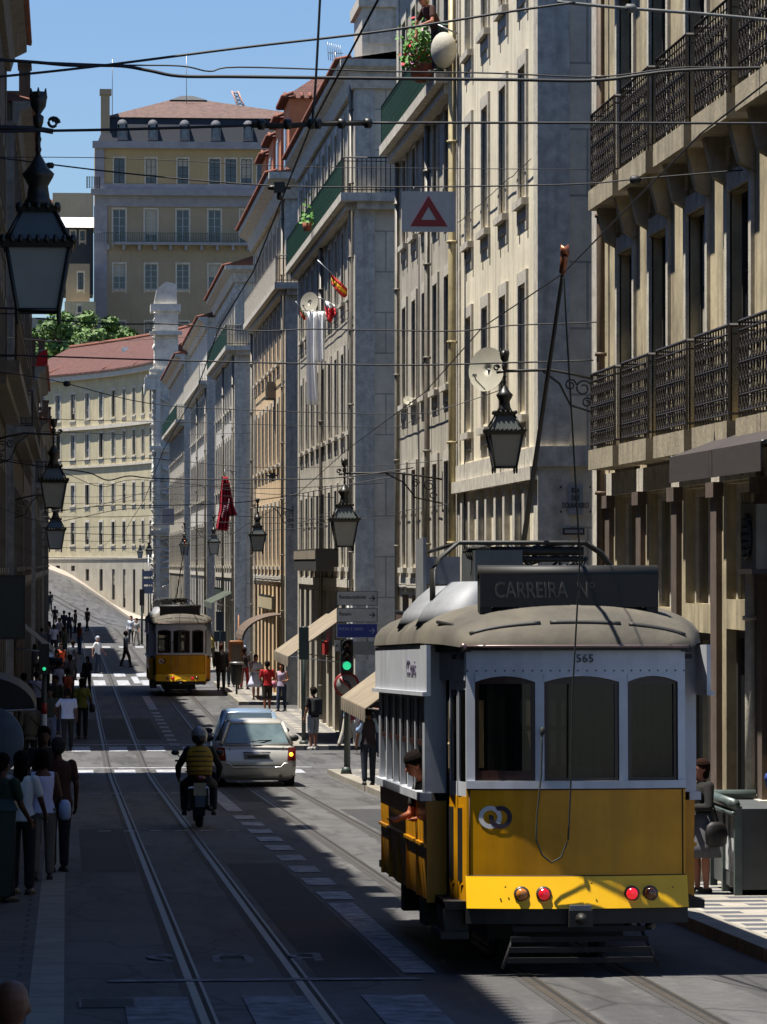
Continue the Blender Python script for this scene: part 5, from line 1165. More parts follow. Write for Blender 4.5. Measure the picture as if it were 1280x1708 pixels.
# ---------------------------------------------------------------- wires
wn = [0]
def wire(label, pts, Y, r=.008, mat=None, Y1=None, group='overhead cables across the street', bumps=()):
    ps = []
    n = len(pts)
    for i, (u, v) in enumerate(pts): ps.append(at_y(u, v, Y+((Y1-Y)*i/(n-1) if Y1 else 0)))
    sm = []
    for i in range(n-1):                     # Catmull-Rom through the points
        p0, p1, p2, p3 = ps[max(i-1, 0)], ps[i], ps[i+1], ps[min(i+2, n-1)]
        for k in range(5):
            t = k/5; sm.append(.5*((2*p1)+(p2-p0)*t+(2*p0-5*p1+4*p2-p3)*t*t+(3*p1-p0-3*p2+p3)*t**3))
    sm.append(ps[-1])
    o = sm[len(sm)//2].copy(); m = MB(); m.v = []; m.tube([p-o for p in sm], r, 5)
    for u, v, q in bumps: p = at_y(u, v, Y)-o; m.lathe([(q*.4, -q*1.3), (q, -q*.8), (q, q*.8), (q*.4, q*1.3)], tuple(p), 'x', 8)
    ob = m.build('overhead_cable', mat or CABLE, None); ob.location = o; tag(ob, label, 'cable', group); return ob
GW = M('grey_cable', C('5a5c5a'), .6, .3, 8)
wire('thick black bundled cable crossing the whole sky above the hilltop building', [(-40, 97), (60, 104), (120, 109), (200, 110), (250, 118), (300, 127), (400, 128), (640, 131), (850, 133), (1000, 134), (1130, 118), (1330, 112)], 42, .019)
wire('thinner wavy cable running along the thick bundle', [(-40, 99), (180, 108), (300, 110), (350, 119), (400, 112), (640, 119), (820, 122), (1000, 128), (1150, 112), (1330, 118)], 42.2, .009)
wire('cable rising from the left eave to the top right of the sky', [(-40, 132), (150, 112), (400, 80), (640, 52), (860, 18), (960, 4)], 38, .013)
wire('thick grey cable with a white insulator in front of the upper iron balconies', [(930, 3), (1000, 10), (1060, 15), (1180, 24), (1330, 38)], 38.2, .017, GW, bumps=((1052, 14, .045),))
wire('span wire holding the wooden beam, left part', [(-40, 220), (200, 216), (425, 209)], 24, .009)
wire('span wire holding the wooden beam, right part', [(618, 205), (900, 205), (1330, 206)], 24, .008)
wire('span wire carrying the white triangle sign', [(-40, 258), (200, 288), (440, 309), (640, 312), (850, 310), (985, 306), (1070, 298), (1330, 276)], 45, .009, bumps=((84, 276, .035), (1060, 300, .05)))
wire('thin cable over the arched upper windows of the hilltop building', [(-40, 262), (200, 264), (500, 278), (640, 280), (1000, 283)], 60, .006)
wire('cable sagging in front of the green trees', [(60, 531), (180, 540), (300, 541), (420, 552), (520, 549), (640, 551), (770, 552), (850, 543), (1000, 537), (1120, 524)], 57, .010)
wire('straight dark cable across the red tiled roof', [(-40, 590), (250, 600), (640, 609), (850, 605), (990, 601)], 57.5, .012)
wire('cable with round insulator running down over the curved facade', [(-40, 615), (60, 629), (112, 640), (250, 673), (420, 684), (660, 690), (760, 676), (1000, 590)], 70, .008, bumps=((112, 640, .05),))
for i, (pts, Y, r) in enumerate([([(-30, 692), (120, 700), (300, 704), (640, 713), (760, 705)], 90, .007), ([(-30, 765), (100, 770), (240, 764), (420, 779), (640, 776), (760, 765)], 82, .007),
    ([(-20, 765), (70, 778), (110, 783), (150, 789), (180, 801), (215, 794), (260, 798), (400, 800), (560, 797), (690, 780)], 80, .013), ([(60, 779), (110, 790), (170, 812), (230, 800), (420, 815), (640, 806)], 90, .007),
    ([(70, 852), (150, 846), (250, 820), (330, 811), (420, 822), (560, 830)], 95, .008), ([(70, 856), (180, 843), (260, 843), (420, 836), (640, 798), (700, 795)], 95, .011), ([(70, 862), (200, 862), (330, 859), (560, 866), (760, 860)], 100, .008),
    ([(70, 880), (200, 878), (330, 871), (480, 873), (600, 870)], 110, .008), ([(70, 888), (240, 893), (330, 893), (520, 880), (600, 880)], 118, .009), ([(70, 912), (160, 915), (260, 913), (400, 905)], 130, .009), ([(70, 804), (150, 806), (260, 812), (420, 806)], 100, .006),
    ([(70, 826), (160, 829), (260, 824), (420, 829)], 115, .006), ([(70, 838), (160, 840), (260, 833), (380, 838)], 125, .006), ([(70, 930), (160, 931), (250, 932)], 160, .012), ([(70, 900), (170, 903), (260, 899), (330, 897)], 150, .008), ([(500, 873), (560, 853), (640, 852), (760, 856), (850, 700)], 92, .006),
    ([(-20, 840), (70, 870), (130, 864), (200, 850), (280, 846)], 85, .007), ([(70, 720), (140, 722), (260, 726), (420, 722)], 130, .008), ([(-20, 560), (150, 570), (430, 555)], 100, .006)]):
    lbs = ['faint cable just below the white sheets', 'thin cable level with the top of the second lantern', 'thick cable dipping beside the second lantern', 'thin cable just under the dipping thick one', 'slanting cable over the third row of curved facade windows', 'rising cable passing the bottom of the orange wall band', 'level cable through the bottom of the second lantern glass',
           'cable crossing the top of the third left lantern', 'cable passing the red banner tail', 'cable at the foot of the far lower windows', 'fine cable beside the white tower ornaments', 'fine cable over the far upper window row', 'fine cable just above the slanting one', 'lowest cable along the base of the curved facade',
           'short cable behind the distant lantern pair', 'fine cable from the signpost lantern to the dish', 'cable hanging from the dark left facade to the tower', 'fine cable above the stringcourse of the curved facade', 'fine cable over the lower edge of the trees']
    wire(lbs[i]+' ', pts, Y, r)
# contact wires above the two tracks
for xc, lb, y0 in ((1.47, 'tram contact wire above the left track rising steeply out of the picture', 16), (4.1, 'tram contact wire above the right track touching the raised pole', 14)):
    o = Vector((xc, 60, 6.5)); m = MB(); pts = []
    ys = [y0, 24, 31.2, 38, 45, 60, 75, 90, 105, 125, 150, 175, 200, 225, 250, 280]
    for y in ys:
        x = xc if xc < 2 else lerp([(14, 3.8), (31, 3.93), (60, 4.25), (300, 4.27)], y)
        pts.append(Vector((x, y, g(y)+5.72+(.15 if y in ys[1::2] else 0)))-o)
    m.tube(pts, .006, 5); ob = m.build('contact_wire', M('bronze_wire', C('4a423a'), .6, .2, 5)) if 0 else m.build('contact_wire', CABLE, None); ob.location = o; tag(ob, lb, 'cable', 'overhead cables across the street')
wire('vertical feeder wire dropping to the wooden beam', [(536, -40), (531, 60), (526, 150), (521, 203)], 24, .008)
# wooden insulator beam
bm_ = thing('insulator_beam', 'rough wooden beam hanging in mid air under the vertical wire', 'beam', tuple(at_y(520, 209, 24)))
b = MB(); a = at_y(420, 208, 24)-bm_.location; c = at_y(620, 205, 24)-bm_.location; b.tube([a, a.lerp(c, .3)+Vector((0, 0, -.012)), a.lerp(c, .5), c], [.019, .017, .016, .017], 8); b.build('rod', M('weathered_wood', C('3c382e'), .8, .4, 8), bm_)
for t_ in (.08, .3, .5, .55, .75, .97): b = MB(); p = a.lerp(c, t_); b.lathe([(.02, -.025), (.032, -.018), (.032, .018), (.02, .025)], tuple(p), 'x', 8); b.build('clamp', LIR, bm_)
# contact wire hanger boxes
for u, v, Y, lb in ((466, 313, 45, 'square insulator block where the sign wire meets the left contact wire'), (455, 793, 90, 'small insulator in the cable tangle by the ochre facade')):
    p = at_y(u, v, Y); h = thing('insulator', lb, 'insulator', tuple(p), 0); b = MB(); b.box(-.06, .06, -.06, .06, -.06, .06); b.lathe([(.02, -.14), (.03, -.1), (.02, -.06)], (0, 0, 0), 'z', 8); b.lathe([(.02, -.13), (.03, -.08), (.02, .08), (.02, .13)], (0, 0, 0), 'x', 8); b.build('insulator_block', LIR, h)
# ---------------------------------------------------------------- hanging triangle sign
WS = M('sign_white', C('b5b8b8'), .5, .12, 4, streak=.25); RS = M('sign_red', C('8a1a1c'), .5, .15, 4); DK = M('sign_dark', C('1d2226'), .6, .1, 4)
p = at_y(715, 353, 45); ts = thing('hanging_sign', 'white sign with red triangle hanging from the span wire', 'sign', tuple(p), 0)
S45 = FPX/45; w_, h_ = 45/S45, 34/S45
b = MB(); b.box(-w_, w_, -.01, .01, -h_, h_); b.build('sign_plate', WS, ts)
b = MB(); a1 = [(-.21, -.17), (.22, -.17), (0, .18)]; a2 = [(-.085, -.095), (.09, -.095), (0, .055)]
for i in range(3): j = (i+1) % 3; b.prism([a1[i], a1[j], a2[j], a2[i]], 'y', -.016, -.011)
b.build('triangle', RS, ts)
b = MB()
for x in (-.17, .17): b.tube([(x, 0, h_), (x, 0, h_+.05)], .008, 5)
b.tube([(0, 0, 0), (0, .0, -h_)], .004, 4); b.build('hook', STEEL, ts)
# ---------------------------------------------------------------- signposts, traffic lights
def arrow(mb, x, z, s, dirn=1, y=-.03):
    mb.box(*sorted((x-dirn*s*.9, x+dirn*s*.8)), y, y+.004, z-s*.14, z+s*.14)
    for q in (1, -1): mb.prism([(x+dirn*s, z), (x+dirn*s*.6, z), (x-dirn*s*.1, z+q*s*.85), (x+dirn*s*.25, z+q*s*.85)], 'y', y-.001, y+.004)
gp = on_ground(578, 1291, .12); Sg = FPX/gp.y
def zg(v): return at_y(578, v, gp.y).z-gp.z
tl = thing('traffic_light', 'traffic light showing green above a no left turn sign on a dark pole', 'traffic light', tuple(gp))
b = MB(); b.tube([(0, 0, 0), (0, 0, zg(1070))], .055, 10); b.lathe([(.13, 0), (.11, .1), (.08, .16)], n=12); b.build('pole', POLEG, tl)
b = MB(); b.box(-.14, .14, -.17, .02, zg(1122), zg(1066)); hd = b.build('signal_head', DK, tl)
for i, (v, c, e) in enumerate(((1076, '2a0e0c', None), (1092, '2a1e0a', None), (1110, '1fae6a', (.05, 1, .45)))):
    b = MB(); b.ell((0, -.18, zg(v)), (.095, .03, .095), 14, 6); b.build('lens', M('signal_'+c, C(c), .2, 0, emit=e, es=.3), hd)
    b = MB(); n = 9; b.rings([[(.12*math.cos(math.radians(10+160*i/n)), y, zg(v)+.12*math.sin(math.radians(10+160*i/n))) for i in range(n+1)] for y in (-.17, -.33)], close=False); b.build('visor', DK, hd)
b = MB(); b.box(-.27, -.15, -.03, -.01, zg(1086), zg(1068)); sp = b.build('arrow_plate', WS, tl); b = MB(); arrow(b, -.21, zg(1077), .045, -1, -.034); b.build('arrow', DK, sp)
zc_ = zg(1142); b = MB(); b.lathe([(.29, -.09), (.29, -.11), (.235, -.112)], (0, 0, zc_), 'y', 32); rr_ = b.build('round_sign', RS, tl)
b = MB(); b.lathe([(.235, -.1), (.235, -.113), (.01, -.114)], (0, 0, zc_), 'y', 32); b.build('sign_face', M('sign_face_grey', C('8b8683'), .6, .15, 5), rr_)
b = MB(); b.tube([(.09, -.125, zc_-.18), (.08, -.125, zc_-.02), (.02, -.125, zc_+.07), (-.08, -.125, zc_+.09)], .024, 6); b.prism([(-.17, zc_+.1), (-.07, zc_+.15), (-.07, zc_+.03)], 'y', -.13, -.12); b.build('turn_arrow', DK, rr_)
b = MB(); b.tube([(-.17, -.13, zc_+.17), (.17, -.13, zc_-.17)], .02, 6); b.build('slash', RS, rr_)
Yd = 94.5; pd = at_y(582, 1270, Yd); pd.z = g(Yd)+.0
ds = thing('direction_sign', 'signpost with two white panels and a blue panel with right arrows', 'signpost', tuple(pd))
def dz_(v): return at_y(582, v, Yd).z-pd.z
def dx_(u): return at_y(u, 1000, Yd).x-pd.x
b = MB(); b.tube([(0, .06, 0), (0, .06, dz_(988))], .045, 8); b.tube([(.45, .06, dz_(1100)), (.45, .06, dz_(988))], .03, 8); b.build('pole', STEEL, ds)
BL = M('sign_blue', C('23368a'), .5, .12, 4)
for i, (v0, v1, mt, tx, sz) in enumerate(((987, 1009, WS, 'rest', 1), (1015, 1037, WS, 'rossio', 1), (1041, 1063, BL, 'blue1', 1))):
    b = MB(); x0_, x1_ = dx_(563), dx_(629); b.box(x0_-.015, x1_+.015, 0, .02, dz_(v1)-.015, dz_(v0)+.015); fr = b.build('panel_frame', DK if mt is WS else WS, ds)
    b = MB(); b.box(x0_, x1_, -.008, 0, dz_(v1), dz_(v0)); pn = b.build('panel', mt, ds)
    ink = DK if mt is WS else M('sign_pale_ink', C('8f9cc0'), .6, 0)
    b = MB(); arrow(b, x1_-.12, (dz_(v0)+dz_(v1))/2, .08, 1, -.013); b.build('arrow', ink, pn)
    text_obj('lettering', TX[tx], ink, pn, (x0_+.04, -.013, (dz_(v0)+dz_(v1))/2+(.04 if i == 2 else .03)), (PI/2, 0, 0))
b = MB(); b.box(dx_(590), dx_(625), -.01, .01, dz_(1092), dz_(1070)); b.build('small_panel', M('grey_sign', C('7d8283'), .6, .1, 4), ds)
# round no-entry backs and posts
p = on_ground(507, 1241, .12); q = thing('traffic_light', 'tall grey green signal post seen from behind left of the doorway', 'traffic light', tuple(p)); zz_ = lambda v: at_y(507, v, p.y).z-p.z
b = MB(); b.tube([(0, 0, 0), (0, 0, zz_(1045))], .06, 10); b.lathe([(.13, 0), (.12, .06), (.07, .1)], n=12); b.build('pole', POLEG, q)
b = MB(); b.box(-.13, .13, -.1, .14, zz_(1100), zz_(1046)); b.cap((0, .02, zz_(1046)), (0, .02, zz_(1046)), .12, .12); b.build('signal_head', POLEG, q)
p = on_ground(237, 1075); q = thing('traffic_light', 'far traffic light on thin pole against the light pavement', 'traffic light', tuple(p)); k = FPX/p.y
b = MB(); b.tube([(0, 0, 0), (0, 0, 75/k)], .07, 8); b.build('pole', POLEG, q); b = MB(); b.box(-.15, .15, -.15, .15, 65/k, 92/k); b.build('signal_head', DK, q)
p = on_ground(74, 1290, .12); q = thing('traffic_light', 'dark traffic light with tiny green lamp in the left crowd', 'traffic light', tuple(p)); k = FPX/p.y
b = MB(); b.tube([(0, 0, 0), (0, 0, 2.4)], .05, 8); b.build('pole', POLEG, q); b = MB(); b.box(-.11, .11, -.14, .1, 2.25, 2.95); hd = b.build('signal_head', DK, q); b = MB(); b.ell((0, -.16, 2.38), (.04, .02, .04)); b.build('lens', M('signal_1fae6a', C('1fae6a')), hd)
b = MB(); b.tube([(0, -.0, .1), (0, -.0, 1.35)], .065, 10); b.build('pole_sleeve', WS, q); b = MB(); b.tube([(0, 0, 1.35), (0, 0, 1.6)], .067, 10); b.build('sleeve_band', RS, q)
p = on_ground(367, 1120, .12); q = thing('traffic_light', 'dark signal with square board behind the black suited man', 'traffic light', tuple(p)); zz_ = lambda v: at_y(367, v, p.y).z-p.z
b = MB(); b.tube([(0, 0, 0), (0, 0, zz_(1025))], .06, 8); b.build('pole', POLEG, q); b = MB(); b.box(-.17, .17, -.1, .15, zz_(1052), zz_(1020)); b.box(-.27, .27, -.02, .02, zz_(1070), zz_(1053)); b.build('signal_head', DK, q)
# red disc traffic sign far behind tram2 mirror etc
sb = thing('road_sign', 'round grey back of a traffic sign on a thin pole at the left edge', 'sign', (-.92, 44, g(44)+.12)); zc_ = at_y(20, 1235, 44).z-sb.location.z
b = MB(); b.tube([(.12, 0, 0), (.12, 0, zc_+.2)], .025, 8); b.build('pole', POLEG, sb); b = MB(); b.lathe([(.36, -.012), (.37, 0), (.36, .012), (.01, .012)], (0, 0, 0), 'x', 32); b.T = None
M9 = Matrix.Translation((.12, -.05, zc_)) @ Matrix.Rotation(1.15, 4, 'Z'); b.v = [tuple(M9 @ Vector(v)) for v in b.v]; b.build('sign_disc', M('sign_back_grey', C('6c6f70'), .5, .3, 4), sb)
# street name plaques
pq = thing('street_plaque', 'marble street name plaque with dark lettering on the blue grey side wall', 'plaque', (0, 0, 0)); Yp = 64.96
a, c = at_y(931, 858, Yp), at_y(989, 808, Yp); pq.location = ((a.x+c.x)/2, Yp, (a.z+c.z)/2)
hw_, hh = (c.x-a.x)/2, (c.z-a.z)/2
b = MB(); b.box(-hw_, hw_, -.03, 0, -hh, hh); b.build('slab', M('grey_marble', C('8b8d8f'), .6, .15, 3), pq)
text_obj('lettering', TX['rua'], DK, pq, (0, -.034, .02), (PI/2, 0, 0)); pq.children[-1].scale = (.42, .9, 1)
for ch in pq.children:
    if ch.name.startswith('lettering'): ch.scale = (.52, .95, 1)
b = MB()
for sx in (-1, 1):
    for sz in (-1, 1): b.ell((sx*hw_*.85, -.035, sz*hh*.82), .018)
b.build('stud', DK, pq)
a, c = at_y(939, 892, Yp), at_y(975, 881, Yp); pq2 = thing('name_plate', 'small dark framed plate below the street name plaque', 'plate', ((a.x+c.x)/2, Yp, (a.z+c.z)/2)); hw_, hh = (c.x-a.x)/2, (c.z-a.z)/2
b = MB(); b.box(-hw_, hw_, -.03, 0, -hh, hh); b.build('frame', DK, pq2); b = MB(); b.box(-hw_*.85, hw_*.85, -.034, -.03, -hh*.5, hh*.6); b.build('face', M('sign_face_grey', C('8b8683')), pq2)
# ---------------------------------------------------------------- satellite dishes, AC, awnings, flags, sheets, bins
def dish(label, u, v, X, r, tilt=-.5, yaw=.2):
    p = at_x(u, v, X); t = thing('satellite_dish', label, 'satellite dish', tuple(p), yaw, 'satellite dishes'); b = MB(); n = 22
    rs = []
    for q in (1, .7, .35, .02): rs.append([(r*q*math.cos(2*PI*j/n), .1*r*(1-q*q), r*q*math.sin(2*PI*j/n)) for j in range(n)])
    rs2 = [[(x, y+.012, z) for x, y, z in ring] for ring in reversed(rs)]
    b.rings(rs+rs2, caps=False); mt_ = Matrix.Rotation(tilt, 4, 'X'); b.v = [tuple(mt_ @ Vector(x)) for x in b.v]; b.build('dish', M('dish_white', C('b9b4a2'), .5, .15, 3), t)
    b = MB(); b.tube([(0, -.05, -r*.9), (0, -r*.8, -r*.5), (0, -r*.9, -r*.3)], .014, 5); b.box(-.03, .03, -r*.95, -r*.82, -r*.36, -r*.24); b.build('feed_arm', STEEL, t)
    b = MB(); b.tube([(0, .02, 0), (.15, .12, -.05), (7.8-p.x, .12, -.05)], .02, 5); b.build('wall_mount', STEEL, t); return t
dish('large cream satellite dish beside the lantern on the cream building', 812, 616, 7.45, .4, -.1, -.75)
dish('grey satellite dish next to the white hanging sheets', 516, 505, 7.5, .34, -.1, -.7)
dish('small satellite dish low on the facade beside the near lantern bracket', 682, 668, 7.6, .12)
def awning(label, Y0, Y1, zt, drop, proj, mt, val=.28, arch=False):
    t = thing('awning', label, 'awning', (7.76, (Y0+Y1)/2, zt), 0, 'shop awnings'); L = (Y1-Y0)/2; b = MB(); n = 9
    if not arch:
        b.hexa([(0, -L, -.03), (0, L, -.03), (-proj, L, -drop-.03), (-proj, -L, -drop-.03)], [(0, -L, 0), (0, L, 0), (-proj, L, -drop), (-proj, -L, -drop)])
        k = MB()
        for i in range(12): y0_ = -L+2*L*i/12; cut = .12 if mt is AWB else 0; k.prism([(y0_, -drop-.01), (y0_+2*L/12, -drop-.01), (y0_+2*L/12*(1-cut), -drop-val), (y0_+2*L/12*cut, -drop-val)], 'x', -proj-.015, -proj)
        b.build('canopy', mt, t); k.build('valance', mt, t)
        k = MB(); k.tube([(-.02, -L+.1, -drop-.2), (-proj, -L+.03, -drop)], .015, 5); k.tube([(-.02, L-.1, -drop-.2), (-proj, L-.03, -drop)], .015, 5); k.build('frame', STEEL, t)
    else:
        rs = [[(-proj*math.cos(a*PI/2/n)-(0), y, drop*math.sin(a*PI/2/n)-drop) for a in range(n+1)]+[(-proj*.95*math.cos(a*PI/2/n), y, drop*.95*math.sin(a*PI/2/n)-drop) for a in range(n, -1, -1)] for y in (-L, L)]
        b.rings(rs, smooth=False); b.build('canopy', mt, t)
    return t
AWB = M('beige_awning_cloth', C('7d715f'), .9, .25, 1.5, streak=.3); AWD = M('brown_awning_cloth', C('5b4c40'), .9, .25, 1.5)
awning('beige sloping awning over the corner shop across the junction', 107.2, 114.5, 3.75, 1.25, 1.75, AWB)
awning('beige sloping awning just behind the back of the large tram', 79.5, 86.5, 3.4, 1.3, 1.75, AWB)
awning('arched brown awning behind the black suited man', 141.5, 147, 3.2, .9, 1.5, AWD, arch=True)
awning('long green brown shop awning low in front of the white building', 184, 195, 3.7, .5, 1.0, M('green_awning_cloth', C('3c4438'), .9, .25, 1.5))
awning('dark slatted canopy projecting over the shop at the right edge', 39.0, 45.0, 6.55, .32, .85, M('brown_slats', C('332b27'), .8, .25, 1.5, st=(1, 1, 10)), .3)
cb_ = thing('shop_sign', 'dark green shop sign box with striped edge above the corner awning', 'sign', (7.5, 119, 5.1), 0); b = MB(); b.box(-.35, .3, -5.5, 5.5, -.3, .35); b.build('sign_box', M('dark_box', C('2b2a26'), .7, .3, 3), cb_)
b = MB(); b.box(-.37, -.352, -5.4, 5.4, .05, .3); b.build('sign_face', AWB, cb_)
def acunit(label, p, w=.8):
    t = thing('air_conditioner', label, 'air conditioner', p, 0, 'air conditioners'); b = MB(); b.box(-.32, 0, -w/2, w/2, 0, .62); b.build('casing', M('ac_casing', C('77746a'), .6, .3, 3, streak=.6), t)
    b = MB(); b.lathe([(.22, -.325), (.22, -.345), (.19, -.345)], (0, 0, .31), 'x', 20); 
    for i in range(6): b.box(-.345, -.33, -.2, .2, .12+i*.07, .135+i*.07)
    b.build('fan_grille', DK, t); b = MB(); b.box(-.35, 0, -w/2, w/2, -.05, -.001); b.build('shelf_bracket', IRON, t); return t
acunit('large cream air conditioner box high on the wall at the right edge', (7.72, 41.5, 4.95)).scale = (1.6, 1.2, 1.1)
acunit('small air conditioner on the orange upper facade wall', (7.78, 148, 11.2))
cloth = M('white_sheet', C('f4f4f4'), .8, .06, 3)
ls = thing('hanging_sheets', 'long white sheets hanging down the grey facade below the small flags', 'laundry', tuple(at_x(527, 520, 7.35)), 0)
Ysh = ls.location.y
for k, (x0, w_, zt, zl) in enumerate(((-.28, .36, .0, -2.75), (0.02, .28, .0, -1.5))):
    b = MB(); n = 20; rs = []
    for z_ in [zt+(zl-zt)*i/14 for i in range(15)]:
        rs.append([(x0+w_*(j/n)*(1+.12*math.sin(z_*1.3)), (.022*math.sin(j*.8+z_*.9)+.03*math.sin(j*.35))-k*.08, z_) for j in range(n+1)])
    rs = [r_+[(x, y+.01, z) for x, y, z in reversed(r_)] for r_ in rs]; b.rings(rs); b.build('sheet', cloth, ls)
b = MB(); b.tube([(-.4, 0, .03), (.45, 0, .03)], .015, 5); b.tube([(.4, 0, .03), (.6, 0, -.1)], .012, 5); b.build('rail', STEEL, ls)
def flag(label, u0, v0, u1, v1, X, cols, w, h, cat='flag'):
    a = at_x(u0, v0, X); k = FPX/a.y; t = thing('flag', label, cat, tuple(a), 0, 'flags on the facades'); e = Vector(((u1-u0)/k, 0, -(v1-v0)/k))
    b = MB(); b.tube([Vector((7.75-a.x, 0, -.2*abs(7.75-a.x)))*0+Vector((-e.x*.6, 0, -e.z*.6)), e*.0, e*.15], .018, 6); b.build('pole', STEEL, t)
    n = len(cols)
    for i, c in enumerate(cols):
        b = MB(); m_ = 10; rs = []
        for s_ in range(m_+1):
            q = s_/m_; o_ = e*q; dd = Vector((.12, 0, -1))*h
            for_ = []
            for t_ in (i/n, (i+1)/n): pp = o_+dd*t_*(.55+.45*math.sin(PI*min(q+.2, 1)))+Vector((0, .06*math.sin(q*9+t_*3), 0)); for_.append(tuple(pp))
            rs.append(for_+[(for_[1][0], for_[1][1]+.008, for_[1][2]), (for_[0][0], for_[0][1]+.008, for_[0][2])])
        b.rings(rs); b.build('cloth', M('flag_'+c, C(c), .8, .08, 4), t)
    return t
flag('red yellow red flag, highest and rightmost of the three', 552, 455, 589, 490, 7.3, ('b52a1c', 'd8a018', 'b52a1c'), .6, .42)
flag('red and white flag beside the hanging sheets', 541, 500, 559, 508, 7.2, ('c9c9c9', 'c01c24', 'c01c24'), .5, .6)
flag('small green and red flag left of the hanging sheets', 500, 512, 511, 528, 7.3, ('3c5a34', 'a03a22', 'b03a2a'), .35, .28)
p = at_y(376, 795, 176); fb = thing('banner', 'long folded crimson banner hanging from a wall bracket', 'banner', tuple(p)); k = FPX/176; b = MB(); rs = []; n = 22
for i, (dv, du0, du1) in enumerate(((0, -4, 4), (12, -7, 8), (30, -9, 11), (52, -10, 16), (64, -12, 21), (66, -12, 8), (85, -15, 6), (90, -14, 5))):
    rs.append([((du0+(du1-du0)*j/n)/k, .16*math.sin(j*1.15+i*.2), -dv/k+.05*math.sin(j*2.1)*(i > 6)) for j in range(n+1)])
rs = [r_+[(x, y+.02, z) for x, y, z in reversed(r_)] for r_ in rs]; b.rings(rs); fbc = b.build('cloth', M('crimson_cloth', C('a01428'), .75, .15, 3), fb)
b = MB()
for i in range(7): a_ = i*.45; b.tube([(-.12+.05*math.cos(a_), -.19, -1.3-.08*i), (-.05+.1*math.cos(a_), -.2, -1.33-.08*i)], .014, 4); b.tube([(.1+.05*math.cos(a_), -.19, -1.0-.08*i), (.15+.04*math.cos(a_), -.2, -1.05-.08*i)], .014, 4)
b.build('printed_marks', M('pale_ink', C('b59aa0'), .8, 0), fbc)
b = MB(); b.tube([(-.02, 0, 0), (-.02, 0, .3), (7.8-p.x, 6.9, .4)], .02, 6); b.build('bracket', STEEL, fb)
rf_ = thing('flag', 'small red flag at the end of the dark left roofline', 'flag', tuple(at_y(72, 596, 150)), 0, 'flags on the facades'); b = MB(); b.hexa([(-.25, 0, -.35), (.18, 0, -.28), (.18, .02, -.28), (-.25, .02, -.35)], [(-.2, 0, .1), (.17, 0, .32), (.17, .02, .32), (-.2, .02, .1)]); b.build('cloth', M('flag_b01c24', C('b01c24')), rf_); b = MB(); b.tube([(-.6, 0, .1), (.17, 0, .33)], .015, 5); b.build('pole', STEEL, rf_)
# hanging triangle sign 2: grey-blue board hanging far
p = at_y(281, 862, 205); hs = thing('hanging_sign', 'plain blue grey board hanging in front of the tower base', 'sign', tuple(p)); b = MB(); b.box(-.3, .3, 0, .03, -.42, .42); b.build('board', M('blue_grey_board', C('7b8296'), .6, .1, 3), hs); b = MB(); b.tube([(-.25, 0, .42), (-.25, 0, .6)], .01, 4); b.tube([(.25, 0, .42), (.25, 0, .6)], .01, 4); b.build('hook', STEEL, hs)
# far direction panels next to tower
p = at_y(248, 985, 262); q = thing('direction_sign', 'far stack of three blue grey direction panels', 'signpost', (p.x, 262, 0)); k = FPX/262
b = MB(); b.tube([(0, .1, 0), (0, .1, 5.6)], .05, 6); b.build('pole', STEEL, q)
for v0, v1 in ((952, 962), (965, 975), (978, 990)): b = MB(); b.box(-.42, .3, 0, .04, at_y(248, v1, 262).z, at_y(248, v0, 262).z); b.build('panel', M('blue_grey_board', C('7b8296')), q)
# geraniums on the R2b balcony
fl = thing('balcony_plants', 'pots of red and pink geraniums on the green balcony', 'plants', (7.15, 79.2, 14.85)); rr = random.Random(2)
b = MB()
for i in range(5): b.lathe([(.1, 0), (.14, .2), (.15, .22)], (rr.uniform(-.05, .1), i*.32, 0), 'z', 10)
b.build('pot', M('terracotta_pot', C('8a4a34'), .8, .2, 5), fl)
GL = M('geranium_leaves', C('4c7a2a'), .7, .3, 6)
b = MB(); fb1 = MB(); fb2 = MB()
for i in range(900):
    c = (rr.gauss(-.05, .14), rr.uniform(-.2, 1.6), .3+abs(rr.gauss(.15, .28))); a = Vector((rr.uniform(-1, 1), rr.uniform(-1, 1), rr.uniform(-1, 1))).normalized(); e = a.orthogonal().normalized(); q = .05; c = Vector(c)
    (b if i % 9 else (fb1 if i % 2 else fb2)).quad(c-a*q, c-e*q, c+a*q, c+e*q)
b.build('leaves', GL, fl); fb1.build('red_flowers', M('red_petals', C('c0202c'), .7, .1, 3), fl); fb2.build('pink_flowers', M('pink_petals', C('cf8fb0'), .7, .1, 3), fl)
fl2 = thing('balcony_plants', 'small leafy plant on the long green balcony across the junction', 'plants', (7.2, 118.5, 15.0)); b = MB()
for i in range(40):
    c = Vector((rr.gauss(0, .12), rr.gauss(0, .6), .2+abs(rr.gauss(.1, .25)))); a = Vector((rr.uniform(-1, 1), rr.uniform(-1, 1), rr.uniform(-1, 1))).normalized(); e = a.orthogonal().normalized(); b.quad(c-a*.07, c-e*.07, c+a*.07, c+e*.07)
b.build('leaves', GL, fl2); b = MB(); b.lathe([(.1, 0), (.15, .25)], (0, 0, 0)); b.build('pot', M('terracotta_pot', C('8a4a34')), fl2)
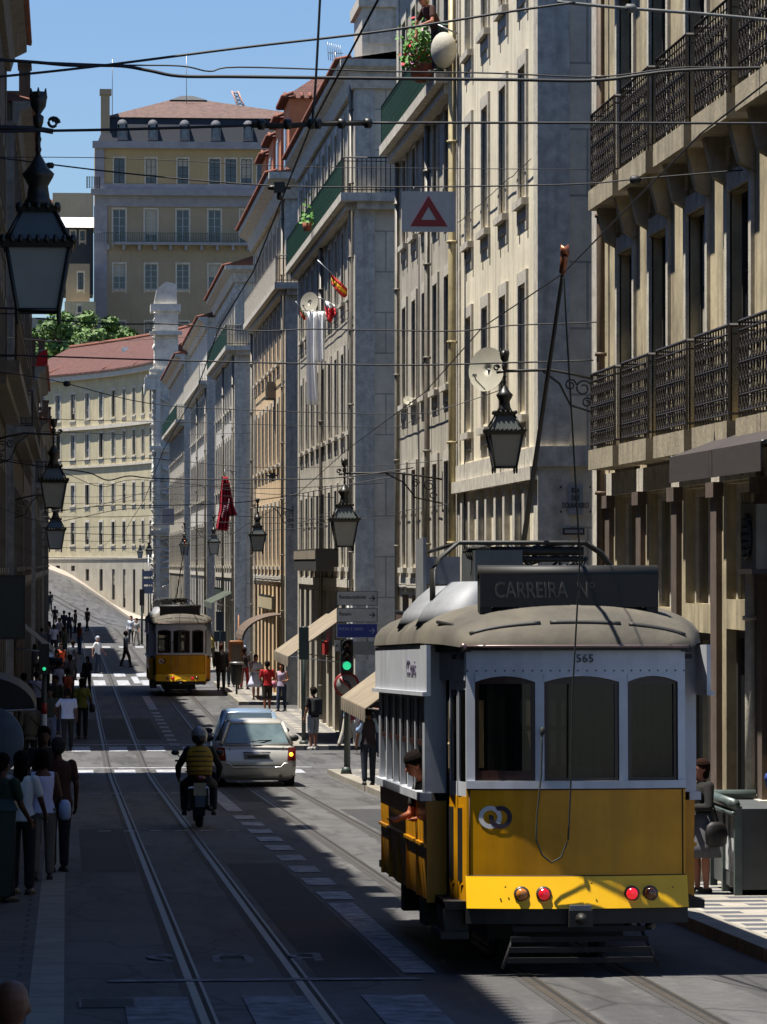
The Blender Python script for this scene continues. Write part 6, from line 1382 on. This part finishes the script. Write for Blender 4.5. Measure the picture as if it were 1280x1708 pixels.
# pale barrel shaped stone/cloth bulge on that balcony
bg = thing('sun_blind', 'rolled cream blind bulging at the near end of the green balcony', 'blind', (7.45, 78.2, 14.6)); b = MB(); b.ell((.02, 0, .62), (.26, .35, .36), 16, 10); b.build('cloth', M('pale_blind', C('a9a497'), .9, .2, 2, bump=.3), bg); b = MB(); b.tube([(.3, 0, .95), (-.1, 0, 1.12)], .02, 5); b.build('rail', STEEL, bg)
for lb, y0_, y1_, z0_, z1_, c in (('white shop panel between the corner awning and the direction signs', 106.0, 107.6, 2.9, 4.1, 'cfccc4'), ('long pale fascia sign over the ochre building shops', 148, 158, 3.3, 3.8, 'b3a684'), ('dark green fascia sign on the pale grey building', 196, 205, 3.2, 3.8, '26382e'), ('red shop sign low on the grey corner building', 117.5, 118.6, 2.3, 2.7, 'a01c1c'), ('brown fascia sign behind the large tram awning', 87, 92, 3.4, 3.9, '4a3526')):
    s_ = thing('shop_sign', lb, 'sign', (7.72, (y0_+y1_)/2, z0_)); b = MB(); L_ = (y1_-y0_)/2; b.box(-.06, .05, -L_, L_, 0, z1_-z0_); b.build('board', M('board_'+c, C(c), .6, .25, 3, streak=.3), s_); b = MB(); b.box(-.08, -.06, -L_-.02, L_+.02, -.03, 0); b.box(-.08, -.06, -L_-.02, L_+.02, z1_-z0_, z1_-z0_+.03); b.build('board_frame', DK, s_)
# TV antenna
p = at_y(545, 85, 112); at_ = thing('tv_antenna', 'comb shaped television antenna beside the roof cornice', 'antenna', (p.x+.25, 112, 18.7)); b = MB(); zt_ = p.z-18.7; b.tube([(0, 0, 0), (0, 0, zt_)], .015, 5); b.tube([(-.25, -.4, zt_-.1), (.25, .5, zt_)], .012, 5)
for i in range(7): q = -.22+i*.07; b.tube([(q, q*1.8, zt_-.06-.25), (q-.03, q*1.8, zt_+.2)], .008, 4)
b.build('antenna_rods', STEEL, at_)
p = at_y(22, 40, 90); at_ = thing('tv_antenna', 'bent television antenna at the top left corner', 'antenna', (-.9, 90, 18.2)); k = FPX/90; b = MB(); zt_ = at_y(20, 20, 90).z-18.2; b.tube([(-.25, 0, 0), (-.25, 0, zt_)], .02, 5); b.tube([(-.35, 0, zt_), (-.3+.0, 0, zt_), (-.33+.0, 0, zt_)], .012, 4); b.tube([(-.3, 0, zt_), (at_y(28, 20, 90).x+.9, 0, zt_)], .012, 4); b.tube([(at_y(28, 20, 90).x+.9, 0, zt_+.05), (at_y(29, 82, 90).x+.9, 0, at_y(29, 82, 90).z-18.2)], .01, 4); b.build('antenna_rods', STEEL, at_)
# litter bins, news stand, bollards, left bins and signs
def lbin(label, p, col='16181a'):
    t = thing('litter_bin', label, 'litter bin', p, 0, 'litter bins'); b = MB(); b.tube([(0, 0, 0), (0, 0, .4)], .04, 8); b.build('post', POLEG, t)
    b = MB(); b.lathe([(.15, .35), (.2, .45), (.24, 1.0), (.25, 1.15), (.22, 1.2)], n=16); b.build('bin_body', M('bin_'+col, C(col), .5, .15, 5), t); b = MB(); b.lathe([(.26, 1.13), (.27, 1.17), (.26, 1.21)], n=16); b.build('rim', STEEL, t); return t
lbin('black litter bin on a post beside the wooden framed board', tuple(on_ground(395, 1158, .12)))
wf = thing('notice_board', 'orange brown framed board on a tall wooden post behind the litter bin', 'notice board', tuple(on_ground(394, 1150, .12))); b = MB(); b.tube([(.1, 0, 0), (.1, 0, 2.9)], .035, 6); b.box(-.28, -.2, -.08, 0, 1.0, 1.75); b.box(.2, .28, -.08, 0, 1.0, 1.75); b.box(-.28, .28, -.08, 0, 1.75, 1.85); b.box(-.28, .28, -.08, 0, .92, 1.0); b.cap((-.2, -.04, 1.85), (.2, -.04, 1.85), .06, .06); b.build('wood_frame', M('orange_wood', C('8a5420'), .5, .3, 5), wf); b = MB(); b.box(-.2, .2, -.05, -.03, 1.0, 1.75); b.build('panel', M('grey_panel', C('5b5650'), .6, .2, 4), wf)
dd = thing('recycling_cabinet', 'grey green metal cabinet with peeling white posters at the right edge', 'cabinet', (7.45, 43.4, g(43.4)+.13)); b = MB(); b.box(-.24, .3, -1.2, .45, .08, .95); b.build('cabinet_body', M('dark_grey_box', C('4b4f50')), dd)
GG = M('green_grey_metal', C('55605d'), .45, .3, 4, metal=.3); b = MB()
for y in (-1.2, -.4, .42): b.box(-.28, -.2, y-.04, y+.04, 0, .98); 
b.tube([(-.28, -1.25, 1.0), (-.28, .5, 1.0), (.25, .5, 1.0)], .06, 8); b.tube([(-.3, -1.25, .9), (-.3, .5, .9)], .03, 8); b.build('metal_frame', GG, dd)
b = MB(); rr = random.Random(8)
for y0_, y1_ in ((.05, .3), (-.34, -.1), (-.3, .35)):
    pass
for i in range(2):
    y0_ = -1.12+.5*i; n = 9; lft = [(y0_+rr.uniform(-.02, .03), .25+.6*j/n) for j in range(n+1)]; rgt = [(y0_+.36+rr.uniform(-.03, .03), .25+.6*j/n) for j in range(n+1)]
    for j in range(n): b.quad((-.246, *lft[j]), (-.246, *rgt[j]), (-.246, *rgt[j+1]), (-.246, *lft[j+1]))
b.build('poster', M('torn_paper', C('b7b9ba'), .9, .4, 9), dd)
b = MB(); b.box(-.24, .3, .45, .46, .1, .94); b.build('end_panel', GG, dd)
st_ = thing('stone_block', 'square stone block by the doorway behind the cabinet', 'stone block', (7.35, 45.2, g(45.2)+.12)); b = MB(); b.hexa([(-.16, -.2, 0), (.16, -.2, 0), (.16, .2, 0), (-.16, .2, 0)], [(-.15, -.19, .26), (.15, -.19, .26), (.15, .19, .26), (-.15, .19, .26)]); b.build('block', TRIM, st_)
wb = thing('wheelie_bin', 'dark green wheeled bin at the left pavement edge', 'wheelie bin', (-.82, 42, g(42)+.12)); b = MB(); b.hexa([(-.24, -.28, .08), (.24, -.28, .08), (.24, .28, .08), (-.24, .28, .08)], [(-.3, -.34, .98), (.3, -.34, .98), (.3, .34, .98), (-.3, .34, .98)]); b.build('bin_body', M('bin_green', C('1c3026'), .5, .2, 4), wb)
b = MB(); b.hexa([(-.32, -.37, .98), (.32, -.37, .98), (.32, .37, .98), (-.32, .37, .98)], [(-.26, -.25, 1.1), (.26, -.25, 1.1), (.26, .3, 1.14), (-.26, .3, 1.14)]); b.build('lid', M('bin_green', C('1c3026')), wb); b = MB(); b.tube([(-.26, .38, .95), (.26, .38, .95)], .02, 6); b.build('handle', CARPL, wb)
for s in (-1, 1): b = MB(); b.lathe([(.09, -.03), (.1, 0), (.09, .03)], (s*.25, .28, .1), 'x', 12); b.build('wheel', TYRE, wb)
sgx = thing('shop_sign', 'large dark rectangular shop sign projecting from the left facades', 'sign', (-1.42, 74, 4.15)); b = MB(); b.box(0, .66, -.1, .1, -.55, .65); b.build('sign_box', M('dark_box', C('2b2a26')), sgx); b = MB(); b.box(.04, .62, -.105, -.1, -.5, .6); b.build('sign_face', M('dark_green_face', C('28332e'), .5, .2, 3), sgx)
ba = thing('awning', 'dark barrel awning below the shop sign on the left', 'awning', (-1.45, 66, 3.2), 0, 'shop awnings'); b = MB(); n = 8; b.rings([[(.95*math.sin(a*PI/2/n), y, -.55+.55*math.cos(a*PI/2/n)) for a in range(n+1)]+[(.0, y, -.6)] for y in (-1.8, 1.8)], smooth=False); b.build('canopy', M('dark_awning', C('2a2c2c'), .8, .25, 3), ba)
b = MB(); b.tube([(.95, -1.8, -.55), (0, -1.8, -.58)], .02, 5); b.tube([(.95, 1.8, -.55), (0, 1.8, -.58)], .02, 5); b.build('frame', STEEL, ba)
ba = thing('awning', 'sloping striped grey awning on the left past the barrel awning', 'awning', (-1.45, 112, 3.5), 0, 'shop awnings'); b = MB(); b.hexa([(0, -3, -.03), (1.1, -3, -.93), (1.1, 3, -.93), (0, 3, -.03)], [(0, -3, 0), (1.1, -3, -.9), (1.1, 3, -.9), (0, 3, 0)]); b.build('canopy', M('grey_awning', C('6a6660'), .9, .2, 2), ba); b = MB(); b.tube([(1.1, -3, -.93), (1.1, 3, -.93)], .03, 5); b.tube([(0, -3, -.8), (1.1, -3, -.93)], .02, 5); b.build('frame', STEEL, ba)
# parked motorcycles glimpsed behind the left crowd
for i, (u, v, lb) in enumerate(((98, 1122, 'parked scooter glinting among the crowd past the junction'), (84, 1030, 'dark car shape parked far along the left kerb'))):
    p = on_ground(u, v, .0)
    if i == 0:
        s_ = thing('scooter', lb, 'scooter', tuple(p), .4)
        for y in (0, 1.2): b = MB(); b.lathe([(.12, -.05), (.22, -.05), (.24, 0), (.22, .05), (.12, .05)], (0, y, .24), 'x', 18); b.build('wheel', TYRE, s_)
        b = MB(); b.cap((0, 0, .6), (0, .5, .62), .17, .15); b.hexa([(-.15, .5, .25), (.15, .5, .25), (.2, 1.0, .25), (-.2, 1.0, .25)], [(-.1, .55, .33), (.1, .55, .33), (.2, 1.15, .9), (-.2, 1.15, .9)]); b.build('bodywork', SILVER, s_)
        b = MB(); b.tube([(-.3, 1.05, 1.05), (0, 1.15, 1.0), (.3, 1.05, 1.05)], .02, 6); b.tube([(0, 1.15, .8), (0, 1.15, 1.0)], .025, 6); b.build('handlebar', BK, s_)
# ---------------------------------------------------------------- people
def bag(col, s=1, z=.8, size=(.09, .16, .13), strap=True):
    def f(root, U, Hd, arm, legs):
        b = MB(); w = arm[s][2] if z is None else Vector((s*.3, -.02, z)); c = w+Vector((0, 0, -.1)) if z is None else w
        b.rings([[(c.x+size[0]*math.cos(2*PI*j/12)*q, c.y+size[1]*math.sin(2*PI*j/12)*q, c.z+dz*size[2]) for j in range(12)] for dz, q in ((-1, .6), (-.8, .95), (0, 1.05), (.6, .9), (.9, .5))])
        b.build('bag', M('bag_'+col, C(col), .6, .2, 6), root)
        if strap: b = MB(); b.tube([U((-s*.1, .0, 1.47)), U((0, -.14, 1.3)), c+Vector((0, -.04, .1))], .012, 5); b.build('bag_strap', M('bag_'+col, C(col)), root)
    return f
def backpack(col):
    def f(root, U, Hd, arm, legs):
        b = MB(); b.rings([[(x*.9, y, z) for x, y in ((-.15, -.12), (.15, -.12), (.16, -.22), (.12, -.29), (-.12, -.29), (-.16, -.22))] for z in (.98, 1.1, 1.38, 1.44)]); b.build('backpack', M('bag_'+col, C(col), .8, .2, 6), root)
    return f
def helmet(root, U, Hd, arm, legs):
    b = MB(); c = Hd((0, .01, 1.66)); b.ell(tuple(c), (.135, .155, .14), 18, 10); b.build('helmet', M('helmet_grey', C('6d7176'), .2, .1, 3, spec=.7), root)
    b = MB(); b.ell(tuple(Hd((0, -.02, 1.6))), (.128, .138, .11), 16, 8); b.build('helmet_lower', BK, root)
def vest(root, U, Hd, arm, legs):
    b = MB(); n = 16; rs = []
    for z, rx, ry in ((1.0, .2, .165), (1.1, .21, .17), (1.3, .225, .17), (1.42, .2, .14), (1.47, .13, .11)): rs.append([tuple(U((rx*math.cos(2*PI*j/n), ry*math.sin(2*PI*j/n), z))) for j in range(n)])
    b.rings(rs); b.build('padded_vest', M('yellow_vest', C('9a7a1c'), .8, .2, 5), root); b = MB()
    for z in (1.06, 1.14, 1.22, 1.3, 1.38): b.tube([tuple(U(((.228-.06*(z > 1.35))*math.cos(2*PI*j/n), (.182-.02*(z > 1.35))*math.sin(2*PI*j/n), z))) for j in range(n+1)], .008, 4)
    b.build('vest_seam', BK, root)
def shoulders(col):
    def f(root, U, Hd, arm, legs):
        for s in (-1, 1):
            a, e, w = arm[s]; b = MB(); b.cap(a+Vector((-s*.06, 0, .015)), a+(e-a)*.66, .078, .068, 12); b.build('sleeve', M('cloth_'+col, C(col), .9, .1, 5), root)
    return f
def straw(root, U, Hd, arm, legs):
    b = MB(); c = U((0, .25, 1.1)); b.ell(tuple(c), (.16, .1, .13)); b.build('bundle', M('cloth_b8b8c0', C('b8b8c0'), .9, .1, 5), root)
def ppl(label, u, v, hpx, off=.12, H=None, **kw):
    p = on_ground(u, v, off); k = FPX/p.y; h = H or max(1.45, min(1.88, hpx/k)); kw.setdefault('near', k > 42); return person(label, tuple(p), H=h, **kw)
# right side
ppl('man in raglan shirt with pale blue sleeves and blue jeans walking away behind the tram', 615, 1310, 132, stride=.12, arms=('down', 'down'), skin='7a5540', top='2e2630', bottom='1b2636', extra=shoulders('8fa8cc'), head=.1)
ppl('man in black polo and sunglasses facing us near the tram corner', 625, 1262, 126, head=PI, arms=('phone', 'fold'), skin='8c5f48', top='15151a', bottom='24405a', hair='120e0c')
ppl('woman in white trousers striding with a dark red bag behind the traffic light pole', 581, 1250, 0, H=1.66, head=-PI/2+.2, stride=.42, arms=('fold', 'bag'), skin='a87860', top='8fa3c0', bottom='b9b2a4', female=True, hairkind='long', hair='2a1a12', extra=bag('7a1420', 1, .95))
ppl('young man in black t-shirt and grey shorts with backpack standing by the kerb', 523, 1250, 104, head=.5, stride=.08, skin='8a5e48', top='1b1a1c', bottom='8b8d8c', botkind='shorts', extra=backpack('101012'), arms=('down', 'fwd'), shoes='a8a49a')
ppl('man in scarlet t-shirt and black shorts walking away on the sunny pavement', 446, 1187, 84, head=.1, stride=.22, skin='7a4c3a', top='a8141c', bottom='1a1712', botkind='shorts', arms=('carry', 'carry'), hair='0c0a0a')
ppl('woman in lavender top and jeans with a tied pink cardigan', 470, 1186, 80, head=PI-.4, stride=.16, skin='9c6c58', top='a99bb4', topkind='vest', bottom='22304a', female=True, hairkind='long', hair='231510', arms=('carry', 'down'), extra=bag('b06a80', 1, .98))
ppl('woman in a white summer dress with dark hair holding something to her chest', 427, 1167, 75, head=PI+.2, stride=.1, skin='9a6650', top='c9cbdc', bottom='c4c6da', botkind='dress', female=True, hairkind='bob', hair='241410', arms=('fold', 'phone'), shoes='8a5a44')
ppl('heavy man in black suit seen from behind next to the second tram', 369, 1152, 78, skin='8b5a48', topkind='jacket', top='121214', bottom='161618', hair='3a2018', fat=1.2, arms=('down', 'down'))
ppl('man in dark jacket standing behind the framed board', 386, 1146, 76, H=1.78, head=PI, topkind='jacket', top='1c1d24', bottom='1c2f38', skin='9a6c58', hairkind='bald')
ppl('seated looking figure in dark red trousers behind the litter bin', 408, 1150, 66, H=1.62, head=-.5, top='23181c', bottom='7d1620', stride=.2, skin='80503e')
ppl('person in a white top far behind the woman in white dress', 402, 1128, 52, H=1.6, head=PI, top='c9cbd0', bottom='2a2a30', skin='9a6c58', near=False)
ppl('person in pale yellow glimpsed far along the right pavement', 353, 1110, 0, H=1.65, head=PI, top='b8a860', bottom='4c4438', skin='9a6c58', near=False)
ppl('woman in dark top and grey skirt standing with folded arms right of the tram', 1171, 1490, 218, head=PI/2+.45, skin='a06a52', top='15130f', topkind='long', bottom='57565a', botkind='skirt', female=True, hair='2a170e', hairkind='bob', arms=('fold', 'fold'), extra=bag('12100e', -1, .8, (.07, .17, .17)))
pe = at_x(1296, 1350, 7.28); person('person mostly outside the right edge with only a bare elbow and blue garment showing', (7.5, 41.0, g(41.2)+.13), head=-.6, H=1.6, skin='a06a52', top='23408a', bottom='23408a', arms=('point', 'fold'))
# crossing pedestrians
ppl('man in white t-shirt and black trousers at the near crosswalk', 113, 1252, 103, off=0, head=.05, stride=.26, skin='5b4034', top='c4c6da', bottom='15141a', hair='18120e', fat=1.08, arms=('out', 'down'))
ppl('woman in olive yellow top right beside the man in white t-shirt', 137, 1232, 100, off=0, head=.1, skin='4b3428', top='6c6a20', bottom='17161a', female=True, hair='140e0a', hairkind='bob', arms=('down', 'bag'), extra=bag('1a1614', 1, .9))
ppl('person in black standing on the left tram rail', 146, 1158, 62, off=0, head=2.6, stride=.12, skin='5b4034', topkind='long', top='201c20', bottom='1b1a1e', hairkind='long', extra=bag('16130f', 1, .9), arms=('fold', 'bag'))
ppl('elderly man in bright white shirt and cap crossing in the sun', 163, 1124, 57, off=0, H=1.72, head=-PI/2-.5, stride=.3, skin='a87862', top='e0ddd8', bottom='232a3a', hair='d8d8d8', arms=('fwd', 'back'), near=True)
ppl('man in blue grey shirt and black trousers striding across near the second tram', 210, 1113, 57, off=0, H=1.75, head=-PI/2, stride=.42, skin='5e4438', top='4b5468', bottom='101014', near=True)
ppl('man in white shirt at the far side of the crossing beside the tram', 219, 1074, 47, off=0, H=1.75, head=PI-.4, stride=.15, top='c9ccd4', topkind='long', bottom='1c2230', near=False)
ppl('person with a dark shoulder bag in light clothes at the far crossing', 228, 1077, 46, off=0, H=1.68, head=2.4, stride=.25, top='8d8c8c', bottom='a8a49a', near=False, extra=bag('15120f', 1, .9))
ppl('lone person in black crossing far up the street', 146, 1053, 34, off=0, H=1.75, head=.8, stride=.4, top='121214', bottom='101014', near=False)
# left pavement and crowd
ppl('woman in white sleeveless top and khaki trousers walking away on the left pavement', 71, 1468, 216, head=.05, stride=.14, skin='5a3c2e', top='cfcbe4', topkind='vest', bottom='6a6254', female=True, hair='0c0a09', hairkind='bob', arms=('down', 'fwd'), extra=bag('a0b0cc', 1, .95, (.08, .1, .14), False))
ppl('tall man in reddish brown shirt beside the woman in the white top', 97, 1455, 222, head=.3, stride=.1, skin='4a2a1e', top='3a1c12', bottom='15141a', hair='3a3632', fat=1.1, off=0.12)
ppl('dark haired woman facing us between the brown shirted man and the sign back', 74, 1420, 200, H=1.66, head=PI, skin='4a3428', top='141316', bottom='121216', female=True, hairkind='long', hair='0a0808')
ppl('girl with long black hair and white shirt with dark strap', 36, 1492, 200, H=1.55, head=-.3, skin='4a3226', top='c4c8c4', topkind='tee', bottom='171412', female=True, hairkind='long', hair='080707', arms=('down', 'fwd'), extra=bag('12100e', -1, .95))
ppl('person in dark green t-shirt at the left edge behind the wheelie bin', 3, 1505, 200, H=1.56, head=-.6, skin='4a3022', top='1c3020', bottom='151515', arms=('down', 'fwd'), hair='0a0808')
L2 = [('person with white top and diagonal dark strap near the left shop front', 61, 1210, 1.62, dict(top='8f93a8', bottom='141318', extra=bag('100e0e', 1, .9), head=.1)),
      ('person in pale trousers leaning by the traffic light pole', 84, 1250, 1.66, dict(top='36382a', bottom='6e7286', head=2.9, skin='4b3428')),
      ('person in grey khaki jacket with shoulder bag at the left wall', 50, 1290, 1.7, dict(top='55534a', topkind='jacket', bottom='1a1a1c', head=.2, hair='0c0a09', extra=bag('15130f', 1, .9))),
      ('person with striped grey shirt just before the crossing', 117, 1170, 1.7, dict(top='4c4c50', bottom='1b1a1e', head=.4)),
      ('person in orange red top and black shorts behind the striped shirt', 113, 1198, 1.62, dict(top='7c2e14', bottom='121214', head=1.0)),
      ('person with bright orange vest in the sunlit gap', 102, 1140, 1.7, dict(top='c2451c', topkind='vest', bottom='201c1c', head=PI)),
      ('person in pale lilac shirt near the orange vest', 98, 1185, 1.65, dict(top='7b7d92', bottom='2b2a38', head=.9, arms=('fold', 'down'))),
      ('person in white t-shirt beneath the far traffic light', 90, 1095, 1.7, dict(top='bcbccc', bottom='22202a', head=.3)),
      ('dark blue clad person waiting at the second crossing', 122, 1135, 1.72, dict(top='262c3a', bottom='1a1c24', head=-.6)),
      ('person in navy near the corner of the far crossing', 107, 1062, 1.75, dict(top='1c2238', bottom='15171f', head=.5)),
      ('person in grey blue shirt, middle of the far waiting trio', 116, 1066, 1.78, dict(top='2b3340', bottom='191b21', head=.1)),
      ('slim person, rightmost of the far waiting trio', 126, 1056, 1.7, dict(top='343438', bottom='1c1c1f', head=1.2, stride=.2)),
      ('person with reddish top far along the left pavement', 66, 1075, 1.7, dict(top='5a1a1c', bottom='1c1c1f', head=2.0)),
      ('person with white cap far along the left kerb', 92, 1048, 1.7, dict(top='2c2c34', bottom='1c1c1f', hair='d0d0c8', head=.4)),
      ('dark figure farthest up the left pavement', 84, 1020, 1.75, dict(top='1e1e22', bottom='1c1c1f', head=.4)),
      ('person in black deep in the crowd beside the barrel awning', 76, 1160, 1.7, dict(top='121214', bottom='131316', head=.2, hairkind='long')),
      ('man in dark coat near the left shop entrance', 40, 1225, 1.75, dict(top='1e1c18', topkind='jacket', bottom='141416', head=.0)),
      ('person with blue jeans beside the red and white pole sleeve', 93, 1225, 1.68, dict(top='2c2c22', bottom='3d4a66', head=2.6)),
      ('person holding a pale bag by the second crosswalk', 72, 1128, 1.65, dict(top='8a7c70', bottom='2a2830', head=2.2, extra=bag('a8a49a', 1, .8, strap=False)))]
for lb, u, v, H, kw in L2:
    off = .12 if u < 108 and not (1244 < v < 1290 or 1120 < v < 1145) else 0
    kw.setdefault('skin', '4b3428'); ppl(lb, u, v, 0, off=off, H=H, near=False, **kw)
CW = [('4d5162', 'in slate blue'), ('6b5a48', 'in tan'), ('98949c', 'in pale grey'), ('2e3a2c', 'in dark green'), ('6e2a22', 'in brick red'), ('3a3a46', 'in charcoal'), ('a39a88', 'in cream'), ('26303f', 'in navy')]
PL = [(70, 1100, 'beside the striped awning'), (82, 1085, 'left of the white shirted man under the far signal'), (99, 1078, 'right behind the white shirted man under the far signal'), (108, 1102, 'just above the orange vest'), (133, 1092, 'stepping off the kerb by the second crossing'), (58, 1140, 'close to the left wall behind the signal pole'), (68, 1190, 'behind the person with the diagonal strap'), (95, 1160, 'between the orange vest and the lilac shirt')]
for i, ((c_, n_2), (u_, v_, w_)) in enumerate(zip(CW, PL)):
    ppl('person %s %s' % (n_2, w_), u_, v_, 0, off=.12 if u_ < 104 else 0, H=1.6+.04*(i % 5), near=False, head=i*1.3, stride=.06*(i % 4), top=c_, bottom=('1b1c22', '3a4a66', '2b2620')[i % 3], skin=('4b3428', '7a5540')[i % 2], hairkind=('short', 'long', 'bob')[i % 3], arms=(('down', 'down'), ('fold', 'down'), ('down', 'fwd'))[i % 3])
# head at the lower left corner
person('balding man at the bottom left corner with only the top of his head showing', (-.21, 15.6, at_y(25, 1636, 15.6).z-1.5), head=.1, H=1.5, skin='6a4634', hairkind='bald', top='15151a', bottom='15151a')
# motorcycle rider
person('motorcyclist with grey helmet and padded yellow vest', (2.13, 63.45, g(63.4)+.0), H=1.72, pose='ride', arms=('ride', 'ride'), topkind='long', top='121214', bottom='111114', hairkind='helmet', lean=.12, extra=lambda *a: (helmet(*a), vest(*a)), cat='person', skin='5a4034')
# tram passengers
def intram(label, x, y, z, H=1.62, **kw):
    p = tram1.matrix_basis @ Vector((x, y, z)); return person(label, tuple(p), H=H, near=True, group='people inside the large tram', **kw)
intram('dark haired passenger leaning out of the tram side window with a bare arm', -.93, 2.15, .3, H=1.6, head=PI/2+.25, lean=.42, skin='9a5a40', top='1b1a18', bottom='1b1a18', hairkind='long', hair='160e0c', arms=('fold', 'sill'), female=True)
intram('passenger in a pale shirt standing behind the middle rear window of the tram', .1, .95, .45, head=.3, top='c9cdd0', bottom='3a3a3a', skin='7a5540', H=1.55)
intram('dark figure seated behind the right rear window of the tram', .62, .72, .35, head=PI-.3, top='15120f', bottom='15120f', skin='8a5a40', H=1.6, arms=('fold', 'fold'))
intram('standing passenger in dark clothes in the middle of the tram', -.25, 3.2, .62, head=.6, top='23252c', bottom='15120f', skin='7a5540', H=1.65)
# woman on the balcony
person('blond woman leaning over the green balcony above the geraniums', (7.42, 78.95, 14.86), head=PI/2+.5, H=1.66, lean=.55, skin='a87058', top='3a1c16', bottom='23202a', hair='b09468', hairkind='bob', arms=('rail', 'out'), female=True)
# ---------------------------------------------------------------- light and world
ELEV, AZ = 73.6, 271.0     # azimuth measured clockwise from +Y
w = bpy.data.worlds.new('World'); sc.world = w; w.use_nodes = True; nt = w.node_tree
sk = nt.nodes.new('ShaderNodeTexSky'); sk.sky_type = 'NISHITA'; sk.sun_disc = False; sk.sun_elevation = math.radians(ELEV); sk.sun_rotation = math.radians(AZ); sk.air_density = 1.15; sk.dust_density = .15; sk.ozone_density = 1.2; sk.altitude = 0
bg_ = nt.nodes['Background']; bg_.inputs[1].default_value = .05
tn = nt.nodes.new('ShaderNodeMix'); tn.data_type = 'RGBA'; tn.blend_type = 'MULTIPLY'; tn.inputs[0].default_value = 1; tn.inputs[7].default_value = (.69, .86, 1.17, 1); nt.links.new(sk.outputs[0], tn.inputs[6]); nt.links.new(tn.outputs[2], bg_.inputs[0])
sd = bpy.data.lights.new('sun', 'SUN'); so = bpy.data.objects.new('sun', sd); COL.objects.link(so); sd.energy = 4.9; sd.angle = math.radians(.55); sd.color = (1, .95, .87)
el, az = math.radians(ELEV), math.radians(AZ)
dv = Vector((math.sin(az)*math.cos(el), math.cos(az)*math.cos(el), math.sin(el)))
so.rotation_euler = dv.to_track_quat('Z', 'Y').to_euler(); so.location = dv*200+Vector((0, 60, 0))
sc.view_settings.view_transform = 'Standard'; sc.view_settings.look = 'None'; sc.view_settings.exposure = 1.1; sc.view_settings.gamma = 1
sc.cycles.max_bounces = 6; sc.cycles.diffuse_bounces = 4; sc.cycles.glossy_bounces = 3; sc.cycles.transparent_max_bounces = 10; sc.cycles.caustics_reflective = False; sc.cycles.caustics_refractive = False
sc.cycles.use_denoising = True; sc.cycles.sample_clamp_indirect = 6
